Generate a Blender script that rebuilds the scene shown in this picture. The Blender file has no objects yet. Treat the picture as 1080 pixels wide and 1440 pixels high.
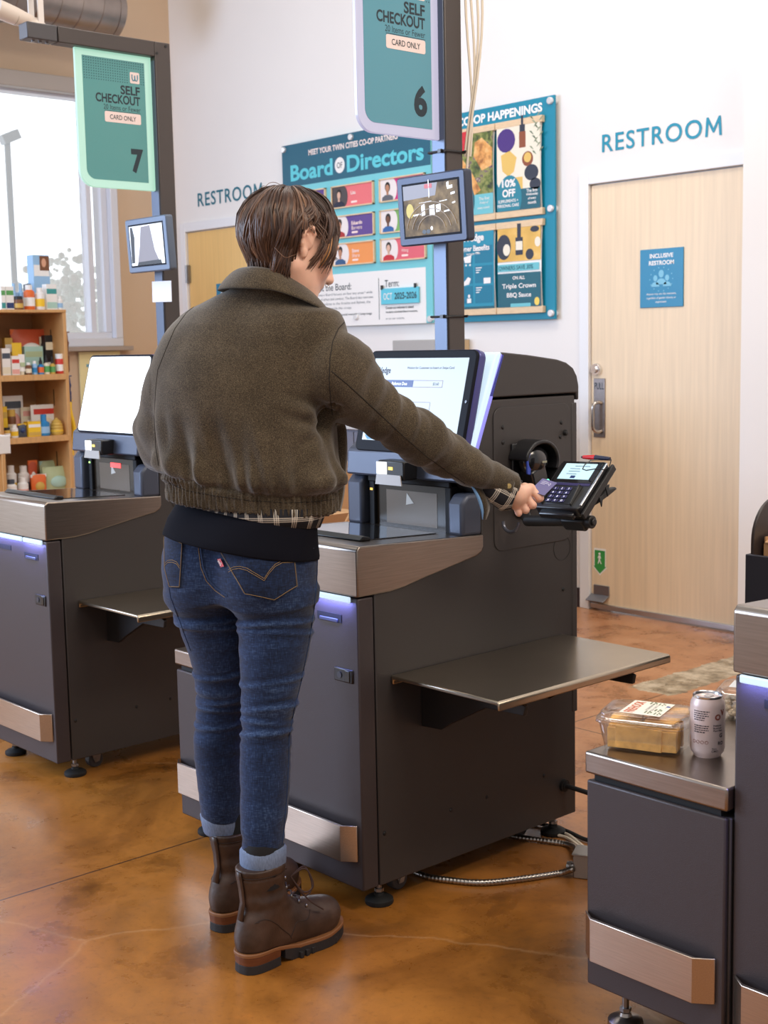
import bpy, bmesh, math, random
import numpy as np
from mathutils import Vector, Matrix, noise
from mathutils.bvhtree import BVHTree

S = bpy.context.scene
COL = S.collection
PI = math.pi
random.seed(7)

# ---------------------------------------------------------------- camera
FPX, YAW, PITCH, ROLL, CAMH = 1891.3, 0.837856, 0.123868, -0.0201283, 1.37
_f = Vector((-math.sin(YAW)*math.cos(PITCH), math.cos(YAW)*math.cos(PITCH), -math.sin(PITCH)))
_r = _f.cross(Vector((0, 0, 1))).normalized()
_u = _r.cross(_f)
CR = math.cos(ROLL)*_r + math.sin(ROLL)*_u
CU = -math.sin(ROLL)*_r + math.cos(ROLL)*_u
CF = _f
CP = Vector((0, 0, CAMH))
cd = bpy.data.cameras.new('camera')
cd.sensor_fit = 'VERTICAL'; cd.sensor_height = 36.0; cd.lens = FPX/1440*36.0
cd.clip_start = 0.05; cd.clip_end = 200
cd.dof.use_dof = True; cd.dof.focus_distance = 3.1; cd.dof.aperture_fstop = 9.0
cam = bpy.data.objects.new('camera', cd); COL.objects.link(cam)
cam.matrix_world = Matrix((( CR.x, CU.x, -CF.x, CP.x), (CR.y, CU.y, -CF.y, CP.y), (CR.z, CU.z, -CF.z, CP.z), (0, 0, 0, 1)))
S.camera = cam

def lin(c):
    c = c/255.0
    return c/12.92 if c <= 0.04045 else ((c+0.055)/1.055)**2.4
def rgb(r, g, b): return (lin(r), lin(g), lin(b), 1.0)

# ---------------------------------------------------------------- world, lamps, exposure
wd = bpy.data.worlds.new('daylight'); S.world = wd; wd.use_nodes = True
bg = wd.node_tree.nodes['Background']
# bright overcast sky towards the window side, dimmer towards the shop's depth
_nt = wd.node_tree; _tc = _nt.nodes.new('ShaderNodeTexCoord'); _sx = _nt.nodes.new('ShaderNodeSeparateXYZ'); _nt.links.new(_tc.outputs['Generated'], _sx.inputs[0])
_mr = _nt.nodes.new('ShaderNodeMapRange'); _mr.inputs[1].default_value = -0.55; _mr.inputs[2].default_value = -0.85; _mr.inputs[3].default_value = 0.0; _mr.inputs[4].default_value = 1.0; _nt.links.new(_sx.outputs[0], _mr.inputs[0])
_rp = _nt.nodes.new('ShaderNodeMix'); _rp.data_type = 'RGBA'; _nt.links.new(_mr.outputs[0], _rp.inputs[0]); _rp.inputs[6].default_value = (0.56, 0.55, 0.55, 1); _rp.inputs[7].default_value = (1.9, 2.0, 2.1, 1)
_nt.links.new(_rp.outputs[2], bg.inputs[0]); bg.inputs[1].default_value = 1.0

def area(name, loc, target, sx, sy, watts, col):
    l = bpy.data.lights.new(name, 'AREA'); l.shape = 'RECTANGLE'; l.size = sx; l.size_y = sy
    l.energy = watts; l.color = col
    o = bpy.data.objects.new(name, l); COL.objects.link(o); o.location = loc
    o.rotation_euler = (Vector(target)-Vector(loc)).to_track_quat('-Z', 'Y').to_euler()
    return o
area('storefront_daylight', (-6.6, -1.6, 2.3), (-2.9, 2.4, 0.9), 3.2, 2.4, 320, (0.56, 0.72, 1.0))
area('ceiling_lamp', (0.6, 2.4, 4.2), (-2.6, 2.8, 0.6), 2.2, 1.0, 105, (1.0, 0.86, 0.70))
area('ceiling_lamp', (-3.6, 3.4, 4.6), (-3.9, 4.6, 1.2), 2.6, 0.6, 52, (1.0, 0.90, 0.80))
area('ceiling_lamp', (-1.6, -0.4, 4.4), (-2.6, 2.0, 0.8), 2.0, 1.0, 45, (1.0, 0.90, 0.78))
vs = S.view_settings
S.display_settings.display_device = 'sRGB'
vs.view_transform = 'Standard'; vs.look = 'None'; vs.exposure = 0.0; vs.gamma = 1.0; vs.use_curve_mapping = False
S.cycles.use_denoising = True
S.cycles.max_bounces = 8; S.cycles.transparent_max_bounces = 32

# ---------------------------------------------------------------- picture-ray helpers (measuring from the photograph)
def ray(px, py): return (CF*FPX + CR*(px-540) - CU*(py-720)).normalized()
def onz(px, py, z): d = ray(px, py); return CP + d*((z-CP.z)/d.z)
def onx(px, py, x): d = ray(px, py); return CP + d*((x-CP.x)/d.x)
def ony(px, py, y): d = ray(px, py); return CP + d*((y-CP.y)/d.y)

# ---------------------------------------------------------------- materials
MATS = {}
def M(name, col, rough=0.5, metal=0.0, var=0.0, vscale=20.0, bump=0.0, bscale=200.0, emit=None, estr=1.0,
      trans=0.0, alpha=1.0, coat=0.0, stretch=None, spec=None, ior=None, col2=None):
    if name in MATS: return MATS[name]
    m = bpy.data.materials.new(name); m.use_nodes = True
    nt = m.node_tree; b = nt.nodes['Principled BSDF']
    b.inputs['Base Color'].default_value = col
    b.inputs['Roughness'].default_value = rough; b.inputs['Metallic'].default_value = metal
    if trans: b.inputs['Transmission Weight'].default_value = trans
    if alpha < 1: b.inputs['Alpha'].default_value = alpha
    if coat: b.inputs['Coat Weight'].default_value = coat; b.inputs['Coat Roughness'].default_value = 0.08
    if spec is not None: b.inputs['Specular IOR Level'].default_value = spec
    if ior: b.inputs['IOR'].default_value = ior
    if emit:
        b.inputs['Emission Color'].default_value = emit; b.inputs['Emission Strength'].default_value = estr
    if var or bump:
        tc = nt.nodes.new('ShaderNodeTexCoord'); mp = nt.nodes.new('ShaderNodeMapping')
        nt.links.new(tc.outputs['Object'], mp.inputs['Vector'])
        if stretch: mp.inputs['Scale'].default_value = stretch
    if var:
        n = nt.nodes.new('ShaderNodeTexNoise'); n.inputs['Scale'].default_value = vscale; n.inputs['Detail'].default_value = 5
        nt.links.new(mp.outputs[0], n.inputs['Vector'])
        mx = nt.nodes.new('ShaderNodeMix'); mx.data_type = 'RGBA'
        c2 = col2 if col2 else tuple(max(0, c*(1-var)) for c in col[:3])+(1,)
        c1 = col if col2 else tuple(min(1, c*(1+var*0.7)) for c in col[:3])+(1,)
        mr = nt.nodes.new('ShaderNodeMapRange'); mr.inputs[1].default_value = 0.3; mr.inputs[2].default_value = 0.7
        nt.links.new(n.outputs[0], mr.inputs[0]); nt.links.new(mr.outputs[0], mx.inputs[0])
        mx.inputs[6].default_value = c1; mx.inputs[7].default_value = c2
        nt.links.new(mx.outputs[2], b.inputs['Base Color'])
    if bump:
        n2 = nt.nodes.new('ShaderNodeTexNoise'); n2.inputs['Scale'].default_value = bscale; n2.inputs['Detail'].default_value = 3
        nt.links.new(mp.outputs[0], n2.inputs['Vector'])
        bp = nt.nodes.new('ShaderNodeBump'); bp.inputs['Strength'].default_value = bump; bp.inputs['Distance'].default_value = 0.002
        nt.links.new(n2.outputs[0], bp.inputs['Height']); nt.links.new(bp.outputs[0], b.inputs['Normal'])
    MATS[name] = m
    return m

# ---------------------------------------------------------------- mesh builder
class MB:
    def __init__(s): s.v = []; s.f = []; s.sm = []
    def add(s, vs_, fs, smooth=False):
        o = len(s.v); s.v += [tuple(p) for p in vs_]
        for f in fs: s.f.append(tuple(i+o for i in f)); s.sm.append(smooth)
        return s
    def box(s, a, b):
        x0, y0, z0 = (min(a[i], b[i]) for i in range(3)); x1, y1, z1 = (max(a[i], b[i]) for i in range(3))
        return s.add([(x0,y0,z0),(x1,y0,z0),(x1,y1,z0),(x0,y1,z0),(x0,y0,z1),(x1,y0,z1),(x1,y1,z1),(x0,y1,z1)],
                     [(0,3,2,1),(4,5,6,7),(0,1,5,4),(1,2,6,5),(2,3,7,6),(3,0,4,7)])
    def obox(s, c, ux, uy, uz, hx, hy, hz):
        c = Vector(c); ux = Vector(ux).normalized(); uy = Vector(uy).normalized(); uz = Vector(uz).normalized()
        pts = [c+ux*(hx*i)+uy*(hy*j)+uz*(hz*k) for i, j, k in ((-1,-1,-1),(1,-1,-1),(1,1,-1),(-1,1,-1),(-1,-1,1),(1,-1,1),(1,1,1),(-1,1,1))]
        return s.add(pts, [(0,3,2,1),(4,5,6,7),(0,1,5,4),(1,2,6,5),(2,3,7,6),(3,0,4,7)])
    def prism(s, poly, axis, lo, hi):
        # poly in the other two axes, in cyclic order (x: y,z / y: x,z / z: x,y)
        def P(p, t):
            if axis == 'x': return (t, p[0], p[1])
            if axis == 'y': return (p[0], t, p[1])
            return (p[0], p[1], t)
        n = len(poly)
        return s.add([P(p, lo) for p in poly]+[P(p, hi) for p in poly],
                     [tuple(range(n))[::-1], tuple(range(n, 2*n))]+[(i, (i+1) % n, n+(i+1) % n, n+i) for i in range(n)])
    def fprism(s, poly, o, ux, uy, uz, depth):
        # polygon in a frame: o + u*ux + v*uy, extruded by depth along uz
        o = Vector(o); ux = Vector(ux); uy = Vector(uy); uz = Vector(uz); n = len(poly)
        a = [o+ux*p[0]+uy*p[1] for p in poly]; b = [p+uz*depth for p in a]
        return s.add(a+b, [tuple(range(n))[::-1], tuple(range(n, 2*n))]+[(i, (i+1) % n, n+(i+1) % n, n+i) for i in range(n)])
    def cyl(s, p, q, r, n=16, r2=None, caps=True):
        p = Vector(p); q = Vector(q); r2 = r if r2 is None else r2
        d = (q-p).normalized(); a = d.orthogonal().normalized(); b = d.cross(a)
        c = [(math.cos(2*PI*i/n), math.sin(2*PI*i/n)) for i in range(n)]
        o = len(s.v)
        s.add([p+(a*x+b*y)*r for x, y in c]+[q+(a*x+b*y)*r2 for x, y in c], [(i, (i+1) % n, n+(i+1) % n, n+i) for i in range(n)], True)
        if caps:
            s.f += [tuple(o+i for i in range(n))[::-1], tuple(o+n+i for i in range(n))]; s.sm += [False, False]
        return s
    def tube(s, pts, r, n=8, closed=False):
        pts = [Vector(p) for p in pts]; m = len(pts); rr = r if isinstance(r, (list, tuple)) else [r]*m
        up = None; rings = []
        for i, p in enumerate(pts):
            t = (pts[(i+1) % m]-pts[i-1]) if closed else (pts[min(i+1, m-1)]-pts[max(i-1, 0)])
            if t.length < 1e-9: t = Vector((0, 0, 1))
            t.normalize()
            if up is None: up = t.orthogonal().normalized()
            up = (up-t*up.dot(t))
            if up.length < 1e-6: up = t.orthogonal()
            up.normalize(); b = t.cross(up)
            rings.append([p+(up*math.cos(2*PI*k/n)+b*math.sin(2*PI*k/n))*rr[i] for k in range(n)])
        v = [p for g in rings for p in g]; f = []
        for i in range(m if closed else m-1):
            j = (i+1) % m
            f += [(i*n+k, i*n+(k+1) % n, j*n+(k+1) % n, j*n+k) for k in range(n)]
        if not closed: f += [tuple(range(n))[::-1], tuple((m-1)*n+k for k in range(n))]
        return s.add(v, f, True)
    def lathe(s, prof, c=(0, 0, 0), n=20, smooth=True):
        # prof: list of (radius, z)
        v = []; f = []; c = Vector(c)
        for r, z in prof:
            v += [c+Vector((r*math.cos(2*PI*k/n), r*math.sin(2*PI*k/n), z)) for k in range(n)]
        m = len(prof)
        for i in range(m-1): f += [(i*n+k, i*n+(k+1) % n, (i+1)*n+(k+1) % n, (i+1)*n+k) for k in range(n)]
        f += [tuple(range(n))[::-1], tuple((m-1)*n+k for k in range(n))]
        return s.add(v, f, smooth)
    def ball(s, c, rx, ry=None, rz=None, n=14, m=9):
        ry = ry or rx; rz = rz or rx
        v = [(c[0], c[1], c[2]-rz)]
        for i in range(1, m):
            t = PI*i/m
            v += [(c[0]+rx*math.sin(t)*math.cos(2*PI*k/n), c[1]+ry*math.sin(t)*math.sin(2*PI*k/n), c[2]-rz*math.cos(t)) for k in range(n)]
        v.append((c[0], c[1], c[2]+rz)); f = [(0, 1+(k+1) % n, 1+k) for k in range(n)]
        for i in range(m-2): f += [(1+i*n+k, 1+i*n+(k+1) % n, 1+(i+1)*n+(k+1) % n, 1+(i+1)*n+k) for k in range(n)]
        L = len(v)-1; b = 1+(m-2)*n
        f += [(b+k, b+(k+1) % n, L) for k in range(n)]
        return s.add(v, f, True)
    def build(s, name, mat, parent=None, bevel=0.0, seg=2, sharp=38):
        me = bpy.data.meshes.new(name); me.from_pydata(s.v, [], s.f); me.update()
        bm = bmesh.new(); bm.from_mesh(me); bmesh.ops.recalc_face_normals(bm, faces=bm.faces); bm.to_mesh(me); bm.free()
        me.polygons.foreach_set('use_smooth', s.sm if len(s.sm) == len(me.polygons) else [True]*len(me.polygons))
        try: me.set_sharp_from_angle(angle=math.radians(sharp))
        except Exception: pass
        me.materials.append(mat)
        o = bpy.data.objects.new(name, me); COL.objects.link(o)
        if parent: o.parent = parent
        if bevel:
            b = o.modifiers.new('bevel', 'BEVEL'); b.width = bevel; b.segments = seg; b.limit_method = 'ANGLE'; b.angle_limit = math.radians(40)
        return o

def tag(o, label=None, cat=None, group=None, kind=None):
    if label: o['label'] = label
    if cat: o['category'] = cat
    if group: o['group'] = group
    if kind: o['kind'] = kind
    return o
def thing(name, loc, label, cat, group=None, rz=0.0):
    o = bpy.data.objects.new(name, None); COL.objects.link(o); o.location = loc; o.rotation_euler = (0, 0, rz)
    o.empty_display_size = 0.1
    return tag(o, label, cat, group)
def structure(o): o['kind'] = 'structure'; return o
def dup_tree(o, parent=None):
    c = o.copy(); COL.objects.link(c)
    if parent: c.parent = parent
    for ch in list(o.children): dup_tree(ch, c)
    return c
def rrect(w, h, r, n=5, cx=0, cy=0, corners=(1, 1, 1, 1)):
    # corners: bl, br, tr, tl radius factors
    out = []
    for (sx, sy, a0, k) in ((-1,-1,PI,0), (1,-1,1.5*PI,1), (1,1,0,2), (-1,1,0.5*PI,3)):
        q = r*corners[k]
        if q <= 0: out.append((cx+sx*w/2, cy+sy*h/2)); continue
        for i in range(n+1):
            a = a0+0.5*PI*i/n
            out.append((cx+sx*(w/2-q)+q*math.cos(a), cy+sy*(h/2-q)+q*math.sin(a)))
    return out
def ellipse(w, h, cx=0, cy=0, n=24): return [(cx+w/2*math.cos(2*PI*i/n), cy+h/2*math.sin(2*PI*i/n)) for i in range(n)]

# ---------------------------------------------------------------- lettering
_tc = {}
def text_mesh(s, bold=0.0, spacing=1.0):
    key = (s, bold, spacing)
    if key in _tc: return _tc[key]
    cu = bpy.data.curves.new('txt', 'FONT'); cu.body = s; cu.size = 1.0; cu.offset = bold; cu.space_character = spacing
    cu.extrude = 0.0; cu.resolution_u = 4
    o = bpy.data.objects.new('txt', cu); COL.objects.link(o)
    dg = bpy.context.evaluated_depsgraph_get(); dg.update()
    me = bpy.data.meshes.new_from_object(o.evaluated_get(dg))
    v = [tuple(p.co) for p in me.vertices]; f = [tuple(p.vertices) for p in me.polygons]
    bpy.data.objects.remove(o); bpy.data.curves.remove(cu); bpy.data.meshes.remove(me)
    xs = [p[0] for p in v]; ys = [p[1] for p in v]
    _tc[key] = (v, f, min(xs), max(xs), min(ys), max(ys))
    return _tc[key]
def letters(mb, s, o, ux, uz, w=None, h=None, x='c', bold=0.0, spacing=1.0, lift=None, depth=0.0, y='c'):
    """flat lettering at point o in plane (ux, uz); w / h = size of the ink"""
    v, f, x0, x1, y0, y1 = text_mesh(s, bold, spacing)
    sx = w/(x1-x0) if w else None; sy = h/(y1-y0) if h else None
    sx = sx or sy; sy = sy or sx
    ox = {'c': (x0+x1)/2, 'l': x0, 'r': x1}[x]; oy = {'c': (y0+y1)/2, 'b': y0, 't': y1}[y]
    o = Vector(o); ux = Vector(ux).normalized(); uz = Vector(uz).normalized(); n = ux.cross(uz)
    pts = [o+ux*((p[0]-ox)*sx)+uz*((p[1]-oy)*sy)+n*(lift or 0) for p in v]
    mb.add(pts, f)
    if depth:
        back = [p-n*depth for p in pts]
        k = len(mb.v); mb.add(back, [t[::-1] for t in f])
        # rims
        from collections import Counter
        ec = Counter()
        for t in f:
            for i in range(len(t)): ec[(t[i], t[(i+1) % len(t)])] += 1
        b0 = k-len(pts)
        for (a, b) in list(ec):
            if (b, a) not in ec: mb.f.append((b0+a, k+a, k+b, b0+b)); mb.sm.append(False)
    return mb
def flat(mb, poly, o, ux, uz, lift=0.0, thick=0.0006):
    o = Vector(o); ux = Vector(ux).normalized(); uz = Vector(uz).normalized(); n = ux.cross(uz)
    return mb.fprism(poly, o+n*lift, ux, uz, n, thick)
# ================================================================ SETTING
YW, XW = 5.34, -8.03           # back wall, window wall
white_paint = M('white_wall_paint', rgb(236, 231, 227), 0.75, bump=0.12, bscale=260, var=0.02, vscale=1.2)
tan_paint = M('tan_wall_paint', rgb(205, 178, 150), 0.8, bump=0.12, bscale=200, var=0.03, vscale=1.5)
trim_paint = M('white_trim_paint', rgb(232, 232, 234), 0.45)
maple = M('maple_door', rgb(233, 208, 174), 0.42, var=0.07, vscale=6, stretch=(9, 9, 0.35))
maple2 = M('dim_maple_door', rgb(232, 190, 122), 0.42, var=0.06, vscale=6, stretch=(9, 9, 0.35))  # same maple, painted yellower and deeper where less light falls
steel = M('brushed_steel', rgb(190, 174, 158), 0.3, 1.0, var=0.1, vscale=14, stretch=(1, 40, 40), bump=0.05, bscale=60)
steel_dark = M('satin_steel', rgb(150, 148, 148), 0.35, 1.0)
chrome = M('bright_chrome', rgb(225, 225, 228), 0.12, 1.0)
black_plastic = M('black_plastic', rgb(22, 22, 25), 0.35)
black_rubber = M('black_rubber', rgb(18, 18, 19), 0.7)
black_metal = M('black_painted_metal', rgb(28, 27, 28), 0.45)
teal = M('teal_print', rgb(0, 138, 165), 0.45)
white_print = M('white_print', rgb(240, 236, 232), 0.5)
ink = M('dark_ink', rgb(28, 40, 50), 0.5)
grey_ink = M('grey_ink', rgb(120, 125, 130), 0.5)

def floor_mat():
    m = bpy.data.materials.new('stained_concrete'); m.use_nodes = True
    nt = m.node_tree; N = nt.nodes.new; L = nt.links.new; b = nt.nodes['Principled BSDF']
    tc = N('ShaderNodeTexCoord'); sep = N('ShaderNodeSeparateXYZ'); L(tc.outputs['Object'], sep.inputs[0])
    def nz(scale, det, rough=0.6, dist=0.0):
        n = N('ShaderNodeTexNoise'); n.inputs['Scale'].default_value = scale; n.inputs['Detail'].default_value = det
        n.inputs['Roughness'].default_value = rough; n.inputs['Distortion'].default_value = dist
        L(tc.outputs['Object'], n.inputs['Vector']); return n
    def ramp(src, stops):
        r = N('ShaderNodeValToRGB'); e = r.color_ramp.elements
        while len(e) < len(stops): e.new(0.5)
        for i, (p, c) in enumerate(stops): e[i].position = p; e[i].color = c
        L(src, r.inputs[0]); return r
    n1 = nz(1.6, 8, 0.66, 0.9); n2 = nz(4.2, 9, 0.68, 0.25); n3 = nz(60, 4, 0.6)
    base = ramp(n1.outputs[0], [(0.25, rgb(92, 58, 24)), (0.42, rgb(144, 90, 34)), (0.55, rgb(168, 108, 44)), (0.72, rgb(138, 90, 42))])
    far = ramp(n2.outputs[0], [(0.3, rgb(158, 102, 66)), (0.5, rgb(184, 128, 88)), (0.72, rgb(200, 152, 114))])
    mr = N('ShaderNodeMapRange'); mr.inputs[1].default_value = 2.3; mr.inputs[2].default_value = 4.0; L(sep.outputs[1], mr.inputs[0])
    mx = N('ShaderNodeMix'); mx.data_type = 'RGBA'; L(mr.outputs[0], mx.inputs[0]); L(base.outputs[0], mx.inputs[6]); L(far.outputs[0], mx.inputs[7])
    # blotches of dark stain and speckle
    bl = ramp(n2.outputs[0], [(0.30, (0.36, 0.34, 0.32, 1)), (0.42, (0.80, 0.78, 0.74, 1)), (0.52, (1, 1, 1, 1)), (0.6, (1, 1, 1, 1)), (0.72, (1.32, 1.25, 1.12, 1))])
    m1 = N('ShaderNodeMix'); m1.data_type = 'RGBA'; m1.blend_type = 'MULTIPLY'; m1.inputs[0].default_value = 0.85
    L(mx.outputs[2], m1.inputs[6]); L(bl.outputs[0], m1.inputs[7])
    sp = ramp(n3.outputs[0], [(0.33, (0.7, 0.66, 0.62, 1)), (0.45, (1, 1, 1, 1)), (0.72, (1, 1, 1, 1)), (0.8, (1.25, 1.2, 1.15, 1))])
    m2 = N('ShaderNodeMix'); m2.data_type = 'RGBA'; m2.blend_type = 'MULTIPLY'; m2.inputs[0].default_value = 0.6
    L(m1.outputs[2], m2.inputs[6]); L(sp.outputs[0], m2.inputs[7])
    # scratches
    ns = N('ShaderNodeTexVoronoi'); ns.feature = 'DISTANCE_TO_EDGE'; ns.inputs['Scale'].default_value = 0.9
    mpn = N('ShaderNodeMix'); mpn.data_type = 'RGBA'; mpn.inputs[0].default_value = 0.12
    L(tc.outputs['Object'], mpn.inputs[6]); L(n1.outputs[1], mpn.inputs[7]); L(mpn.outputs[2], ns.inputs['Vector'])
    sr = ramp(ns.outputs[0], [(0.0, (0.2, 0.2, 0.2, 1)), (0.005, (0, 0, 0, 1))])
    m3 = N('ShaderNodeMix'); m3.data_type = 'RGBA'; L(sr.outputs[0], m3.inputs[0]); L(m2.outputs[2], m3.inputs[6]); m3.inputs[7].default_value = rgb(215, 175, 130)
    # saw-cut joints
    def joint(out, c):
        a = N('ShaderNodeMath'); a.operation = 'SUBTRACT'; a.inputs[1].default_value = c; L(out, a.inputs[0])
        q = N('ShaderNodeMath'); q.operation = 'ABSOLUTE'; L(a.outputs[0], q.inputs[0])
        k = N('ShaderNodeMath'); k.operation = 'LESS_THAN'; k.inputs[1].default_value = 0.0028; L(q.outputs[0], k.inputs[0]); return k
    last = m3
    for out, c in ((sep.outputs[0], -3.07), (sep.outputs[1], 3.62)):
        k = joint(out, c); mm = N('ShaderNodeMix'); mm.data_type = 'RGBA'; L(k.outputs[0], mm.inputs[0]); L(last.outputs[2], mm.inputs[6]); mm.inputs[7].default_value = rgb(62, 42, 30); last = mm
    # worn grey patch by the washroom door (object-space rectangle with ragged edge)
    nn = nz(9, 6, 0.7); vv = N('ShaderNodeMix'); vv.data_type = 'RGBA'; vv.blend_type = 'ADD'; vv.inputs[0].default_value = 0.09
    L(tc.outputs['Object'], vv.inputs[6]); L(nn.outputs[1], vv.inputs[7]); s2 = N('ShaderNodeSeparateXYZ'); L(vv.outputs[2], s2.inputs[0])
    def within(out, lo, hi):
        g = N('ShaderNodeMath'); g.operation = 'GREATER_THAN'; g.inputs[1].default_value = lo; L(out, g.inputs[0])
        h = N('ShaderNodeMath'); h.operation = 'LESS_THAN'; h.inputs[1].default_value = hi; L(out, h.inputs[0])
        p = N('ShaderNodeMath'); p.operation = 'MULTIPLY'; L(g.outputs[0], p.inputs[0]); L(h.outputs[0], p.inputs[1]); return p
    wx = within(s2.outputs[0], -3.19, -2.99); wy = within(s2.outputs[1], 4.24, 5.4); pm = N('ShaderNodeMath'); pm.operation = 'MULTIPLY'
    L(wx.outputs[0], pm.inputs[0]); L(wy.outputs[0], pm.inputs[1])
    pr_ = ramp(nn.outputs[0], [(0.33, rgb(70, 62, 50)), (0.46, rgb(150, 135, 110)), (0.6, rgb(205, 190, 165))])
    m4 = N('ShaderNodeMix'); m4.data_type = 'RGBA'; L(pm.outputs[0], m4.inputs[0]); L(last.outputs[2], m4.inputs[6]); L(pr_.outputs[0], m4.inputs[7])
    L(m4.outputs[2], b.inputs['Base Color'])
    rr = N('ShaderNodeMapRange'); rr.inputs[1].default_value = 0.3; rr.inputs[2].default_value = 0.75; rr.inputs[3].default_value = 0.22; rr.inputs[4].default_value = 0.40
    L(n2.outputs[0], rr.inputs[0]); L(rr.outputs[0], b.inputs['Roughness'])
    bp = N('ShaderNodeBump'); bp.inputs['Strength'].default_value = 0.12; bp.inputs['Distance'].default_value = 0.003
    L(n2.outputs[0], bp.inputs['Height']); L(bp.outputs[0], b.inputs['Normal'])
    return m
structure(MB().box((-8.2, -2.5, -0.12), (2.5, 5.5, 0)).build('floor', floor_mat()))

D1 = (-4.355, -3.445, 2.135)    # door 1: x0, x1, top
D2 = (-7.905, -6.99, 2.165)
wb = MB()
wb.box((XW-0.15, YW, 0), (D2[0], YW+0.16, 5.2)); wb.box((D2[0], YW, D2[2]), (D2[1], YW+0.16, 5.2)); wb.box((D2[1], YW, 0), (D1[0], YW+0.16, 5.2))
wb.box((D1[0], YW, D1[2]), (D1[1], YW+0.16, 5.2)); wb.box((D1[1], YW, 0), (2.5, YW+0.16, 5.2))
structure(wb.build('wall_back', white_paint))
structure(MB().box((ony(1043, 400, 5.1).x, 5.1, 0), (2.4, YW, 5.2)).build('wall_right', white_paint))
# window wall with one wide opening
WY0, WY1, WZ0, WZ1 = 1.9, 4.86, 1.395, 3.08
wl = MB(); wl.box((XW-0.16, 0.2, 0), (XW, YW, WZ0)); wl.box((XW-0.16, 0.2, WZ1), (XW, YW, 5.2)); wl.box((XW-0.16, WY1, WZ0), (XW, YW, WZ1)); wl.box((XW-0.16, 0.2, WZ0), (XW, WY0, WZ1))
structure(wl.build('wall_left', tan_paint))
wframe = M('window_frame_paint', rgb(214, 214, 220), 0.4)
win = thing('window_1', (XW, WY0, WZ0), None, None); structure(win)
def rel(mb, o): mb.v = [tuple(Vector(p)-Vector(o)) for p in mb.v]; return mb
def ring(mb, x0, x1, y0, y1, z0, z1, t):
    mb.box((x0, y0, z0), (x1, y1, z0+t)); mb.box((x0, y0, z1-t), (x1, y1, z1)); mb.box((x0, y0, z0+t), (x1, y0+t, z1-t)); mb.box((x0, y1-t, z0+t), (x1, y1, z1-t))
f = MB(); ring(f, XW-0.16, XW+0.03, WY0, WY1, WZ0, WZ1+0.02, 0.055); ring(f, XW-0.13, XW-0.02, WY0+0.055, WY1-0.055, WZ0+0.05, WZ1-0.03, 0.045)
f.box((XW-0.13, WY1-0.2, WZ0+0.05), (XW-0.04, WY1-0.16, WZ1-0.05)); f.box((XW-0.13, 3.0, WZ0+0.05), (XW-0.04, 3.06, WZ1-0.05))
rel(f, win.location).build('window_frame', wframe, win, 0.004)
rel(MB().box((XW-0.05, WY0-0.05, WZ1-0.06), (XW+0.07, WY1+0.02, WZ1+0.04)), win.location).build('blind_box', M('blind_box', rgb(170, 160, 152), 0.5), win, 0.006)
rel(MB().box((XW-0.02, WY0-0.04, WZ0-0.03), (XW+0.09, WY1+0.04, WZ0)), win.location).build('window_sill', M('sill_grey', rgb(165, 150, 138), 0.5), win, 0.004)
glass_m = M('window_glass', (1, 1, 1, 1), 0.0, trans=1.0, ior=1.02, spec=0.2)
rel(MB().box((XW-0.1, WY0+0.09, WZ0+0.09), (XW-0.096, WY1-0.09, WZ1-0.07)), win.location).build('window_pane', glass_m, win)
structure(MB().box((XW, 0.2, 0), (XW+0.012, YW, 0.1)).build('baseboard_left', M('black_cove_base', rgb(48, 38, 44), 0.5)))
bb = MB(); bb.box((D2[1]+0.07, YW-0.012, 0), (D1[0]-0.065, YW, 0.1)); structure(bb.build('baseboard_back', MATS['black_cove_base']))

def casing(name, d):
    c = MB(); t = 0.06
    c.box((d[0]-t, YW-0.018, 0), (d[0], YW, d[2]+t)); c.box((d[1], YW-0.018, 0), (d[1]+t, YW, d[2]+t)); c.box((d[0], YW-0.018, d[2]), (d[1], YW, d[2]+t))
    c.box((d[0], YW+0.02, 0), (d[0]+0.02, YW+0.15, d[2])); c.box((d[1]-0.02, YW+0.02, 0), (d[1], YW+0.15, d[2])); c.box((d[0], YW+0.02, d[2]-0.02), (d[1], YW+0.15, d[2]))
    return structure(c.build(name, trim_paint, bevel=0.003))
casing('trim_1', D1); casing('trim_2', D2)
def door(name, d, m):
    t = thing(name, (d[0], YW, 0), None, None); structure(t)
    w = d[1]-d[0]
    MB().box((0.005, 0.002, 0.012), (w-0.005, 0.045, d[2]-0.006)).build('door_leaf', m, t, 0.002)
    MB().box((0.005, -0.012, 0.008), (w-0.005, 0.004, 0.034)).build('door_sweep', M('aluminium', rgb(190, 188, 190), 0.35, 0.9), t, 0.002)
    return t
d1 = door('door_1', D1, maple); d2 = door('door_2', D2, maple2)
def dl(p): return p-d1.location
pl = MB().box((0.022, -0.004, 0.885), (0.094, 0.003, 1.18)); plate = pl.build('pull_plate', M('worn_steel', rgb(150, 140, 135), 0.38, 0.9, var=0.12, vscale=30), d1, 0.002)
tx = MB(); letters(tx, 'PULL', (0.058, -0.004, 1.142), (1, 0, 0), (0, 0, 1), w=0.058, h=0.034, bold=0.012, lift=0.0006); tx.build('lettering', ink, plate)
h = MB(); h.tube([(0.072, -0.003, 1.058), (0.067, -0.018, 1.062), (0.060, -0.034, 1.060), (0.054, -0.044, 1.048), (0.052, -0.047, 1.030), (0.052, -0.047, 0.990), (0.052, -0.047, 0.945), (0.054, -0.044, 0.927), (0.060, -0.034, 0.915), (0.067, -0.018, 0.913), (0.072, -0.003, 0.917)], 0.0095, 12); h.build('pull_handle', M('handle_steel', rgb(185, 178, 172), 0.22, 1.0), d1)
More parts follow.
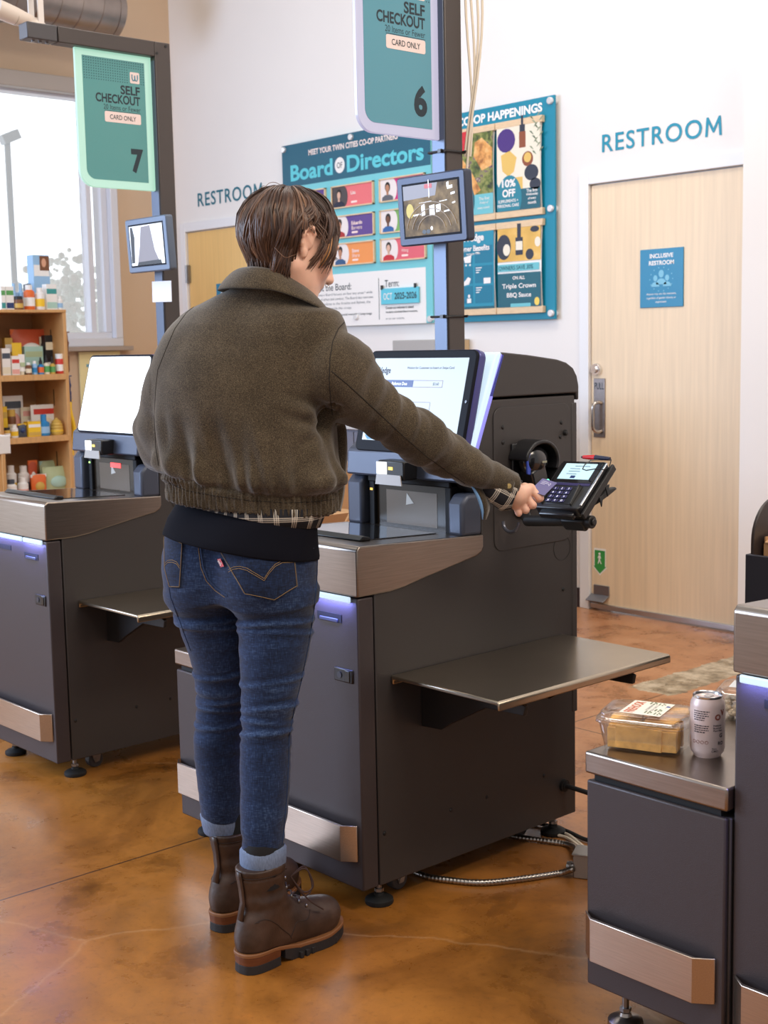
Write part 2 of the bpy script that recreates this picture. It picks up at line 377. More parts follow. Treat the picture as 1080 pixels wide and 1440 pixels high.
lk = MB(); lk.cyl((0.04, 0.002, 1.224), (0.04, -0.014, 1.224), 0.032, 28, 0.029); lk.cyl((0.04, -0.014, 1.224), (0.04, -0.024, 1.224), 0.017, 20, 0.015); lk.box((0.026, -0.03, 1.22), (0.054, -0.024, 1.228)); lk.build('lock_rose', chrome, d1, 0.001)
fh = MB(); fh.box((0.02, -0.004, 0.075), (0.12, 0.002, 0.13)); fh.prism([(0.0, 0.07), (-0.05, 0.05), (-0.05, 0.056), (0.0, 0.082)], 'x', 0.004, 0.118)
fh.build('foot_pull', M('foot_pull_steel', rgb(150, 152, 160), 0.35, 0.9), d1, 0.002)
tag(d1.children[0], None)
# green arrow sticker above the foot pull
stick = thing('arrow_sticker', (D1[0]+0.025, YW, 0), 'green arrow sticker above the foot pull of the maple door', 'sticker')
def offp(poly, k):
    cx = sum(p[0] for p in poly)/len(poly); cy = sum(p[1] for p in poly)/len(poly); return [(cx+(p[0]-cx)*k, cy+(p[1]-cy)*k) for p in poly]
ar = [(0.0, 0.12), (0.0, 0.038), (-0.008, 0.038), (0.033, 0.0), (0.074, 0.038), (0.066, 0.038), (0.066, 0.12)]
flat(MB(), offp(ar, 1.16), (0, 0.002, 0.188), (1, 0, 0), (0, 0, 1), 0.0003).build('backing', white_print, stick)
flat(MB(), ar, (0, 0.002, 0.188), (1, 0, 0), (0, 0, 1), 0.0011).build('arrow', M('green_print', rgb(56, 150, 70), 0.5), stick)
pic = MB(); o = (0, 0.002, 0.188); flat(pic, ellipse(0.013, 0.013, 0.032, 0.103), o, (1, 0, 0), (0, 0, 1), 0.0019)
flat(pic, [(0.026, 0.094), (0.036, 0.096), (0.042, 0.08), (0.039, 0.078), (0.035, 0.085), (0.036, 0.07), (0.045, 0.052), (0.041, 0.05), (0.031, 0.066), (0.024, 0.05), (0.02, 0.052), (0.027, 0.072), (0.027, 0.085), (0.022, 0.078), (0.019, 0.08)], o, (1, 0, 0), (0, 0, 1), 0.0019)
pic.build('walker_symbol', white_print, stick)
# hinge on the far door
hg = MB(); hg.box((0.0, -0.02, 1.82), (0.028, 0.0, 1.94)); hg.cyl((0.004, -0.02, 1.82), (0.004, -0.02, 1.94), 0.009, 10); hg.build('hinge', steel_dark, d2)

# washroom plaques on the two doors
sign_teal = M('plaque_teal', rgb(28, 128, 168), 0.4); pale = M('plaque_pale', rgb(120, 185, 210), 0.45)
def plaque(x, z, label):
    t = thing('restroom_plaque', (x, YW+0.002, z), label, 'sign')
    MB().box((-0.125, -0.006, -0.138), (0.125, 0.0, 0.138)).build('panel', sign_teal, t, 0.002)
    m = MB(); O = (0, -0.006, 0); X = (1, 0, 0); Z = (0, 0, 1)
    letters(m, 'INCLUSIVE', (0, -0.006, 0.105), X, Z, w=0.135, h=0.021, bold=0.03, lift=0.0005); letters(m, 'RESTROOM', (0, -0.006, 0.072), X, Z, w=0.145, h=0.021, bold=0.03, lift=0.0005)
    m.build('title_lettering', white_print, t)
    m = MB()
    for i, s in enumerate(('Anyone may use this restroom,', 'regardless of gender identity or', 'expression.')):
        letters(m, s, (0, -0.006, -0.075-0.019*i), X, Z, h=0.0125, bold=0.004, lift=0.0005)
    m.build('small_lettering', white_print, t)
    m = MB()
    for cx, cy, k in ((0, 0.02, 1.0), (-0.034, 0.0, 0.8), (0.034, 0.0, 0.8)):
        flat(m, ellipse(0.03*k, 0.036*k, cx, cy), O, X, Z, 0.0004)
        flat(m, [(cx+0.03*k*math.cos(a), cy-0.05*k+0.028*k*math.sin(a)) for a in [PI*i/12 for i in range(13)]], O, X, Z, 0.0004)
    for i in range(14):
        a = PI*2*i/14; flat(m, ellipse(0.006, 0.006, 0.066*math.cos(a), -0.006+0.056*math.sin(a), 8), O, X, Z, 0.0004)
    m.build('people_symbol', pale, t)
plaque(-3.922, 1.658, 'teal inclusive restroom plaque on the pale maple door with the pull plate')
plaque(-7.45, 1.66, 'teal restroom plaque on the dimmer-toned maple door behind the shopper')

# RESTROOM wall lettering over each door
def wall_word(x0, x1, z0, z1, label, m):
    o = MB(); w = x1-x0; h = z1-z0; letters(o, 'RESTROO', (x0, YW-0.001, z0), (1, 0, 0), (0, 0, 1), w=w*0.845, h=h, x='l', y='b', bold=0.010, spacing=1.12, lift=0.002)
    M_ = [(0, 0), (0.07, 1), (0.19, 1), (0.5, 0.40), (0.81, 1), (0.93, 1), (1, 0), (0.85, 0), (0.80, 0.68), (0.54, 0.18), (0.46, 0.18), (0.20, 0.68), (0.15, 0)]
    flat(o, [(x0+w*0.87+w*0.13*p[0], z0+h*p[1]) for p in M_], (0, YW-0.001, 0), (1, 0, 0), (0, 0, 1), 0.0012, 0.0008)
    ob = o.build('restroom_lettering', m); tag(ob, label, 'lettering')
wall_word(-4.28, -3.595, 2.281, 2.367, 'teal RESTROOM letters over the door beside the white column', teal)
wall_word(-7.757, -7.03, 2.323, 2.414, 'teal RESTROOM letters over the dimmer-toned maple door', M('deep_teal', rgb(20, 110, 130), 0.5))

# spiral duct, and the pale spot lamp in front of it
galv = M('galvanised_duct', rgb(150, 138, 130), 0.32, 0.9, var=0.2, vscale=5)
duct = thing('spiral_duct', (-7.55, 4.6, 3.46), 'galvanised spiral air duct high along the window wall', 'duct')
R0 = 0.165
m = MB(); m.cyl((0, -3.6, 0), (0, -0.02, 0), R0, 40); m.build('duct_pipe', galv, duct)
m = MB(); m.cyl((0, -0.03, 0), (0, 0.01, 0), R0+0.004, 40); m.ball((0, 0.0, 0), R0, 0.06, R0, 40, 10); m.build('end_cap', galv, duct)
m = MB()
for k in range(1, 26):
    y = -0.14*k; m.tube([(R0*math.cos(a), y+0.14*a/(2*PI)*1.0, R0*math.sin(a)) for a in [2*PI*i/28 for i in range(29)]], 0.0045, 5)
m.build('spiral_seam', galv, duct)
lampm = M('lamp_housing', rgb(214, 200, 188), 0.4)
sp = thing('spot_lamp', tuple(onx(28, 24, -5.2)), 'cream ceiling spot lamp hanging in front of the duct', 'lamp')
m = MB(); m.cyl((0.0, -0.10, 0.02), (0, -0.02, 0), 0.038, 24, 0.036); m.cyl((0, -0.02, 0), (0, 0.05, -0.01), 0.036, 24, 0.024); m.build('housing', lampm, sp)
m = MB(); m.lathe([(0.045, -0.085), (0.047, -0.06), (0.046, -0.02), (0.03, 0.0), (0.012, 0.006)], (0, 0.065, 0.0), 24); m.build('lamp_shade', lampm, sp)
m = MB(); m.box((0.036, 0.06, -0.05), (0.044, 0.085, 0.12)); m.box((-0.044, 0.06, -0.05), (-0.036, 0.085, 0.12)); m.box((-0.044, 0.06, 0.115), (0.044, 0.085, 0.123)); m.cyl((0, 0.072, 0.12), (0, 0.072, 1.6), 0.008, 10); m.build('yoke', M('lamp_yoke', rgb(222, 214, 208), 0.4), sp)

# outside the window: a lamp post and hazy shrubs
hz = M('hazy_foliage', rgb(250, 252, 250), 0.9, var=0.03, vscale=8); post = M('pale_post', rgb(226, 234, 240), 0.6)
lp = thing('street_lamp', tuple(onx(17, 330, -13.0)), 'pale street lamp outside the window', 'street lamp')
m = MB(); m.cyl((0, 0, -3.0), (0, 0, 0.95), 0.035, 10); m.build('pole', post, lp)
m = MB(); m.obox((0, 0.03, 0.98), (0, 0.9, 0.4), (1, 0, 0), (0, -0.4, 0.9), 0.10, 0.06, 0.05); m.build('lamp_head', post, lp, 0.01)
rnd = random.Random(3)
for (px, py, rx, lab) in ((98, 392, 0.7, 'hazy shrub outside the window beside the frame'), (-50, 405, 0.42, 'hazy shrub outside the window below the street lamp')):
    c = onx(px, py, -14.0); m = MB()
    for i in range(420):
        a = rnd.uniform(0, 2*PI); t = math.acos(rnd.uniform(-0.4, 1)); r = rx*rnd.uniform(0.45, 1.08)
        m.ball((c.x+r*math.sin(t)*math.cos(a), c.y+r*math.sin(t)*math.sin(a), c.z-0.5+1.1*r*math.cos(t)), rnd.uniform(0.03, 0.085)*rx, None, None, 6, 4)
    m.cyl((c.x, c.y, 0), (c.x, c.y, c.z), 0.06)
    tag(m.build('shrub', hz), lab, 'shrub')
# ================================================================ SELF CHECKOUTS
kdark = M('kiosk_powder_coat', (0.050, 0.044, 0.043, 1), 0.42, 0.25, bump=0.25, bscale=700)
kdoor = M('kiosk_door_coat', (0.056, 0.045, 0.047, 1), 0.40, 0.3, bump=0.25, bscale=700)
kgrey = M('kiosk_blue_grey', rgb(70, 76, 92), 0.4, 0.3, bump=0.1, bscale=500)
postface = M('post_cool_tint', rgb(84, 94, 112), 0.36, 0.45)  # paler blue-grey than the post: cool light put into the colour
kseam = M('shadow_gap', (0.006, 0.006, 0.006, 1), 0.7)
stain = M('counter_steel', rgb(150, 139, 130), 0.29, 1.0, var=0.12, vscale=9, stretch=(1, 1, 30), bump=0.04, bscale=90)
shelfst = M('shelf_steel', rgb(176, 164, 146), 0.30, 1.0, var=0.14, vscale=3, bump=0.03, bscale=120)
darkglass = M('scanner_glass', (0.02, 0.022, 0.026, 1), 0.06, 0.0, coat=0.5)
brownglass = M('tinted_scanner_glass', rgb(46, 38, 30), 0.22, 0.0, spec=0.3)
led_white = M('led_white', (0.25, 0.3, 0.34, 1), 0.4, emit=(0.66, 0.84, 1.0, 1), estr=0.85)
led_edge = M('led_violet', (0.3, 0.3, 0.9, 1), 0.4, emit=(0.26, 0.26, 1.0, 1), estr=0.35)
bezel = M('monitor_bezel', (0.008, 0.009, 0.015, 1), 0.55, spec=0.12)

def kiosk(O, label, mode):
    k = thing('self_checkout_kiosk', O, label, 'self checkout', None)
    W = -0.44
    # cabinet: side profile in y,z
    prof = [(0.054, 0.06), (0.79, 0.06), (0.79, 1.225), (0.442, 1.225), (0.385, 1.10), (0.385, 1.02), (0.424, 0.98), (0.424, 0.878), (0.054, 0.878)]
    MB().prism(prof, 'x', W, 0).build('cabinet', kdark, k, 0.003)
    hood = [(0.448, 1.231), (0.500, 1.345), (0.60, 1.336), (0.715, 1.322), (0.752, 1.313), (0.780, 1.298), (0.796, 1.276), (0.803, 1.25), (0.803, 1.212), (0.795, 1.212), (0.792, 1.231)]
    MB().prism(hood, 'x', W-0.004, 0.004).build('hood', kdark, k, 0.012, 4)
    MB().box((W, 0, 0.06), (0, 0.05, 0.778)).build('front_door', kdoor, k, 0.004)
    MB().prism(rrect(0.30, 0.37, 0.028, 5, 0.618, 1.02), 'x', 0.0, 0.003).build('access_panel', kdark, k, 0.0012)
    MB().box((-0.012, 0.776, 0.35), (0.002, 0.797, 1.205)).build('rear_edge', kdark, k, 0.003)
    # stainless counter
    ct = [(-0.003, 0.782), (-0.003, 0.893), (0.006, 0.903), (0.425, 0.886), (0.425, 0.855), (0.418, 0.842), (0.40, 0.833), (0.21, 0.800), (0.15, 0.788), (0.10, 0.782)]
    MB().prism(ct, 'x', W-0.004, 0.005).build('counter', stain, k, 0.004, 3)
    sl = -0.017/0.419
    def top(x, y, dz=0): return (x, y, 0.9035+sl*(y-0.006)+dz)
    m = MB(); a = [top(W+0.035, 0.10), top(-0.075, 0.10), top(-0.075, 0.335), top(W+0.035, 0.335)]
    m.add(a+[(p[0], p[1], p[2]+0.002) for p in a], [(0, 3, 2, 1), (4, 5, 6, 7), (0, 1, 5, 4), (1, 2, 6, 5), (2, 3, 7, 6), (3, 0, 4, 7)]); m.build('scanner_glass', darkglass, k)
    m = MB(); m.prism([(0.068, 0.902), (0.082, 0.913), (0.104, 0.908), (0.104, 0.899)], 'x', W+0.03, -0.065); m.build('glass_lip', black_plastic, k, 0.003)
    # scanner tower: bollards and window
    bp = [(0.352, 0.886), (0.352, 0.968), (0.372, 0.992), (0.424, 0.992), (0.424, 0.884)]
    for x0, x1 in ((-0.052, 0.002), (W-0.002, W+0.06)):
        b = MB(); b.prism(bp if x0 > -0.2 else [(0.352, 0.886), (0.352, 1.0), (0.372, 1.024), (0.424, 1.024), (0.424, 0.884)], 'x', x0, x1); b.build('bollard', kgrey, k, 0.010, 3)
    fr = MB(); x0, x1 = W+0.068, -0.058
    fr.box((x0, 0.372, 0.885), (x0+0.022, 0.44, 1.02)); fr.box((x1-0.022, 0.372, 0.885), (x1, 0.44, 1.02)); fr.box((x0, 0.368, 1.004), (x1, 0.44, 1.022))
    fr.build('scanner_frame', M('frame_black', (0.012, 0.012, 0.014, 1), 0.6, spec=0.2), k, 0.003)
    MB().box((x0+0.022, 0.382, 0.884), (x1-0.022, 0.392, 1.004)).build('scanner_window', brownglass, k)
    m = MB(); m.box((x0+0.06, 0.3812, 0.895), (x1-0.06, 0.3816, 0.985)); m.build('mirror', M('scanner_mirror', rgb(88, 72, 54), 0.4, 0.1), k)
    m = MB(); m.fprism([(0, 0), (0.03, 0.006), (0.004, 0.032)], (-0.235, 0.3810, 0.948), (1, 0, 0), (0, 0, 1), (0, -1, 0), 0.0006); m.build('painted_reflection', M('reflection_paint', rgb(196, 190, 180), 0.5), k)  # pale wedge paints a reflection onto the scanner window
    if mode == '7':
        MB().box((-0.235, 0.3795, 0.972), (-0.17, 0.3809, 0.988)).build('laser_line', M('laser_red', (1, 0.1, 0.1, 1), 0.5, emit=(1, 0.06, 0.05, 1), estr=1.4), k)
    m = MB(); m.box((x0+0.006, 0.3705, 0.98), (x0+0.016, 0.3715, 0.986)); m.build('status_light', M('amber_led' if mode != '7' else 'green_led', (1, 0.6, 0.1, 1), 0.5, emit=(1, 0.55, 0.08, 1) if mode != '7' else (0.1, 1, 0.3, 1), estr=1.2), k)
    # sloping head plate with printer
    hp = [(0.345, 1.022), (0.352, 1.09), (0.38, 1.11), (0.46, 1.11), (0.46, 1.022)]
    MB().prism(hp, 'x', W+0.005, -0.005).build('head_plate', kgrey, k, 0.006, 2)
    pm = MB(); pm.box((-0.255, 0.30, 1.022), (-0.155, 0.35, 1.072)); p_ = pm.build('coupon_printer', black_plastic, k, 0.004)
    MB().box((-0.258, 0.298, 1.036), (-0.218, 0.3005, 1.068)).build('printer_light', M('printer_glow', (1, 1, 1, 1), 0.4, emit=(0.85, 0.93, 1, 1), estr=1.0), p_, 0.003)
    MB().box((-0.212, 0.2985, 1.048), (-0.196, 0.3005, 1.056)).build('paper_light', M('amber_glow', (1, 0.7, 0.1, 1), 0.4, emit=(1, 0.72, 0.15, 1), estr=0.9), p_)
    m = MB(); m.fprism([(-0.255, -0.026), (-0.155, -0.026), (-0.165, 0.0), (-0.255, 0.0)], (0, 0.296, 1.036), (1, 0, 0), (0, 0.2, 1), (0, 1, 0), 0.003)
    m.build('paper_mouth', M('printer_mouth', rgb(150, 142, 136), 0.5, 0.3), p_)
    # LED column on the tower's front corner
    th = math.atan2(0.338-0.0, 1)  # slope set below by the two profile points
    ls = [(0.372, 1.085), (0.474, 1.338), (0.482, 1.345), (0.500, 1.345), (0.392, 1.085)]
    MB().prism(ls, 'x', -0.048, 0.0065).build('light_column', led_white, k, 0.006, 3)
    MB().prism([(p[0]+0.012, p[1]-0.004) for p in ls], 'x', -0.05, 0.004).build('light_column_edge', led_edge, k, 0.003)
    # monitor
    t = math.atan2(0.068, 0.262); ux = Vector((1, 0, 0)); uy = Vector((0, math.sin(t), math.cos(t))); un = ux.cross(uy)   # un points to the customer (-y)
    mw, mh = 0.405, 0.275; mo = Vector((-0.405, 0.350, 1.088))
    cx, cy = mw/2, mh/2
    mon = MB().fprism(rrect(mw, mh, 0.020, 6, cx, cy), mo-un*0.034, ux, uy, un, 0.034).build('monitor', bezel, k, 0.004, 3)
    MB().fprism(rrect(mw+0.004, mh+0.004, 0.02, 5, cx, cy), mo-un*0.030, ux, uy, un, 0.022).build('monitor_band', M('monitor_band', rgb(70, 70, 130), 0.3, 0.3), mon, 0.003)
    MB().box((-0.31, 0.397, 1.11), (-0.10, 0.45, 1.185)).build('monitor_mount', black_metal, mon, 0.005)
    if mode == '7':
        sc = M('screen_white', (0.9, 0.95, 1, 1), 0.25, emit=(0.96, 0.98, 1, 1), estr=1.05)
        MB().fprism(rrect(mw-0.016, mh-0.016, 0.014, 5, cx, cy), mo, ux, uy, un, 0.001).build('screen', sc, mon)
    else:
        sc = M('screen_pale_blue', (0.05, 0.06, 0.07, 1), 0.2, emit=(0.62, 0.72, 0.80, 1), estr=0.74)
        scr = MB().fprism(rrect(mw-0.052, mh-0.052, 0.001, 2, cx, cy+0.004), mo, ux, uy, un, 0.001).build('screen', sc, mon)
        navy = M('screen_navy', rgb(52, 70, 120), 0.4, emit=rgb(52, 70, 120), estr=0.7); sink = M('screen_ink', rgb(30, 40, 70), 0.5); swhite = M('screen_white_box', rgb(235, 240, 245), 0.4, emit=(0.8, 0.86, 0.9, 1), estr=0.7)
        P = lambda u, v: mo+ux*u+uy*v+un*0.0012
        m = MB(); letters(m, 'Wedge', P(0.040, 0.218), ux, uy, w=0.055, h=0.022, x='l', bold=0.025); letters(m, 'Waiting for Customer to Insert or Swipe Card', P(0.245, 0.226), ux, uy, w=0.175, h=0.0085, bold=0.015)
        letters(m, '$3.60', P(0.275, 0.184), ux, uy, h=0.0085, bold=0.01); m.build('screen_lettering', sink, mon)
        m = MB(); flat(m, [(0.085, 0.175), (0.19, 0.175), (0.19, 0.194), (0.085, 0.194)], mo, ux, uy, 0.0012, 0.0003); m.build('balance_bar', navy, mon)
        m = MB(); letters(m, 'Balance Due', P(0.138, 0.1845)+un*0.0006, ux, uy, h=0.0085, bold=0.01); m.build('balance_lettering', swhite, mon)
        m = MB()
        for (a, b, c, d) in ((0.19, 0.175, 0.30, 0.1765), (0.19, 0.1925, 0.30, 0.194), (0.2985, 0.175, 0.30, 0.194), (0.115, 0.135, 0.265, 0.1365), (0.265, 0.05, 0.2665, 0.135), (0.115, 0.05, 0.1165, 0.135), (0.115, 0.0485, 0.265, 0.05)):
            flat(m, [(a, b), (c, b), (c, d), (a, d)], mo, ux, uy, 0.0012, 0.0003)
        m.build('screen_outline', M('screen_rose', rgb(150, 130, 150), 0.4), mon)
        m = MB(); flat(m, [(0.16, 0.06), (0.235, 0.06), (0.225, 0.12), (0.17, 0.12)], mo, ux, uy, 0.0012, 0.0003); m.build('terminal_picture', M('screen_dark', rgb(40, 50, 75), 0.4), mon)
        m = MB(); flat(m, [(0.175, 0.075), (0.222, 0.075), (0.217, 0.11), (0.178, 0.11)], mo, ux, uy, 0.0016, 0.0003); m.build('picture_screen', M('screen_sky', rgb(120, 165, 200), 0.4, emit=rgb(120, 165, 200), estr=0.5), mon)
        m = MB(); flat(m, [(0.186, 0.113), (0.21, 0.113), (0.208, 0.121), (0.188, 0.121)], mo, ux, uy, 0.0016, 0.0003); m.build('picture_button', M('screen_red', rgb(200, 50, 60), 0.4), mon)
        m = MB(); flat(m, [(0.036, 0.042), (0.046, 0.032), (0.085, 0.032), (0.085, 0.054), (0.046, 0.054)], mo, ux, uy, 0.0012, 0.0003); m.build('back_button', M('screen_teal', rgb(20, 110, 150), 0.4, emit=rgb(20, 110, 150), estr=0.5), mon)
    m = MB(); m.fprism(ellipse(0.006, 0.008, mw-0.012, 0.14), mo, ux, uy, un, 0.002); m.build('camera_lens', M('lens_grey', rgb(80, 84, 96), 0.2), mon)
    # front door furniture
    for a, b in ((W+0.012, -0.155), (-0.145, -0.022)):
        MB().box((a, -0.007, 0.766), (b, 0.0, 0.781)).build('indicator_light', led_white, k, 0.003)
        ll = bpy.data.lights.new('indicator_glow', 'AREA'); ll.shape = 'RECTANGLE'; ll.size = b-a; ll.size_y = 0.012; ll.energy = 0.55; ll.color = (0.22, 0.26, 1.0)
        lo_ = bpy.data.objects.new('indicator_glow', ll); COL.objects.link(lo_); lo_.parent = k; lo_.location = ((a+b)/2, -0.014, 0.764); lo_.rotation_euler = (0.30, 0, 0)
    m = MB(); m.box((W+0.06, -0.0015, 0.728), (W+0.2, 0.001, 0.744)); m.box((-0.148, -0.0015, 0.713), (-0.058, 0.001, 0.733)); m.build('receipt_slot', kseam, k)
    m = MB(); m.box((-0.138, -0.004, 0.712), (-0.07, 0.0, 0.722)); m.build('slot_lip', kgrey, k, 0.002)
    m = MB(); m.box((-0.088, -0.004, 0.570), (-0.020, 0.002, 0.604)); lt = m.build('door_latch', black_plastic, k, 0.003)
    m = MB(); m.box((-0.046, -0.006, 0.573), (-0.028, -0.003, 0.601)); m.build('latch_lever', M('latch_black', (0.004, 0.004, 0.004, 1), 0.25), lt, 0.002)
    m = MB(); m.cyl((-0.066, -0.006, 0.587), (-0.066, -0.003, 0.587), 0.008, 16); m.build('key_lock', M('lock_dark', rgb(70, 72, 80), 0.35, 0.6), lt)
    kick(k, W+0.008, -0.016)
    # fold-down shelf
    sh = MB(); sh.prism([(0.002, 0.556), (0.002, 0.578), (0.352, 0.578), (0.358, 0.573), (0.358, 0.556), (0.352, 0.556), (0.350, 0.568), (0.01, 0.568), (0.01, 0.556)], 'y', 0.10, 0.735)
    so = sh.build('side_shelf', shelfst, k, 0.003)
    for y in (0.20, 0.60):
        b = MB(); b.prism([(0.0, 0.555), (0.32, 0.555), (0.345, 0.545), (0.340, 0.522), (0.22, 0.518), (0.11, 0.46), (0.07, 0.435), (0.0, 0.43)], 'y', y, y+0.012)
        b.box((0, y, 0.43), (0.004, y+0.05, 0.555)); b.build('shelf_bracket', black_metal, so, 0.002)
    for (y, z) in ((0.071, 0.189), (0.299, 0.19), (0.432, 0.191), (0.657, 0.196), (0.74, 0.70), (0.502, 1.154), (0.502, 1.115), (0.731, 1.154), (0.727, 1.116)):
        s = MB(); s.lathe([(0.0055, 0.0), (0.0055, 0.001), (0.004, 0.003), (0.001, 0.0036)], n=12); s.v = [(p[2]+(0.003 if z > 1 else 0), y+p[0], z+p[1]) for p in s.v]; s.build('screw', black_metal, k)
    s = MB(); s.lathe([(0.008, 0.0), (0.008, 0.004), (0.006, 0.009), (0.002, 0.010)], n=14); s.v = [(p[2]+0.003, 0.745+p[0], 1.126+p[1]) for p in s.v]; s.build('bolt', black_metal, k)
    m = MB(); m.tube([(0.0004, 0.735+0.034*math.cos(a), 0.815+0.034*math.sin(a)) for a in [2*PI*i/28 for i in range(28)]], 0.0006, 5, True); m.build('knockout', kseam, k)
    feet(k, ((W+0.05, 0.05), (-0.035, 0.08), (-0.04, 0.74), (W+0.05, 0.74)))
    for x in (-0.07, W+0.10): caster(k, x, 0.17)
    caster(k, -0.10, 0.66)
    return k

def kick(k, x0, x1, z0=0.132, z1=0.222):
    poly = [(x0, -0.004), (x0+0.004, -0.008), (x0+0.032, -0.030), (x1-0.032, -0.030), (x1-0.004, -0.008), (x1, -0.004), (x1, -0.001), (x1-0.03, -0.022), (x0+0.03, -0.022), (x0, -0.001)]
    return MB().prism(poly, 'z', z0, z1).build('kick_plate', steel, k, 0.002)
def feet(k, pts, fm=None, zb=0.06):
    for x, y in pts:
        m = MB(); m.lathe([(0.034, 0.0), (0.036, 0.004), (0.035, 0.012), (0.027, 0.017), (0.013, 0.021), (0.011, 0.028)], (x, y, 0.0), 22); ft = m.build('levelling_foot', fm or black_rubber, k)
        m = MB(); m.cyl((x, y, 0.024), (x, y, zb+0.002), 0.007, 12); m.cyl((x, y, 0.03), (x, y, 0.038), 0.012, 6); m.build('foot_stud', steel_dark, ft)
def caster(k, x, y):
    m = MB(); m.cyl((x-0.014, y, 0.027), (x+0.014, y, 0.027), 0.027, 22); c = m.build('caster_wheel', M('caster_grey', rgb(60, 58, 60), 0.5), k, 0.003)
    m = MB(); m.prism([(y-0.022, 0.062), (y+0.022, 0.062), (y+0.010, 0.02), (y-0.006, 0.018)], 'x', x+0.015, x+0.018); m.prism([(y-0.022, 0.062), (y+0.022, 0.062), (y+0.010, 0.02), (y-0.006, 0.018)], 'x', x-0.018, x-0.015)
    m.cyl((x-0.02, y, 0.027), (x+0.021, y, 0.027), 0.007, 10); m.build('caster_fork', steel_dark, c)

def bag_unit(O, label, zb=0.06, fm=None, dz=0.0):
    k = thing('bagging_unit', O, label, 'bagging stand')
    W = 0.322
    MB().box((0, 0.012, zb), (W, 0.60, 0.478+dz)).build('cabinet', kdark, k, 0.003)
    MB().box((0.0, 0, zb), (W-0.004, 0.012, 0.480+dz)).build('front_panel', kdoor, k, 0.004)
    MB().box((0.012, 0.01, 0.478+dz), (W-0.02, 0.58, 0.496+dz)).build('shadow_gap', kseam, k)
    MB().box((-0.002, -0.004, 0.494+dz), (W+0.002, 0.605, 0.538+dz)).build('scale_plate', stain, k, 0.005, 3)
    m = MB()
    for (x, y) in ((0.30, 0.13), (0.30, 0.07), (0.03, 0.06), (0.03, 0.55)): m.cyl((x, y, 0.537+dz), (x, y, 0.5392+dz), 0.007, 14)
    m.build('scale_screw', steel_dark, k)
    kick(k, 0.0, W-0.02, 0.135 if O[0] < -2 else 0.158, 0.222 if O[0] < -2 else 0.246)
    feet(k, ((0.05, 0.06), (W-0.05, 0.06), (0.05, 0.54), (W-0.05, 0.54)), fm, zb)
    return k

K6 = (-2.353, 2.028, 0.0); K7 = (-3.803, 2.000, 0.0); K5 = (-0.877, 2.015, 0.0)
kiosk(K6, 'dark checkout kiosk under the 6 sign that the shopper is using', '6')
kiosk(K7, 'dark checkout kiosk under the 7 sign with a blank white screen', '7')
kiosk(K5, 'dark checkout kiosk beside the drink can, cut by the picture edge', '5')
bag_unit((-3.136, 2.028, 0.0), 'low steel-topped bagging stand mostly behind the shopper\'s legs')
bag_unit((-1.642, 2.000, 0.0), 'low steel-topped bagging stand carrying the crackers and can', 0.092, M('foot_steel', rgb(170, 165, 160), 0.3, 1.0), 0.034)

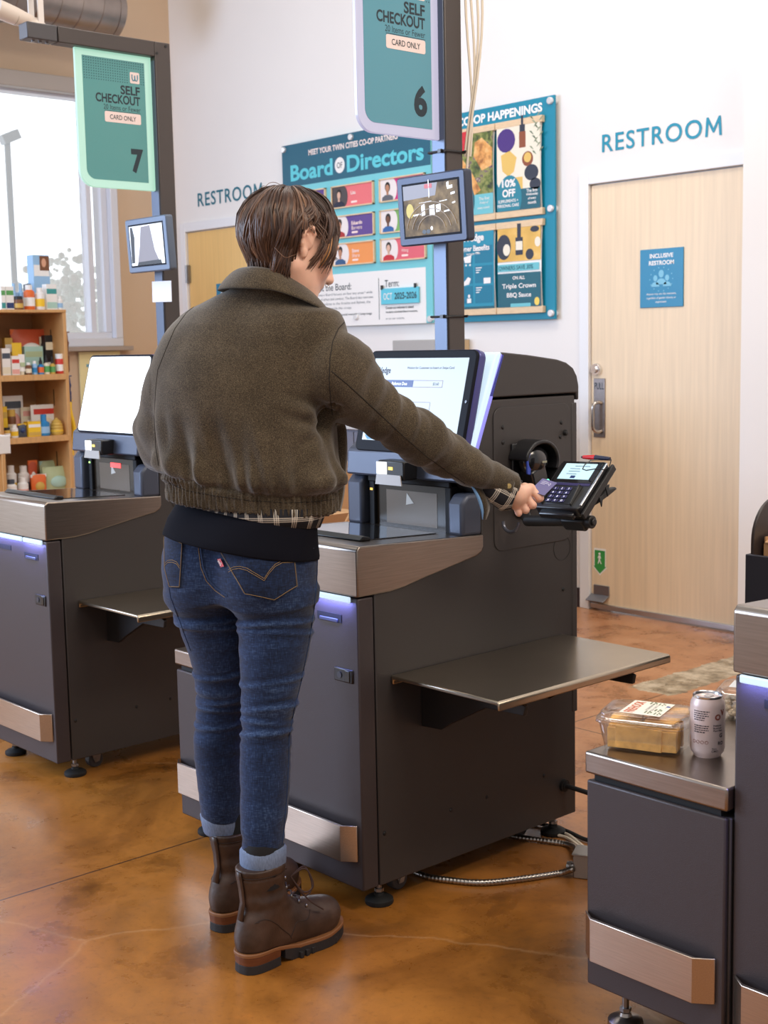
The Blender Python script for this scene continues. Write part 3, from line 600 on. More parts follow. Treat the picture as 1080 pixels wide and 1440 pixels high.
# ---------------------------------------------------------------- lane poles with sign and camera monitor
polem = M('pole_brown', (0.075, 0.062, 0.058, 1), 0.42, 0.3, bump=0.12, bscale=500)
def lane_pole(O, num, label, edge_col, edge_str, teal_col, frame_col):
    # O: front-right lower corner of post; post runs x -0.058..0, y 0..0.066
    t = thing('lane_pole', O, label, 'sign pole')
    ztop = 2.445-O[2]
    MB().box((-0.058, 0.004, 0), (0, 0.068, ztop)).build('post', polem, t, 0.003)
    MB().box((-0.054, 0.0, 0.0), (-0.004, 0.004, 1.05)).build('post_lit_face', postface, t, 0.001)  # added front strip that carries the painted cool light
    MB().box((-0.08, -0.02, 0), (0.012, 0.09, 0.012)).build('base_flange', black_metal, t, 0.003)
    arm = MB().box((-0.058, -0.372, ztop-0.052), (0, 0.0035, ztop)).build('arm', polem, t, 0.003)
    MB().box((-0.060, -0.485, ztop-0.052), (0.0, -0.375, ztop+0.001)).build('camera_pod', M('pod_grey', (0.085, 0.08, 0.085, 1), 0.4, 0.3), arm, 0.004)
    m = MB()
    for y in (-0.45, -0.425, -0.40): m.cyl((-0.03, y, ztop-0.056), (-0.03, y, ztop-0.05), 0.006, 12)
    m.build('camera_lens', steel_dark, arm)
    m = MB()
    for (y, z) in ((0.05, ztop-0.012), (0.012, ztop-0.04)): m.cyl((-0.001, y, z), (0.002, y, z), 0.005, 10)
    m.build('screw', black_metal, t)
    # sign: plane x = -0.03, faces +x
    ux = Vector((0, 1, 0)); uz = Vector((0, 0, 1)); z0 = ztop-0.052-0.463
    so = Vector((-0.03, -0.300, z0)); SW, SH = 0.298, 0.462
    pane = M('sign_edge_'+num, (0.30, 0.32, 0.34, 1), 0.2, emit=edge_col, estr=edge_str)
    sg = MB().fprism(rrect(SW, SH, 0.055, 8, SW/2, SH/2, (1, 0.0, 0.0, 0.0)), so-Vector((0.006, 0, 0)), ux, uz, Vector((1, 0, 0)), 0.012).build('sign', pane, t, 0.0015)
    face = M('sign_face_'+num, teal_col, 0.28, coat=0.3)
    iw, ih = SW-0.052, SH-0.05; icx, icy = SW/2-0.0, SH/2+0.002
    MB().fprism(rrect(iw, ih, 0.035, 8, icx, icy, (1, 0, 0, 0)), so+Vector((0.006, 0, 0)), ux, uz, Vector((1, 0, 0)), 0.0012).build('sign_face', face, sg)
    F = lambda u, v, l=0.0074: so+Vector((l, 0, 0))+ux*u+uz*v
    R = icx+iw/2-0.022; T = icy+ih/2
    m = MB()
    for i in range(26):
        for j in range(9):
            u = icx-iw/2+0.006+i*(iw-0.012)/25; v = T-0.006-j*0.0085
            if R-0.043 < u < R+0.004 and v < T-0.03: continue
            q = 0.0018; p = F(u, v); m.add([p+ux*a*q+uz*b*q for a, b in ((-1, -1), (1, -1), (1, 1), (-1, 1))], [(0, 1, 2, 3)])
    m.build('dot_pattern', M('sign_dark_dots', rgb(30, 84, 98), 0.5), sg)
    bl_ = M('badge_blush', rgb(240, 220, 216), 0.5)
    flat(MB(), rrect(0.038, 0.038, 0.004, 3, R-0.019, T-0.055), so, ux, uz, 0.0072, 0.0006).build('emblem_badge', bl_, sg); flat(MB(), rrect(0.145, 0.036, 0.006, 4, R-0.0725, T-0.196), so, ux, uz, 0.0072, 0.0006).build('card_badge', bl_, sg)
    dk = M('sign_ink', rgb(30, 46, 56), 0.5)
    m = MB(); letters(m, 'SELF', F(R, T-0.1), ux, uz, w=0.078, h=0.031, x='r', bold=0.03); letters(m, 'CHECKOUT', F(R, T-0.134), ux, uz, w=0.178, h=0.031, x='r', bold=0.03)
    m.build('title_lettering', dk, sg)
    m = MB(); letters(m, '20 Items or Fewer', F(R, T-0.163), ux, uz, w=0.148, h=0.017, x='r', bold=0.0); flat(m, [(R-0.145, T-0.1765), (R, T-0.1765), (R, T-0.175), (R-0.145, T-0.175)], so, ux, uz, 0.0072, 0.0004); m.build('limit_lettering', dk, sg)
    m = MB(); letters(m, 'CARD ONLY', F(R-0.0725, T-0.196, 0.0082), ux, uz, w=0.105, h=0.016, bold=0.008)
    m.build('card_lettering', dk, sg)
    m = MB(); m.tube([F(R-0.019+a, T-0.055+b, 0.0088) for a, b in ((-0.011, 0.011), (-0.011, -0.003), (-0.008, -0.009), (-0.003, -0.009), (0, -0.003), (0, 0.008), (0, -0.003), (0.003, -0.009), (0.008, -0.009), (0.011, -0.003), (0.011, 0.011))], 0.0016, 6); m.build('store_emblem', teal, sg)
    m = MB(); letters(m, num, F(R+0.004, icy-ih/2+0.030), ux, uz, w=0.050, h=0.084, x='r', y='b', bold=0.045); m.build('lane_number', dk, sg)
    # side glow strip where the sign meets the post
    MB().box((-0.036, -0.0025, z0+0.002), (-0.024, 0.0, z0+SH)).build('sign_clamp', pane, sg)
    # customer camera monitor
    zc = 1.738-O[2]; tl = 0.06
    mx = MB(); un = Vector((0, -math.cos(tl), math.sin(tl)*-1)); uu = Vector((0, -math.sin(tl)*1, math.cos(tl)))
    mo = Vector((0.005, -0.064, zc)); X = Vector((1, 0, 0)); nn = X.cross(uu)
    fm = MB().fprism(rrect(0.268, 0.19, 0.010, 4), mo-nn*0.03, X, uu, nn, 0.030).build('camera_monitor', frame_col, t, 0.004)
    MB().fprism(rrect(0.226, 0.150, 0.002, 2), mo, X, uu, nn, 0.0008).build('monitor_gasket', bezel, fm)
    MB().box((-0.05, -0.04, zc-0.04), (-0.008, 0.0, zc+0.04)).build('monitor_bracket', black_metal, fm, 0.003)
    return t, sg, fm, mo, X, uu, nn

pf6 = M('monitor_frame_blue', rgb(60, 66, 84), 0.4, 0.35); pf7 = M('monitor_frame_pale', rgb(104, 116, 134), 0.4, 0.35)
P6 = (-2.714, 2.700, 1.330); P7 = (P6[0]-1.447, 2.700, 1.330)
t6, sg6, fm6, mo, X, uu, nn = lane_pole(P6, '6', 'tall brown pole with the violet-edged 6 sign and camera monitor', (0.62, 0.58, 0.90, 1), 0.50, rgb(84, 150, 170), pf6)
# picture on the monitor of lane 6: a fisheye view of the shop
scm = bpy.data.materials.new('shop_view_screen'); scm.use_nodes = True
nt = scm.node_tree; b = nt.nodes['Principled BSDF']; tc = nt.nodes.new('ShaderNodeTexCoord'); n = nt.nodes.new('ShaderNodeTexNoise'); n.inputs['Scale'].default_value = 22; n.inputs['Detail'].default_value = 5
nt.links.new(tc.outputs['Object'], n.inputs[0]); rp = nt.nodes.new('ShaderNodeValToRGB'); e = rp.color_ramp.elements
e[0].position = 0.32; e[0].color = rgb(66, 52, 40); e[1].position = 0.7; e[1].color = rgb(176, 152, 116); q = e.new(0.5); q.color = rgb(122, 104, 80)
nt.links.new(n.outputs[0], rp.inputs[0]); nt.links.new(rp.outputs[0], b.inputs['Emission Color']); b.inputs['Emission Strength'].default_value = 0.95; b.inputs['Base Color'].default_value = (0.02, 0.02, 0.02, 1); b.inputs['Roughness'].default_value = 0.5; b.inputs['Specular IOR Level'].default_value = 0.15
scr6 = MB().fprism(rrect(0.214, 0.138, 0.001, 2), mo, X, uu, nn, 0.0014).build('screen', scm, fm6)
wv = M('view_white', rgb(225, 228, 232), 0.4, emit=rgb(215, 220, 226), estr=0.7); bv = M('view_brown', rgb(120, 98, 70), 0.4, emit=rgb(112, 92, 66), estr=0.6); yv = M('view_yellow', rgb(180, 160, 40), 0.4, emit=rgb(170, 150, 40), estr=0.6); rv = M('view_red', rgb(170, 60, 60), 0.4, emit=rgb(170, 60, 60), estr=0.6); dv = M('view_dark', rgb(40, 44, 48), 0.4); gv = M('view_slate', rgb(120, 116, 122), 0.4, emit=rgb(120, 116, 122), estr=0.6)
m = MB(); flat(m, [(-0.107, 0.069), (-0.107, 0.03), (0.02, 0.035), (0.03, 0.069)], mo, X, uu, 0.0014, 0.0003); m.build('screen_ceiling', gv, fm6)
m = MB()
for (x, y, w, h) in ((-0.03, 0.0, 0.014, 0.034), (0.005, -0.004, 0.02, 0.03), (0.03, 0.0, 0.018, 0.022), (-0.055, -0.012, 0.03, 0.006), (0.05, 0.018, 0.03, 0.004), (0.062, -0.01, 0.022, 0.006), (0.078, 0.052, 0.02, 0.01), (0.088, 0.035, 0.016, 0.008), (-0.004, 0.055, 0.003, 0.05), (0.09, 0.01, 0.012, 0.006), (-0.02, 0.02, 0.05, 0.003), (0.07, 0.06, 0.008, 0.014)):
    flat(m, [(x-w/2, y-h/2), (x+w/2, y-h/2+0.002), (x+w/2, y+h/2), (x-w/2, y+h/2-0.002)], mo, X, uu, 0.0017, 0.0003)
flat(m, ellipse(0.009, 0.011, 0.0, -0.052), mo, X, uu, 0.0017, 0.0003); m.build('screen_counters', wv, fm6)
m = MB()
for r in (0.05, 0.07, 0.09):
    m.tube([mo+nn*0.0022+X*(0.0+r*1.1*math.cos(a))+uu*(-0.062+r*0.9*math.sin(a)) for a in [PI*(0.06+0.88*i/20) for i in range(21)] if -0.062+r*0.9*math.sin(a) > -0.066], 0.0016, 4)
m.build('screen_floor_ring', bv, fm6)
m = MB(); flat(m, ellipse(0.03, 0.04, -0.083, 0.0), mo, X, uu, 0.0017, 0.0003); m.build('screen_shelf', yv, fm6)
m = MB(); flat(m, rrect(0.03, 0.012, 0.003, 3, -0.006, 0.062), mo, X, uu, 0.0017, 0.0003); m.build('screen_sign', rv, fm6)
m = MB(); flat(m, ellipse(0.016, 0.012, -0.03, -0.06), mo, X, uu, 0.0017, 0.0003); flat(m, ellipse(0.016, 0.012, -0.014, -0.06), mo, X, uu, 0.0017, 0.0003); m.build('screen_person', dv, fm6)
t7, sg7, fm7, mo7, X, uu, nn = lane_pole(P7, '7', 'tall brown pole with the green-edged 7 sign and camera monitor', (0.42, 0.90, 0.66, 1), 0.62, rgb(84, 152, 152), pf7)
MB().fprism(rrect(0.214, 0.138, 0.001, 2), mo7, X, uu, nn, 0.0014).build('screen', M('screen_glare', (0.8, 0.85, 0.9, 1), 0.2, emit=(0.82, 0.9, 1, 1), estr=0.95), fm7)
m = MB(); flat(m, [(-0.07, -0.069), (0.08, -0.069), (0.05, -0.02), (0.03, 0.066), (-0.03, 0.064), (-0.045, 0.0)], mo7, X, uu, 0.0014, 0.0003); m.build('screen_aisle', gv, fm7)
m = MB(); flat(m, [(-0.07, -0.069), (0.09, -0.069), (0.085, -0.055), (-0.06, -0.058)], mo7, X, uu, 0.0018, 0.0003); flat(m, [(-0.105, -0.06), (-0.085, -0.06), (-0.075, 0.03), (-0.085, 0.066), (-0.1, 0.066)], mo7, X, uu, 0.0018, 0.0003); m.build('screen_floor', dv, fm7)
# note stuck on pole 7
nt_ = MB().box((-0.062, -0.003, -0.037), (0.062, -0.001, 0.037)).build('paper_note', M('paper', rgb(238, 236, 240), 0.7)); nt_.location = (P7[0]-0.005, 2.699, 1.575); nt_.rotation_euler = (0, 0.02, 0)
tag(nt_, 'white paper note stuck on the pole of the 7 sign', 'note')
# zip ties and loose white cables on pole 6
for z in (1.90, 1.445):
    m = MB(); m.tube([(0.004, -0.005, 0), (0.004, 0.072, 0), (-0.062, 0.072, 0), (-0.062, -0.005, 0)], 0.0035, 6, True); m.box((-0.02, -0.012, -0.005), (-0.008, -0.003, 0.005)); m.cyl((0.002, 0.06, 0), (0.018, 0.062, 0.001), 0.003, 6)
    o = m.build('cable_tie', black_plastic); o.location = (P6[0], P6[1], z); tag(o, 'black cable tie around the 6 pole '+('above' if z > 1.6 else 'below')+' its camera monitor', 'cable tie')
m = MB()
for i in range(4):
    pts = []
    for j in range(17):
        s = j/16; z = 2.75-0.86*s if i < 3 else 2.75-0.95*s
        pts.append((P6[0]+0.004+0.020*math.sin(PI*s)*(0.5+0.35*i)+0.006*math.sin(9*s+i), P6[1]+0.085+0.012*i*(1-s)+0.008*math.cos(7*s+i), z))
    m.tube(pts, 0.0035, 6)
tag(m.build('cable_bundle', M('cream_cable', rgb(226, 214, 196), 0.5)), 'loose cream cables hanging behind the 6 pole', 'cable')
# ================================================================ NOTICE BOARDS ON THE BACK WALL
YB = YW-0.035                  # face of the boards
def W(px, py): p = ony(px, py, YB); return p.x, p.z
UX = Vector((1, 0, 0)); UZ = Vector((0, 0, 1))
wood = M('pale_wood_rail', rgb(226, 196, 158), 0.5, var=0.12, vscale=8, stretch=(3, 20, 30))
b1 = (-6.775, -5.45, 1.485, 2.605); b2 = (-5.331, -4.555, 1.482, 2.594)
def board(name, r, col, label):
    t = thing(name, ((r[0]+r[1])/2, YB, r[2]), label, 'notice board')
    m = MB(); m.box((-(r[1]-r[0])/2, 0.0, 0), ((r[1]-r[0])/2, 0.012, r[3]-r[2])); m.build('panel', col, t, 0.002)
    return t
aqua = M('aqua_print', rgb(118, 200, 208), 0.5); navyteal = M('navy_teal_print', rgb(22, 92, 116), 0.5); teal2 = M('bright_teal_print', rgb(0, 132, 160), 0.5)
B1 = board('directors_board', b1, aqua, 'wide aqua directors notice board with framed name cards'); B2 = board('happenings_board', b2, teal2, 'teal happenings notice board with four hanging posters')
def L1(x, z): return Vector((x, YB, z))-B1.location
def L2(x, z): return Vector((x, YB, z))-B2.location
def rectp(x0, x1, z0, z1): return [(x0, z0), (x1, z0), (x1, z1), (x0, z1)]
zh = 2.350
hw = (b1[1]-b1[0])/2
flat(MB(), rectp(-hw, hw, zh-b1[2], b1[3]-b1[2]), (0, 0, 0), UX, UZ, 0.0002).build('header', navyteal, B1)
cx1 = (b1[0]+b1[1])/2
m = MB(); letters(m, 'MEET YOUR TWIN CITIES CO-OP PARTNERS', (0, -0.001, 1.052), UX, UZ, w=0.80, h=0.034, bold=0.03, lift=0.0006); m.build('small_title', M('blush_print', rgb(244, 226, 218), 0.5), B1)
m = MB(); letters(m, 'Board', (-0.58, -0.001, 0.896), UX, UZ, w=0.405, h=0.098, x='l', y='b', bold=0.03, lift=0.0006); m.build('title_lettering', M('aqua_title', rgb(92, 200, 212), 0.5), B1); m = MB(); letters(m, 'Directors', (-0.045, -0.001, 0.896), UX, UZ, w=0.655, h=0.098, x='l', y='b', bold=0.03, lift=0.0006)
m.build('title_lettering', M('aqua_title', rgb(92, 200, 212), 0.5), B1)
flat(MB(), ellipse(0.09, 0.092, -0.11, 0.946), (0, 0, 0), UX, UZ, 0.001).build('of_disc', white_print, B1)
m = MB(); letters(m, 'OF', (-0.11, -0.001, 0.946), UX, UZ, w=0.05, h=0.034, bold=0.005, lift=0.0015); m.build('of_lettering', ink, B1)
# info sheet
sx0, sx1, sz0, sz1 = -0.60, 0.61, 0.0, 0.311
flat(MB(), rectp(sx0, sx1, sz0, sz1), (0, 0, 0), UX, UZ, 0.0006).build('info_sheet', white_print, B1)
m = MB(); letters(m, 'About the Board:', (-0.43, -0.001, 0.214), UX, UZ, h=0.040, w=0.40, x='l', y='b', bold=0.004, lift=0.0012); m.build('sheet_heading', ink, B1); m = MB(); letters(m, 'Term:', (0.268, -0.001, 0.214), UX, UZ, h=0.040, w=0.12, x='l', y='b', bold=0.004, lift=0.0012)
m.build('term_heading', ink, B1); flat(MB(), rectp(0.213, 0.217, 0.03, 0.27), (0, 0, 0), UX, UZ, 0.0012).build('divider_line', ink, B1)
m = MB()
for i, s in enumerate(('The Co-op Partners Board focuses on four key areas* while', 'upholding a code of ethics and conduct. The Board also oversees', 'and recommends updates to the Articles and Bylaws, the', 'policies that define and guide the co-op.')):
    letters(m, s, (-0.50, -0.001, 0.180-0.028*i), UX, UZ, h=0.020, w=(0.66, 0.665, 0.64, 0.47)[i], x='l', y='b', bold=0.0, lift=0.0012)
m.build('sheet_paragraph', grey_ink, B1); m = MB(); letters(m, 'or on our website.', (0.272, -0.001, 0.028), UX, UZ, h=0.012, w=0.16, x='l', y='b', lift=0.0012)
m.build('sheet_paragraph', grey_ink, B1)
m = MB(); letters(m, '*Financial oversight | Long-range', (-0.16, -0.001, 0.058), UX, UZ, h=0.018, w=0.31, x='l', y='b', bold=0.012, lift=0.0012)
m.build('sheet_bold', ink, B1); m = MB(); letters(m, 'Owners are welcome to attend', (0.272, -0.001, 0.088), UX, UZ, h=0.015, w=0.235, x='l', y='b', bold=0.015, lift=0.0012); letters(m, 'regularly scheduled Board meetings.', (0.272, -0.001, 0.062), UX, UZ, h=0.015, w=0.27, x='l', y='b', bold=0.015, lift=0.0012); m.build('sheet_bold', ink, B1)
tt = thing('term_tag', tuple(B1.location+Vector((0.405, -0.016, 0.160))), 'aqua OCT 2025-2026 term tag hung on the directors board', 'sign')
MB().box((-0.158, 0, -0.045), (0.158, 0.012, 0.045)).build('tag_panel', M('tag_aqua', rgb(96, 196, 216), 0.5), tt, 0.002)
m = MB(); letters(m, 'OCT', (-0.135, 0, 0), UX, UZ, h=0.038, w=0.075, x='l', bold=0.01, lift=0.0008); m.build('month_lettering', white_print, tt)
m = MB(); letters(m, '2025-2026', (-0.04, 0, 0), UX, UZ, h=0.038, w=0.185, x='l', bold=0.02, lift=0.0008); m.build('year_lettering', ink, tt)
m = MB(); m.box((-0.155, -0.004, 0.04), (-0.14, 0.004, 0.065)); m.box((0.125, -0.004, 0.04), (0.14, 0.004, 0.065)); m.build('tag_hook', black_metal, tt)
# stand-offs
def standoff(t, x, z):
    m = MB(); m.cyl((x, -0.016, z), (x, 0.034, z), 0.018, 18); m.build('standoff', M('standoff_silver', rgb(230, 230, 232), 0.25, 0.5), t, 0.003)
for px, py in ((400.0, 211.1), (494.4, 193), (502.2, 446)):
    x, z = W(px, py); q = L1(x, z); standoff(B1, min(max(q.x, -0.645), 0.645), q.z)
standoff(B1, 0.645, 0.022); standoff(B1, 0.645, 1.07); standoff(B1, -0.645, 0.03)
for z in (0.03, 0.555, 1.085):
    standoff(B2, 0.365, z)
    standoff(B2, -0.365, z)
# framed director cards
skin_t = [M('portrait_skin_a', rgb(224, 180, 156), 0.6), M('portrait_skin_b', rgb(186, 130, 98), 0.6), M('portrait_skin_c', rgb(112, 70, 48), 0.6)]
pcols = {'purple': rgb(92, 62, 140), 'coral': rgb(232, 112, 116), 'magenta': rgb(206, 30, 122), 'orange': rgb(238, 148, 76), 'rose': rgb(222, 96, 110), 'green': rgb(120, 170, 90)}
CW, CH = 0.378, 0.134
cx = {0: -0.427, 1: 0.006, 2: 0.435}; cz = {}
cards = [(0, 0, 'purple', 0, 'black', 'dark', None, 'purple framed name card directly above the shopper\'s hair'),
         (1, 0, 'coral', 0, 'navy', 'dark', ('Lisa', ''), 'coral framed name card in the top row of the directors board'),
         (2, 0, 'magenta', 1, 'grey', 'white', ('', ''), 'magenta framed name card at the top of the column by the camera monitor'),
         (1, 1, 'purple', 1, 'red', 'white', ('Eduardo', 'Barrera'), 'purple framed name card with a portrait in a red top'),
         (2, 1, 'green', 2, 'blue', 'white', ('', ''), 'framed name card half behind the camera monitor with blue-shirted portrait'),
         (0, 2, 'coral', 0, 'black', 'white', None, 'framed name card mostly hidden behind the shopper\'s forehead'),
         (1, 2, 'orange', 1, 'denim', 'white', ('Steve', 'Share'), 'orange framed name card beside the shopper\'s face'),
         (2, 2, 'rose', 0, 'scarlet', 'white', ('', 'Wang'), 'rose framed name card below the camera monitor')]
tops = {'black': rgb(25, 25, 30), 'navy': rgb(30, 34, 58), 'grey': rgb(96, 96, 104), 'red': rgb(168, 40, 40), 'blue': rgb(44, 96, 160), 'denim': rgb(44, 84, 130), 'scarlet': rgb(196, 40, 52)}
hair_m = M('portrait_hair', rgb(30, 22, 20), 0.6)
# row heights measured on the photograph
rowz = {0: 0.760, 1: 0.584, 2: 0.423}
for (c, r, col, sk, tp, bgc, nm, lab) in cards:
    o = B1.location+Vector((cx[c], -0.004, rowz[r]))
    t = thing('name_card', tuple(o), lab, 'name card', 'name cards on the directors board')
    fr = MB(); fr.box((-CW/2, -0.012, -CH/2), (CW/2, 0.003, -CH/2+0.008)); fr.box((-CW/2, -0.012, CH/2-0.008), (CW/2, 0.003, CH/2)); fr.box((-CW/2, -0.012, -CH/2), (-CW/2+0.008, 0.003, CH/2)); fr.box((CW/2-0.008, -0.012, -CH/2), (CW/2, 0.003, CH/2)); fr.build('frame', wood, t, 0.001)
    O = (0, 0, 0); w2, h2 = CW/2-0.008, CH/2-0.008
    flat(MB(), rectp(-w2, w2, -h2, h2), O, UX, UZ, 0.004).build('card', M('card_'+col, pcols[col], 0.5), t)
    ph = [(-w2, -h2)]+[(-w2+0.105+0.035*math.cos(a), h2*math.sin(a)) for a in [-PI/2+PI*i/12 for i in range(13)]]+[(-w2, h2)]
    flat(MB(), ph, O, UX, UZ, 0.005).build('portrait_ground', M('portrait_'+bgc, rgb(70, 60, 62) if bgc == 'dark' else rgb(236, 226, 222), 0.5), t)
    px = -w2+0.062
    sh = [(px-0.048, -h2), (px+0.048, -h2), (px+0.045, -h2+0.02), (px+0.02, -h2+0.032), (px-0.02, -h2+0.032), (px-0.045, -h2+0.02)]
    flat(MB(), sh, O, UX, UZ, 0.0066).build('portrait_top', M('portrait_top_'+tp, tops[tp], 0.6), t)
    flat(MB(), ellipse(0.044, 0.056, px, 0.017) if sk != 1 or tp == 'grey' else ellipse(0.04, 0.046, px, 0.025), O, UX, UZ, 0.0058).build('portrait_hair', hair_m, t)
    m = MB(); flat(m, ellipse(0.031, 0.042, px, 0.009), O, UX, UZ, 0.0072); flat(m, rectp(px-0.008, px+0.008, -0.028, -0.008), O, UX, UZ, 0.0072); m.build('portrait_face', skin_t[sk], t)
    if nm:
        m = MB()
        if nm[0]: letters(m, nm[0], (-0.012, 0, 0.016), UX, UZ, h=0.022, x='l', bold=0.03, lift=0.0062)
        if nm[1]: letters(m, nm[1], (-0.012, 0, -0.012), UX, UZ, h=0.022, x='l', bold=0.004, lift=0.0062)
        flat(m, rrect(0.055, 0.012, 0.006, 4, 0.016, -0.038), O, UX, UZ, 0.0056); m.build('name_lettering', M('card_lettering', rgb(250, 222, 214), 0.5), t)

# happenings board: title and four hanging posters
m = MB(); letters(m, 'CO-OP HAPPENINGS', (0.308, -0.001, 1.040), UX, UZ, w=0.60, h=0.046, x='r', y='b', bold=0.035, lift=0.0012); m.build('title_lettering', M('white_title', rgb(250, 246, 244), 0.5), B2)
white_paper = M('poster_paper', rgb(242, 238, 234), 0.55)
def noisy(name, stops, scale, det=4):
    if name in MATS: return MATS[name]
    mt = bpy.data.materials.new(name); mt.use_nodes = True; nt = mt.node_tree; b = nt.nodes['Principled BSDF']; b.inputs['Roughness'].default_value = 0.45
    tc = nt.nodes.new('ShaderNodeTexCoord'); n = nt.nodes.new('ShaderNodeTexNoise'); n.inputs['Scale'].default_value = scale; n.inputs['Detail'].default_value = det
    nt.links.new(tc.outputs['Object'], n.inputs[0]); r = nt.nodes.new('ShaderNodeValToRGB'); e = r.color_ramp.elements
    while len(e) < len(stops): e.new(0.5)
    for i, (p, c) in enumerate(stops): e[i].position = p; e[i].color = c
    nt.links.new(n.outputs[0], r.inputs[0]); nt.links.new(r.outputs[0], b.inputs['Base Color']); MATS[name] = mt; return mt
salad = noisy('salad_print', [(0.32, rgb(40, 44, 24)), (0.45, rgb(96, 110, 44)), (0.55, rgb(150, 150, 80)), (0.63, rgb(92, 52, 92)), (0.72, rgb(206, 190, 150))], 26)
salmon = noisy('fillet_print', [(0.3, rgb(150, 88, 40)), (0.5, rgb(226, 160, 84)), (0.7, rgb(240, 196, 130))], 24)
mustard = noisy('mustard_print', [(0.3, rgb(206, 158, 64)), (0.6, rgb(230, 184, 92)), (0.75, rgb(240, 206, 140))], 9)
leaf = noisy('herb_print', [(0.4, rgb(84, 104, 74)), (0.6, rgb(150, 158, 128))], 30)
printm = {k: M('print_'+k, v, 0.5) for k, v in {'red': rgb(206, 36, 48), 'purple': rgb(70, 36, 120), 'teal': rgb(30, 128, 148), 'deep': rgb(18, 92, 108), 'amber': rgb(140, 72, 36), 'black': rgb(34, 30, 34), 'gold': rgb(226, 186, 96), 'slate': rgb(40, 44, 60), 'cream': rgb(236, 226, 206), 'lteal': rgb(110, 190, 200), 'mid': rgb(26, 140, 168)}.items()}
PW = 0.314
def poster(xc, zt, zb, label, paint):
    t = thing('hanging_poster', (xc, YB-0.012, zb), label, 'poster', 'posters hanging on the happenings board')
    h = zt-zb; rl = 0.034
    MB().box((-PW/2-0.004, -0.012, h-rl), (PW/2+0.004, 0.0115, h)).build('top_rail', wood, t, 0.002)
    MB().box((-PW/2-0.004, -0.012, 0), (PW/2+0.004, 0.0115, rl)).build('bottom_rail', wood, t, 0.002)
    n = 14; v = []; f = []
    for i in range(n+1):
        s = i/n; bow = -0.010*math.sin(PI*s)
        for sx in (-1, 1): v.append((sx*PW/2*0.97, bow, rl*0.8+s*(h-1.6*rl))); 
    f = [(2*i, 2*i+1, 2*i+3, 2*i+2) for i in range(n)]
    sh = MB().add(v, f, True).build('sheet', white_paper, t)
    paint(t, PW*0.95/2, rl, h-rl); return t
def P2(name, poly, mat, t, lift=0.0125): return flat(MB(), poly, (0, 0, 0), UX, UZ, lift, 0.0004).build(name, mat, t)
def T2(t, name, rows, mat, lift=0.0150):
    m = MB()
    for (s, x, z, h, w, al, bo) in rows: letters(m, s, (x, 0, z), UX, UZ, h=h, w=w, x=al, bold=bo, lift=lift)
    return m.build(name, mat, t)
def paint_salmon(t, w, z0, z1):
    P2('photo', rectp(-w, w, z0+0.10, z1), salad, t)
    m = MB(); flat(m, [(-0.10, 0.16), (-0.02, 0.12), (0.06, 0.16), (0.0, 0.25), (-0.07, 0.33), (-0.12, 0.31)], (0, 0, 0), UX, UZ, 0.0132); flat(m, [(0.01, 0.34), (0.07, 0.26), (0.14, 0.28), (0.145, 0.37), (0.07, 0.43), (0.02, 0.41)], (0, 0, 0), UX, UZ, 0.0132); m.build('fillet_picture', salmon, t)
    P2('red_badge', [(-w, 0.36), (-0.03, 0.375), (-0.02, 0.40), (-0.035, 0.43), (-0.02, 0.45), (-0.04, 0.475), (-w, 0.47)], printm['red'], t, 0.0138)
    P2('band', rectp(-w, w, z0, z0+0.105), printm['lteal'], t, 0.0132)
    P2('offer_disc', [(-w, z0)]+[(-0.07+0.085*math.cos(a), 0.11+0.105*math.sin(a)) for a in [-0.8+i*3.4/16 for i in range(17)]]+[(-w, 0.21)], printm['deep'], t, 0.0138)
    T2(t, 'offer_lettering', [('10%', -0.07, 0.16, 0.042, 0.11, 'c', 0.035), ('OFF', -0.07, 0.11, 0.042, 0.11, 'c', 0.035)], white_print)
    T2(t, 'date_lettering', [('The first', 0.085, 0.115, 0.016, None, 'c', 0.01), ('Friday of', 0.085, 0.092, 0.016, None, 'c', 0.01), ('every month', 0.08, 0.066, 0.016, None, 'c', 0.01)], white_print)
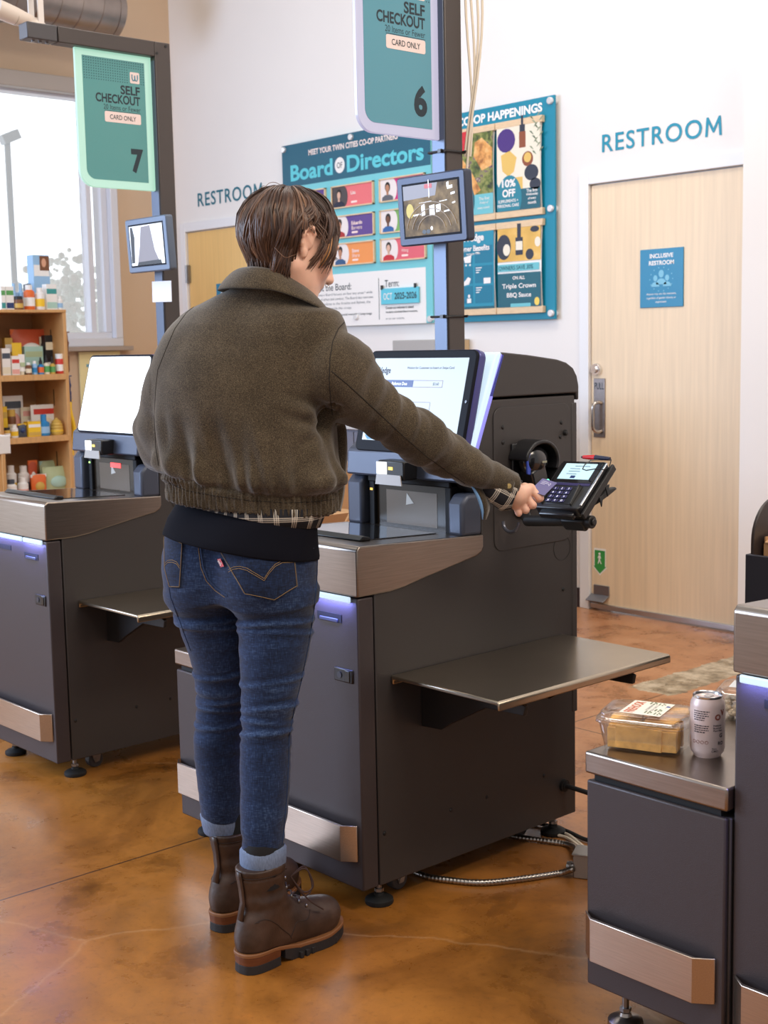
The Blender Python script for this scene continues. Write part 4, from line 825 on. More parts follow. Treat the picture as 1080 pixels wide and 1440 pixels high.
def paint_bodycare(t, w, z0, z1):
    P2('photo', rectp(-w, w, z0+0.10, z1), printm['cream'], t)
    P2('purple_badge', [(x*1.1, z) for x, z in ellipse(0.115, 0.12, -0.075, z1-0.065, 16)], printm['purple'], t, 0.0134)
    m = MB(); m2 = 0
    P2('bottle_picture', rectp(0.008, 0.052, 0.345, 0.425), printm['amber'], t, 0.0132); P2('balm_tin_picture', ellipse(0.075, 0.075, 0.065, 0.285), printm['amber'], t, 0.0131)
    m = MB(); flat(m, rectp(0.012, 0.048, 0.425, 0.46), (0, 0, 0), UX, UZ, 0.0132); flat(m, rectp(0.022, 0.036, 0.46, 0.505), (0, 0, 0), UX, UZ, 0.0132); m.build('pump_picture', printm['slate'], t); P2('jar_picture', ellipse(0.095, 0.08, 0.09, 0.215), printm['slate'], t, 0.0132); P2('jar_picture', ellipse(0.075, 0.06, 0.115, 0.155), printm['slate'], t, 0.0132)
    m = MB(); flat(m, ellipse(0.05, 0.05, 0.065, 0.292), (0, 0, 0), UX, UZ, 0.0136); flat(m, [(-0.11, 0.24), (-0.12, 0.32), (-0.06, 0.34), (-0.01, 0.30), (-0.03, 0.23), (-0.07, 0.21)], (0, 0, 0), UX, UZ, 0.0132); flat(m, rectp(-0.02, 0.03, 0.14, 0.20), (0, 0, 0), UX, UZ, 0.0132); m.build('balm_picture', printm['gold'], t)
    m = MB()
    for i in range(16):
        a = (0.125+0.02*math.sin(i*2.1), 0.30+0.0125*i); q = 0.03*(1 if i % 2 else -1)
        flat(m, [(a[0], a[1]), (a[0]+q*0.5, a[1]+0.02), (a[0]+q, a[1]+0.022), (a[0]+q*0.5, a[1]+0.008)], (0, 0, 0), UX, UZ, 0.0131)
    m.build('herb_picture', leaf, t)
    P2('band', rectp(-w, w, z0, z0+0.105), printm['deep'], t, 0.0132)
    P2('offer_disc', [(-w, z0)]+[(-0.062+0.085*math.cos(a), 0.10+0.115*math.sin(a)) for a in [-0.6+i*3.2/16 for i in range(17)]]+[(-w, 0.18)], printm['teal'], t, 0.0138)
    T2(t, 'offer_lettering', [('10%', -0.065, 0.175, 0.04, 0.095, 'c', 0.035), ('OFF', -0.065, 0.125, 0.04, 0.09, 'c', 0.035), ('SUPPLEMENTS +', -0.07, 0.085, 0.016, 0.14, 'c', 0.02), ('PERSONAL CARE', -0.07, 0.062, 0.016, 0.15, 'c', 0.02)], white_print)
    T2(t, 'date_lettering', [('The first', 0.095, 0.125, 0.016, None, 'c', 0.02), ('Wednesday', 0.095, 0.105, 0.016, None, 'c', 0.02), ('of every', 0.095, 0.085, 0.016, None, 'c', 0.02), ('month', 0.095, 0.065, 0.016, None, 'c', 0.02)], white_print)
def paint_benefits(t, w, z0, z1):
    P2('ground', rectp(-w, w, z0, z1), printm['mid'], t)
    P2('foot_band', rectp(-w, w, z0, z0+0.012), printm['deep'], t, 0.0134)
    m = MB()
    for i in range(2):
        for j in range(3): flat(m, rectp(-w+0.012+i*(w-0.002), -0.006+i*(w-0.004), z0+0.03+j*0.105, z0+0.122+j*0.105), (0, 0, 0), UX, UZ, 0.0132)
    m.build('benefit_box', M('print_teal_box', rgb(0, 116, 146), 0.5), t)
    T2(t, 'poster_title', [('Wedge', 0.0, z1-0.035, 0.05, 0.16, 'c', 0.04), ('Owner Benefits', 0.0, z1-0.085, 0.03, 0.24, 'c', 0.025), ('Starting July 1, 2024', 0.0, z1-0.115, 0.012, None, 'c', 0.02)], white_print)
    m = MB()
    for x, z in ((-0.045, 0.30),): flat(m, [(x-0.03, z+0.01), (x+0.03, z+0.02), (x+0.025, z-0.02), (x-0.018, z-0.02)], (0, 0, 0), UX, UZ, 0.0138); flat(m, ellipse(0.012, 0.012, x-0.01, z-0.032, 10), (0, 0, 0), UX, UZ, 0.0138); flat(m, ellipse(0.012, 0.012, x+0.02, z-0.032, 10), (0, 0, 0), UX, UZ, 0.0138)
    flat(m, [(-0.10, 0.155), (-0.035, 0.165), (-0.02, 0.195), (-0.04, 0.205)], (0, 0, 0), UX, UZ, 0.0138)
    flat(m, rectp(0.075, 0.125, 0.165, 0.195), (0, 0, 0), UX, UZ, 0.0138); flat(m, rectp(-0.05, -0.02, 0.066, 0.09), (0, 0, 0), UX, UZ, 0.0138); flat(m, ellipse(0.016, 0.02, -0.035, 0.102, 12), (0, 0, 0), UX, UZ, 0.0138)
    for i in range(2):
        for j in range(3):
            for k in range(3): flat(m, rectp(-w+0.018+i*w, -w+0.062+i*w-0.01*k, z0+0.108+j*0.105-0.012*k, z0+0.113+j*0.105-0.012*k), (0, 0, 0), UX, UZ, 0.0138)
    m.build('benefit_icon', white_print, t)
def paint_sauce(t, w, z0, z1):
    P2('photo', rectp(-w, w, z0+0.235, z1), mustard, t)
    m = MB(); flat(m, rectp(-0.022, 0.028, 0.30, 0.39), (0, 0, 0), UX, UZ, 0.0132); flat(m, rectp(-0.01, 0.015, 0.39, 0.46), (0, 0, 0), UX, UZ, 0.0132); m.build('sauce_picture', printm['slate'], t); P2('pan_picture', ellipse(0.10, 0.13, -0.105, 0.345), printm['slate'], t, 0.0132); P2('bowl_picture', ellipse(0.055, 0.055, 0.075, 0.30), printm['slate'], t, 0.0132); P2('dish_picture', ellipse(0.06, 0.03, 0.11, z1-0.015), printm['slate'], t, 0.0132)
    P2('egg_picture', ellipse(0.05, 0.06, -0.085, 0.33), printm['cream'], t, 0.0138); P2('bottle_label_picture', rectp(-0.02, 0.026, 0.325, 0.37), printm['cream'], t, 0.0138); P2('onion_picture', ellipse(0.04, 0.05, 0.13, 0.36), printm['cream'], t, 0.0134)
    P2('save_band', rectp(-w, w-0.01, z0+0.185, z0+0.222), printm['lteal'], t, 0.0132); P2('ground', rectp(-w, w, z0, z0+0.175), printm['deep'], t, 0.0132); P2('foot_band', rectp(-0.06, 0.08, z0, z0+0.018), printm['lteal'], t, 0.0136)
    T2(t, 'save_lettering', [('OWNERS SAVE 30%', -w+0.008, z0+0.203, 0.022, 0.24, 'l', 0.005)], printm['deep'])
    T2(t, 'offer_lettering', [('ON ALL', 0.0, z0+0.15, 0.018, None, 'c', 0.02), ('Triple Crown', 0.0, z0+0.105, 0.032, 0.235, 'c', 0.02), ('BBQ Sauce', 0.0, z0+0.06, 0.028, 0.17, 'c', 0.02)], white_print)
    P2('seal', ellipse(0.035, 0.042, w-0.025, z0+0.025), M('print_seal', rgb(238, 206, 90), 0.5), t, 0.0146)
xr, xl = -4.780, -5.107
poster(xl, 2.503, 2.012, 'hanging poster with salmon fillets and a red badge', paint_salmon); poster(xr, 2.503, 2.012, 'hanging poster with bottles, purple badge and 10% OFF', paint_bodycare)
poster(xl, 1.991, 1.517, 'hanging teal owner benefits poster half behind the 6 pole', paint_benefits); poster(xr, 1.991, 1.517, 'hanging poster advertising Triple Crown BBQ Sauce', paint_sauce)
gb = thing('wall_box', (-5.46, YW, 1.0), 'grey wall box below the directors board behind kiosk monitor', 'box')
MB().box((-0.26, -0.10, 0), (0.26, 0, 0.392)).build('box_body', M('box_grey', rgb(172, 168, 164), 0.5), gb, 0.004); MB().box((0.255, -0.09, 0.01), (0.262, -0.006, 0.386)).build('box_side', M('box_tan', rgb(196, 168, 130), 0.6), gb)
# ================================================================ CARD TERMINAL, HAND SCANNER, CARD
def frame_obj(name, o, R3, label, cat):
    t = thing(name, (0, 0, 0), label, cat); t.matrix_world = Matrix.Translation(o) @ R3.to_4x4(); return t
RT = (Matrix.Rotation(0.067, 3, 'Z') @ Matrix.Rotation(-0.021, 3, 'Y') @ Matrix.Rotation(0.695, 3, 'X'))
tc_ = onx(802, 681, -2.13)
tm = frame_obj('card_terminal', tc_, RT, 'black card payment terminal with lit screen on a swing arm', 'card terminal')
tblack = M('terminal_black', (0.012, 0.012, 0.015, 1), 0.28, coat=0.3); tviolet = M('terminal_violet', rgb(58, 52, 96), 0.3, 0.2)
TW, TL = 0.138, 0.164
MB().fprism(rrect(TW, TL, 0.012, 5), (0, 0, -0.028), (1, 0, 0), (0, 1, 0), (0, 0, 1), 0.028).build('housing', tblack, tm, 0.004, 3)
MB().prism([(-TL/2-0.004, -0.03), (TL/2+0.004, -0.03), (TL/2+0.004, -0.012), (-TL/2-0.004, -0.012)], 'x', TW/2+0.001, TW/2+0.009).build('side_rail', black_metal, tm, 0.002)
MB().box((TW/2-0.004, -TL/2+0.012, -0.001), (TW/2+0.002, TL/2-0.006, 0.0022)).build('chrome_edge', chrome, tm, 0.001)
MB().box((-0.062, 0.004, 0.0), (0.060, 0.078, 0.0015)).build('screen_surround', M('gloss_black', (0.006, 0.006, 0.008, 1), 0.08), tm, 0.0006)
ts = MB().box((-0.048, 0.016, 0.0014), (0.046, 0.070, 0.0022)).build('screen', M('terminal_screen', (0.4, 0.55, 0.6, 1), 0.15, emit=rgb(158, 196, 206), estr=0.85), tm)
m = MB()
for i, (w, x) in enumerate(((0.045, 0.006), (0.03, -0.012), (0.034, -0.01), (0.03, -0.014))): m.box((x-w/2, 0.060-0.009*i, 0.0022), (x+w/2, 0.0616-0.009*i, 0.0025))
m.box((-0.012, 0.019, 0.0022), (0.002, 0.028, 0.0025)); m.build('screen_marks', M('terminal_ink', rgb(40, 62, 110), 0.4), ts)
MB().box((-0.058, -0.004, 0.0), (0.058, 0.004, 0.001)).build('violet_band', tviolet, tm)
MB().box((-0.045, -0.068, -0.001), (0.036, -0.010, 0.0012)).build('keypad_well', M('well_black', (0.008, 0.008, 0.01, 1), 0.3), tm, 0.001)
kv = M('key_violet', rgb(46, 44, 92), 0.35); km = MB()
for r in range(4):
    for c in range(3):
        x = -0.033+c*0.020; y = -0.018-r*0.0135
        kk = MB(); kk.box((x-0.0082, y-0.0048, 0.0012), (x+0.0082, y+0.0048, 0.0034)); kk.build('key', kv, tm, 0.001)
m = MB()
for r, row in enumerate((('1', '2', '3'), ('4', '5', '6'), ('7', '8', '9'), ('x', '0', 'o'))):
    for c, ch in enumerate(row): letters(m, ch, (-0.033+c*0.020, -0.018-r*0.0135, 0.0037), (1, 0, 0), (0, 1, 0), h=0.006, bold=0.01)
m.build('key_numerals', M('key_white', rgb(235, 235, 245), 0.4, emit=rgb(220, 220, 240), estr=0.5), tm)
MB().prism([(-0.070, 0.0), (-0.070, 0.006), (-0.012, 0.014), (-0.006, 0.0)], 'x', 0.036, 0.041).build('key_shield', tblack, tm, 0.001)
MB().prism([(-0.070, 0.0), (-0.070, 0.006), (-0.012, 0.014), (-0.006, 0.0)], 'x', -0.050, -0.045).build('key_shield', tblack, tm, 0.001)
MB().box((-0.052, -TL/2-0.012, -0.026), (0.052, -TL/2+0.004, -0.010)).build('card_reader', tblack, tm, 0.004)
# stylus with red tip and coiled leash
m = MB(); m.cyl((-0.006, 0.089, 0.006), (0.030, 0.089, 0.006), 0.0045, 12, 0.0068); st = m.build('stylus', M('stylus_red', rgb(214, 30, 36), 0.35), tm)
m = MB(); m.cyl((0.030, 0.089, 0.006), (0.074, 0.087, 0.005), 0.0068, 12, 0.0045); m.build('stylus_grip', M('stylus_navy', rgb(34, 34, 60), 0.4), st)
m = MB(); m.cyl((-0.012, 0.089, 0.006), (-0.006, 0.089, 0.006), 0.002, 10, 0.004); m.build('stylus_tip', MATS['stylus_navy'], st)
m = MB(); m.tube([(0.076, 0.087, 0.005), (0.086, 0.076, 0.012), (0.088, 0.056, 0.006), (0.082, 0.042, 0.012), (0.066, 0.034, 0.022), (0.045, 0.026, 0.024), (0.030, 0.032, 0.022), (0.024, 0.05, 0.018), (0.030, 0.072, 0.014), (0.044, 0.084, 0.004)], 0.0014, 8); m.build('leash', black_plastic, tm)
# mount: cradle, knuckle and swing arm back to the kiosk
m = MB(); m.box((-0.045, -0.07, -0.050), (0.062, 0.055, -0.028)); m.prism([(-0.02, -0.05), (0.035, -0.05), (0.07, -0.075), (0.072, -0.085), (0.03, -0.07)], 'x', 0.050, 0.064); m.build('cradle', black_metal, tm, 0.004)
for y in (0.03, -0.005):
    m = MB(); m.fprism([(0, 0), (0.022, -0.012), (0.006, 0.016)], (0.068, y, -0.036), (0.2, 0, -1), (0, 1, 0), (1, 0, 0.2), 0.004); m.build('cradle_fin', black_metal, tm, 0.001)
kn = MB(); kn.box((-0.015, -0.078, -0.085), (0.052, -0.040, -0.048)); kno = kn.build('knuckle', black_metal, tm, 0.006)
m = MB(); m.cyl((0.045, -0.06, -0.066), (0.068, -0.06, -0.066), 0.016, 24); m.cyl((0.068, -0.06, -0.066), (0.074, -0.06, -0.066), 0.009, 16); m.build('tension_knob', M('knob_black', (0.03, 0.028, 0.028, 1), 0.4, 0.4), kno, 0.002)
inv = tm.matrix_world.inverted()
pa = inv @ Vector((-2.352, 2.60, 0.945)); pb = Vector((0.0, -0.06, -0.066)); pm_ = inv @ Vector((-2.24, 2.50, 0.925))
m = MB(); m.tube([pa, pa.lerp(pm_, 0.5), pm_, pm_.lerp(pb, 0.5), pb], 0.014, 14); m.build('swing_arm', black_metal, tm)
m = MB(); n_ = (inv.to_3x3() @ Vector((1, 0, 0))); m.cyl(pa, pa+n_*0.012, 0.034, 24); m.build('arm_base', black_metal, tm, 0.002)
m = MB(); q = inv @ Vector((-2.31, 2.515, 0.915)); ring_pts = [q+Vector((0.026*math.cos(a), 0.026*math.sin(a)*0.75, 0.026*math.sin(a)*0.66)) for a in [PI*1.0+PI*i/10 for i in range(11)]]; m.tube(ring_pts, 0.0045, 8); m.build('hose_loop', M('loop_grey', rgb(96, 98, 110), 0.3, 0.5), tm)

# hand scanner in a hooded holster on the kiosk side
hc = onx(738, 655, -2.35)
hs = thing('hand_scanner', (-2.3498, hc.y, hc.z), 'black hooded hand scanner holster on the kiosk side panel', 'scanner')
hs.scale = (0.9, 0.80, 0.88)
sblack = M('scanner_gloss', (0.010, 0.010, 0.012, 1), 0.18, coat=0.5)
prof = []
for i in range(17):
    a = -0.15*PI+1.12*PI*i/16
    prof.append((0.082*math.cos(a), 0.062*math.sin(a)+0.018))
outer = prof; inner = [(y*0.86, (z-0.018)*0.84+0.016) for y, z in prof]
shell = outer+[(0.078, -0.075), (0.062, -0.082)]
poly = outer+inner[::-1]
m = MB(); m.prism(poly, 'x', 0.0, 0.072)
m.prism([(0.073, -0.01), (0.086, 0.0), (0.05, -0.085), (0.03, -0.085)], 'x', 0.0, 0.07); m.build('hood', black_plastic, hs, 0.006, 3)
m = MB(); m.box((0, -0.07, -0.075), (0.01, 0.075, 0.07)); m.build('back_plate', black_plastic, hs, 0.004)
m = MB(); m.ball((0.036, -0.004, 0.018), 0.032, 0.062, 0.046, 22, 14); m.obox((0.036, 0.004, -0.045), (1, 0, 0), (0, 0.94, 0.34), (0, -0.34, 0.94), 0.026, 0.036, 0.046); m.build('scanner_body', sblack, hs, 0.008, 3)
m = MB(); m.fprism([(-0.045, -0.03), (-0.03, -0.034), (-0.022, 0.03), (-0.05, 0.03)], (0.05, -0.012, 0.012), (0, 1, 0), (0, 0, 1), (1, 0, 0), 0.006); m.build('blue_reflector', M('scanner_blue', rgb(60, 84, 190), 0.25, 0.3), hs, 0.002)
m = MB(); m.ball((0.066, 0.028, -0.042), 0.004, 0.006, 0.005, 12, 8); m.build('ready_light', M('ready_green', (0.1, 0.9, 0.5, 1), 0.4, emit=(0.2, 1, 0.6, 1), estr=1.3), hs)
m = MB(); m.box((0.0668, 0.0, 0.012), (0.0676, 0.022, 0.018)); m.build('maker_badge', M('badge_grey', rgb(150, 150, 130), 0.5), hs)

# ================================================================ CABLES AND CONDUIT ON THE FLOOR
flex = M('flexible_steel', rgb(176, 170, 164), 0.3, 1.0)
def ribbed(pts, r, name, label):
    P = [Vector(p) for p in pts]; out = []
    for i in range(len(P)-1):
        p0 = P[max(i-1, 0)]; p1 = P[i]; p2 = P[i+1]; p3 = P[min(i+2, len(P)-1)]
        n = max(4, int((p2-p1).length/0.0032))
        for k in range(n):
            s = k/n; out.append(0.5*((2*p1)+(p2-p0)*s+(2*p0-5*p1+4*p2-p3)*s*s+(3*p1-p0-3*p2+p3)*s**3))
    m = MB(); m.tube(out, [r*(1.0 if (i % 3) else 0.8) for i in range(len(out))], 10)
    return tag(m.build(name, flex, sharp=180), label, 'conduit')
def fl(px, py, z=0.009): p = onz(px, py, z); return (p.x, p.y, z)
ribbed([fl(560, 1210), fl(592, 1230), fl(635, 1238), fl(682, 1241), fl(740, 1235), fl(786, 1228), fl(806, 1222, 0.03)], 0.0085, 'flexible_conduit', 'ribbed steel conduit lying nearest on the floor beside the kiosk')
ribbed([fl(690, 1166), fl(722, 1176), fl(765, 1182), fl(800, 1188), fl(812, 1196, 0.03)], 0.0085, 'flexible_conduit', 'ribbed steel conduit running under the kiosk\'s back foot')
def plain(pts, r, name, label, mat, cat='cable'):
    m = MB(); P = [Vector(p) for p in pts]; out = []
    for i in range(len(P)-1):
        p0 = P[max(i-1, 0)]; p1 = P[i]; p2 = P[i+1]; p3 = P[min(i+2, len(P)-1)]
        for k in range(8):
            s = k/8; out.append(0.5*((2*p1)+(p2-p0)*s+(2*p0-5*p1+4*p2-p3)*s*s+(3*p1-p0-3*p2+p3)*s**3))
    out.append(P[-1]); m.tube(out, r, 8); return tag(m.build(name, mat), label, cat)
plain([(-2.355, 2.766, 0.15), (-2.31, 2.77, 0.148), (-2.24, 2.80, 0.13), (-2.15, 2.86, 0.08), (-1.98, 2.95, 0.009), (-1.8, 2.98, 0.008)], 0.007, 'power_cable', 'black cable leaving the grommet in the kiosk side', black_rubber)
m = MB(); m.cyl((-2.3535, 2.766, 0.15), (-2.345, 2.766, 0.15), 0.017, 20); m.cyl((-2.345, 2.766, 0.15), (-2.341, 2.766, 0.15), 0.012, 20); tag(m.build('cable_grommet', black_rubber), 'black rubber grommet on the kiosk side with a cable through it', 'grommet')
plain([fl(745, 1155, 0.008), fl(790, 1166, 0.008), fl(822, 1180, 0.008), fl(850, 1186, 0.008)], 0.006, 'power_cable', 'black cable on the floor behind the kiosk\'s back foot', black_rubber)
for i, dy in enumerate((0, 5)):
    plain([fl(768, 1168+dy, 0.006), fl(795, 1172+dy, 0.006), fl(815, 1186+dy, 0.006), fl(828, 1198+dy, 0.006)], 0.0045, 'data_cable', 'cream data cable on the floor beside the junction box', MATS['cream_cable']) ['group'] = 'cream data cables'
jc = onz(822, 1230, 0.0); jb = thing('junction_box', (jc.x, jc.y, 0), 'small galvanised junction box on the floor behind the bagging stand', 'junction box', rz=0.5)
jb.scale = (0.8, 0.8, 0.75)
gz = M('galvanised_box', rgb(158, 154, 150), 0.4, 0.8)
MB().box((-0.03, -0.04, 0.0), (0.05, 0.04, 0.085)).build('box_body', gz, jb, 0.004); MB().box((-0.034, -0.044, 0.082), (0.054, 0.044, 0.088)).build('cover', gz, jb, 0.002)
m = MB(); m.cyl((-0.055, -0.01, 0.03), (-0.03, -0.01, 0.03), 0.016, 16); m.cyl((-0.046, -0.01, 0.03), (-0.04, -0.01, 0.03), 0.02, 6); m.build('conduit_fitting', steel_dark, jb)
m = MB(); m.cyl((0.0, 0.04, 0.05), (0.0, 0.062, 0.05), 0.016, 16); m.build('conduit_fitting', steel_dark, jb)

# ================================================================ GROCERIES ON THE BAGGING STAND
ZT = 0.572
clear = bpy.data.materials.new('clear_plastic'); clear.use_nodes = True; _n = clear.node_tree; _n.nodes.remove(_n.nodes['Principled BSDF'])
_t = _n.nodes.new('ShaderNodeBsdfTransparent'); _t.inputs[0].default_value = (0.99, 0.99, 0.99, 1); _g = _n.nodes.new('ShaderNodeBsdfGlossy'); _g.inputs['Roughness'].default_value = 0.08; _lw = _n.nodes.new('ShaderNodeLayerWeight'); _lw.inputs[0].default_value = 0.25
_ma = _n.nodes.new('ShaderNodeMath'); _ma.operation = 'MULTIPLY_ADD'; _ma.inputs[1].default_value = 0.30; _ma.inputs[2].default_value = 0.025; _n.links.new(_lw.outputs['Fresnel'], _ma.inputs[0])
_mx = _n.nodes.new('ShaderNodeMixShader'); _n.links.new(_ma.outputs[0], _mx.inputs[0]); _n.links.new(_t.outputs[0], _mx.inputs[1]); _n.links.new(_g.outputs[0], _mx.inputs[2]); _n.links.new(_mx.outputs[0], _n.nodes['Material Output'].inputs[0])
cA, cB, cC = onz(838, 1013, 0.634), onz(957, 1026, 0.634), onz(968, 996, 0.634)
ax = (cB-cA); LW = 0.180; ax.z = 0; ax.normalize(); ay = Vector((-ax.y, ax.x, 0)); LD = 0.135
cen = (cA+cB)*0.5+ay*LD/2
tub = thing('cracker_tub', (cen.x, cen.y, ZT+0.0012), 'clear plastic tub of crackers with a white label on the bagging stand', 'food tub', rz=math.atan2(ax.y, ax.x))
def shell(mb, w0, d0, z0, w1, d1, z1, r, n=6):
    a = rrect(w0, d0, r, n); b = rrect(w1, d1, r*1.3, n); k = len(a)
    mb.add([(p[0], p[1], z0) for p in a]+[(p[0], p[1], z1) for p in b], [(i, (i+1) % k, k+(i+1) % k, k+i) for i in range(k)], True); return a, b, k
m = MB(); a, b, k = shell(m, 0.150, 0.100, 0.0, 0.172, 0.120, 0.054, 0.016); m.f.append(tuple(range(k))[::-1]); m.sm.append(False)
ob = m.build('tub_base', clear, tub); so = ob.modifiers.new('wall', 'SOLIDIFY'); so.thickness = 0.0007
m = MB(); shell(m, 0.172, 0.120, 0.054, LW, LD, 0.056, 0.02); shell(m, LW, LD, 0.056, LW, LD, 0.062, 0.022); shell(m, LW, LD, 0.062, 0.176, 0.125, 0.064, 0.022); shell(m, 0.176, 0.125, 0.064, 0.165, 0.114, 0.074, 0.022)
_, bb_, k = shell(m, 0.165, 0.114, 0.074, 0.155, 0.104, 0.0765, 0.02); o_ = len(m.v)-k; m.f.append(tuple(o_+i for i in range(k))); m.sm.append(False)
ob = m.build('tub_lid', clear, tub); so = ob.modifiers.new('wall', 'SOLIDIFY'); so.thickness = 0.0007
lb = MB(); lb.box((-0.040, -0.050, 0.0768), (0.042, 0.046, 0.0772)); lbl = lb.build('paper_label', M('label_cream', rgb(240, 232, 216), 0.6), tub); lbl.rotation_euler = (0, 0, -0.06)
m = MB(); letters(m, 'FIREHOOK', (-0.024, -0.002, 0.0775), (0, 1, 0), (-1, 0, 0), w=0.084, h=0.020, bold=0.02); m.build('brand_lettering', M('label_orange', rgb(200, 92, 48), 0.6), lbl)
m = MB(); letters(m, 'ROSEMARY', (0.004, 0.004, 0.0775), (0, 1, 0), (-1, 0, 0), w=0.045, h=0.006); letters(m, 'SEA SALT', (0.014, 0.004, 0.0775), (0, 1, 0), (-1, 0, 0), w=0.045, h=0.006); letters(m, 'NET WT 8 OZ', (0.034, 0.02, 0.0775), (0, 1, 0), (-1, 0, 0), w=0.025, h=0.003); m.build('label_print', grey_ink, lbl)
m = MB()
for (x, y, s) in ((0.002, 0.036, 1), (0.02, 0.034, 0.8), (0.026, -0.01, 1), (0.012, -0.03, 1), (0.032, -0.034, 0.9)):
    for j in range(5): flat(m, ellipse(0.004*s, 0.009*s, x+0.006*math.cos(j*1.26), y+0.006*math.sin(j*1.26), 8), (0, 0, 0), (1, 0, 0), (0, 1, 0), 0.0774, 0.0002)
m.build('herb_drawing', M('label_green', rgb(110, 128, 96), 0.6), lbl)
m = MB(); m.box((0.032, 0.018, 0.0773), (0.040, 0.026, 0.0775)); m.build('label_mark', M('label_blue', rgb(60, 90, 160), 0.6), lbl)
ck = M('cracker_gold', rgb(238, 178, 94), 0.7, var=0.30, vscale=38, bump=0.3, bscale=300); rnd = random.Random(5)
mw = Matrix.Translation(tub.location) @ Matrix.Rotation(tub.rotation_euler.z, 4, 'Z')
spec = [(-0.052, -0.040, 0.034, 0.02, 0), (-0.006, -0.041, 0.046, 0.022, 0.02), (0.034, -0.038, 0.036, 0.02, -0.03), (-0.03, -0.032, 0.056, 0.022, 0), (0.03, -0.030, 0.05, 0.022, 0.02), (0.0, -0.022, 0.068, 0.023, 0), (-0.03, -0.012, 0.05, 0.023, 0.02), (0.035, -0.010, 0.045, 0.023, 0), (0.0, 0.0, 0.066, 0.024, 0), (-0.025, 0.012, 0.05, 0.023, 0), (0.03, 0.014, 0.05, 0.023, 0), (0.0, 0.026, 0.066, 0.024, 0)]
for i, (x, y, hw_, hh, tl) in enumerate(spec):
    m = MB(); m.obox((0, 0, 0), (1, 0, 0), (0, 1, 0), (0, 0, 1), min(hw_, 0.068-abs(x)), 0.0022, hh)
    o = m.build('cracker', ck, None, 0.001); o.matrix_world = mw @ Matrix.Translation((x, y, hh+0.003)) @ Matrix.Rotation(tl, 4, 'Y')
    tag(o, 'golden square cracker standing on edge in the clear tub', 'cracker', 'crackers standing in the tub')
for i, (x, y, r) in enumerate(((-0.04, 0.0, 0.1), (0.035, -0.012, -0.12), (0.0, 0.028, 0.05), (0.045, 0.026, 0.3))):
    m = MB(); m.box((-0.03, -0.02, 0), (0.03, 0.02, 0.004)); o = m.build('cracker', ck, None, 0.001); o.matrix_world = mw @ Matrix.Translation((x, y, 0.0525+0.0048*i)) @ Matrix.Rotation(r, 4, 'Z')
    tag(o, 'golden cracker lying flat on top under the tub lid', 'cracker', 'crackers lying under the lid')
# drink can
cc = onz(994.5, 1061, ZT); can = thing('drink_can', (cc.x, cc.y, ZT), 'pale pink drink can on the steel bagging stand', 'can')
cang = M('can_blush', rgb(216, 196, 192), 0.35, 0.2); alu = M('can_aluminium', rgb(205, 205, 210), 0.25, 1.0)
m = MB(); m.lathe([(0.0255, 0.0), (0.0265, 0.003), (0.031, 0.009), (0.033, 0.016), (0.033, 0.100), (0.0315, 0.107), (0.0275, 0.115)], n=44); m.build('can_body', cang, can)
m = MB(); m.lathe([(0.0275, 0.1148), (0.0283, 0.117), (0.0283, 0.1195), (0.0272, 0.1205), (0.0255, 0.119), (0.0245, 0.1145), (0.001, 0.1145)], n=44); m.build('can_top', alu, can)
m = MB(); m.fprism(rrect(0.014, 0.020, 0.006, 5, 0.0, 0.004), (0, 0, 0.1155), (1, 0, 0), (0, 1, 0), (0, 0, 1), 0.0014); m.build('pull_tab', alu, can, 0.0004)
ca = math.atan2(-cc.y, -cc.x)             # facing the camera
def wrap(mb, s, u, v, h=None, w=None, bold=0.0, rot=False, al='l'):
    q = MB(); letters(q, s, (u, v, 0), (0, 1, 0) if rot else (1, 0, 0), (-1, 0, 0) if rot else (0, 1, 0), h=h, w=w, x=al, bold=bold)
    o = len(mb.v)
    for p in q.v:
        a = ca+p[0]/0.033; mb.v.append((0.0333*math.cos(a), 0.0333*math.sin(a), p[1]))
    for f_ in q.f: mb.f.append(tuple(i+o for i in f_)); mb.sm.append(False)
m = MB()
def dashes(mb, u0, u1, v, t):        # illegible small print: a row of short strokes
    r = random.Random(int(v*1e5)); u = u0
    while u < u1-0.001:
        e = min(u1, u+r.uniform(0.002, 0.006)); n = 3
        pts = [u+(e-u)*k/n for k in range(n+1)]; o = len(mb.v)
        for x in pts:
            a = ca+x/0.033; mb.v += [(0.0333*math.cos(a), 0.0333*math.sin(a), v), (0.0333*math.cos(a), 0.0333*math.sin(a), v+t)]
        for k in range(n): mb.f.append((o+2*k, o+2*k+2, o+2*k+3, o+2*k+1)); mb.sm.append(False)
        u = e+0.0011
for i in range(5): dashes(m, -0.028, (0.004, 0.001, 0.002, -0.004, -0.006)[i], 0.092-0.0042*i, 0.0021)
for i in range(4): dashes(m, -0.027, (0.003, 0.001, 0.002, -0.003)[i], 0.064-0.0042*i, 0.0021)
for i, s in enumerate(('Prebiotic', 'Botanical', 'Plant fiber')): wrap(m, s, 0.011, 0.066-0.005*i, h=0.0036, bold=0.02)
wrap(m, 'Non', 0.009, 0.021, h=0.0036, bold=0.01); wrap(m, 'GMO', 0.008, 0.016, h=0.0042, bold=0.01); wrap(m, 'G', 0.024, 0.046, h=0.008, bold=0.03); wrap(m, 'RO', 0.021, 0.031, h=0.007, bold=0.03)
m.build('can_print', M('can_ink', rgb(52, 44, 52), 0.5), can)
m = MB(); wrap(m, 'O', 0.014, 0.082, h=0.012, bold=0.06); wrap(m, 'V', 0.026, 0.090, h=0.012, bold=0.06)
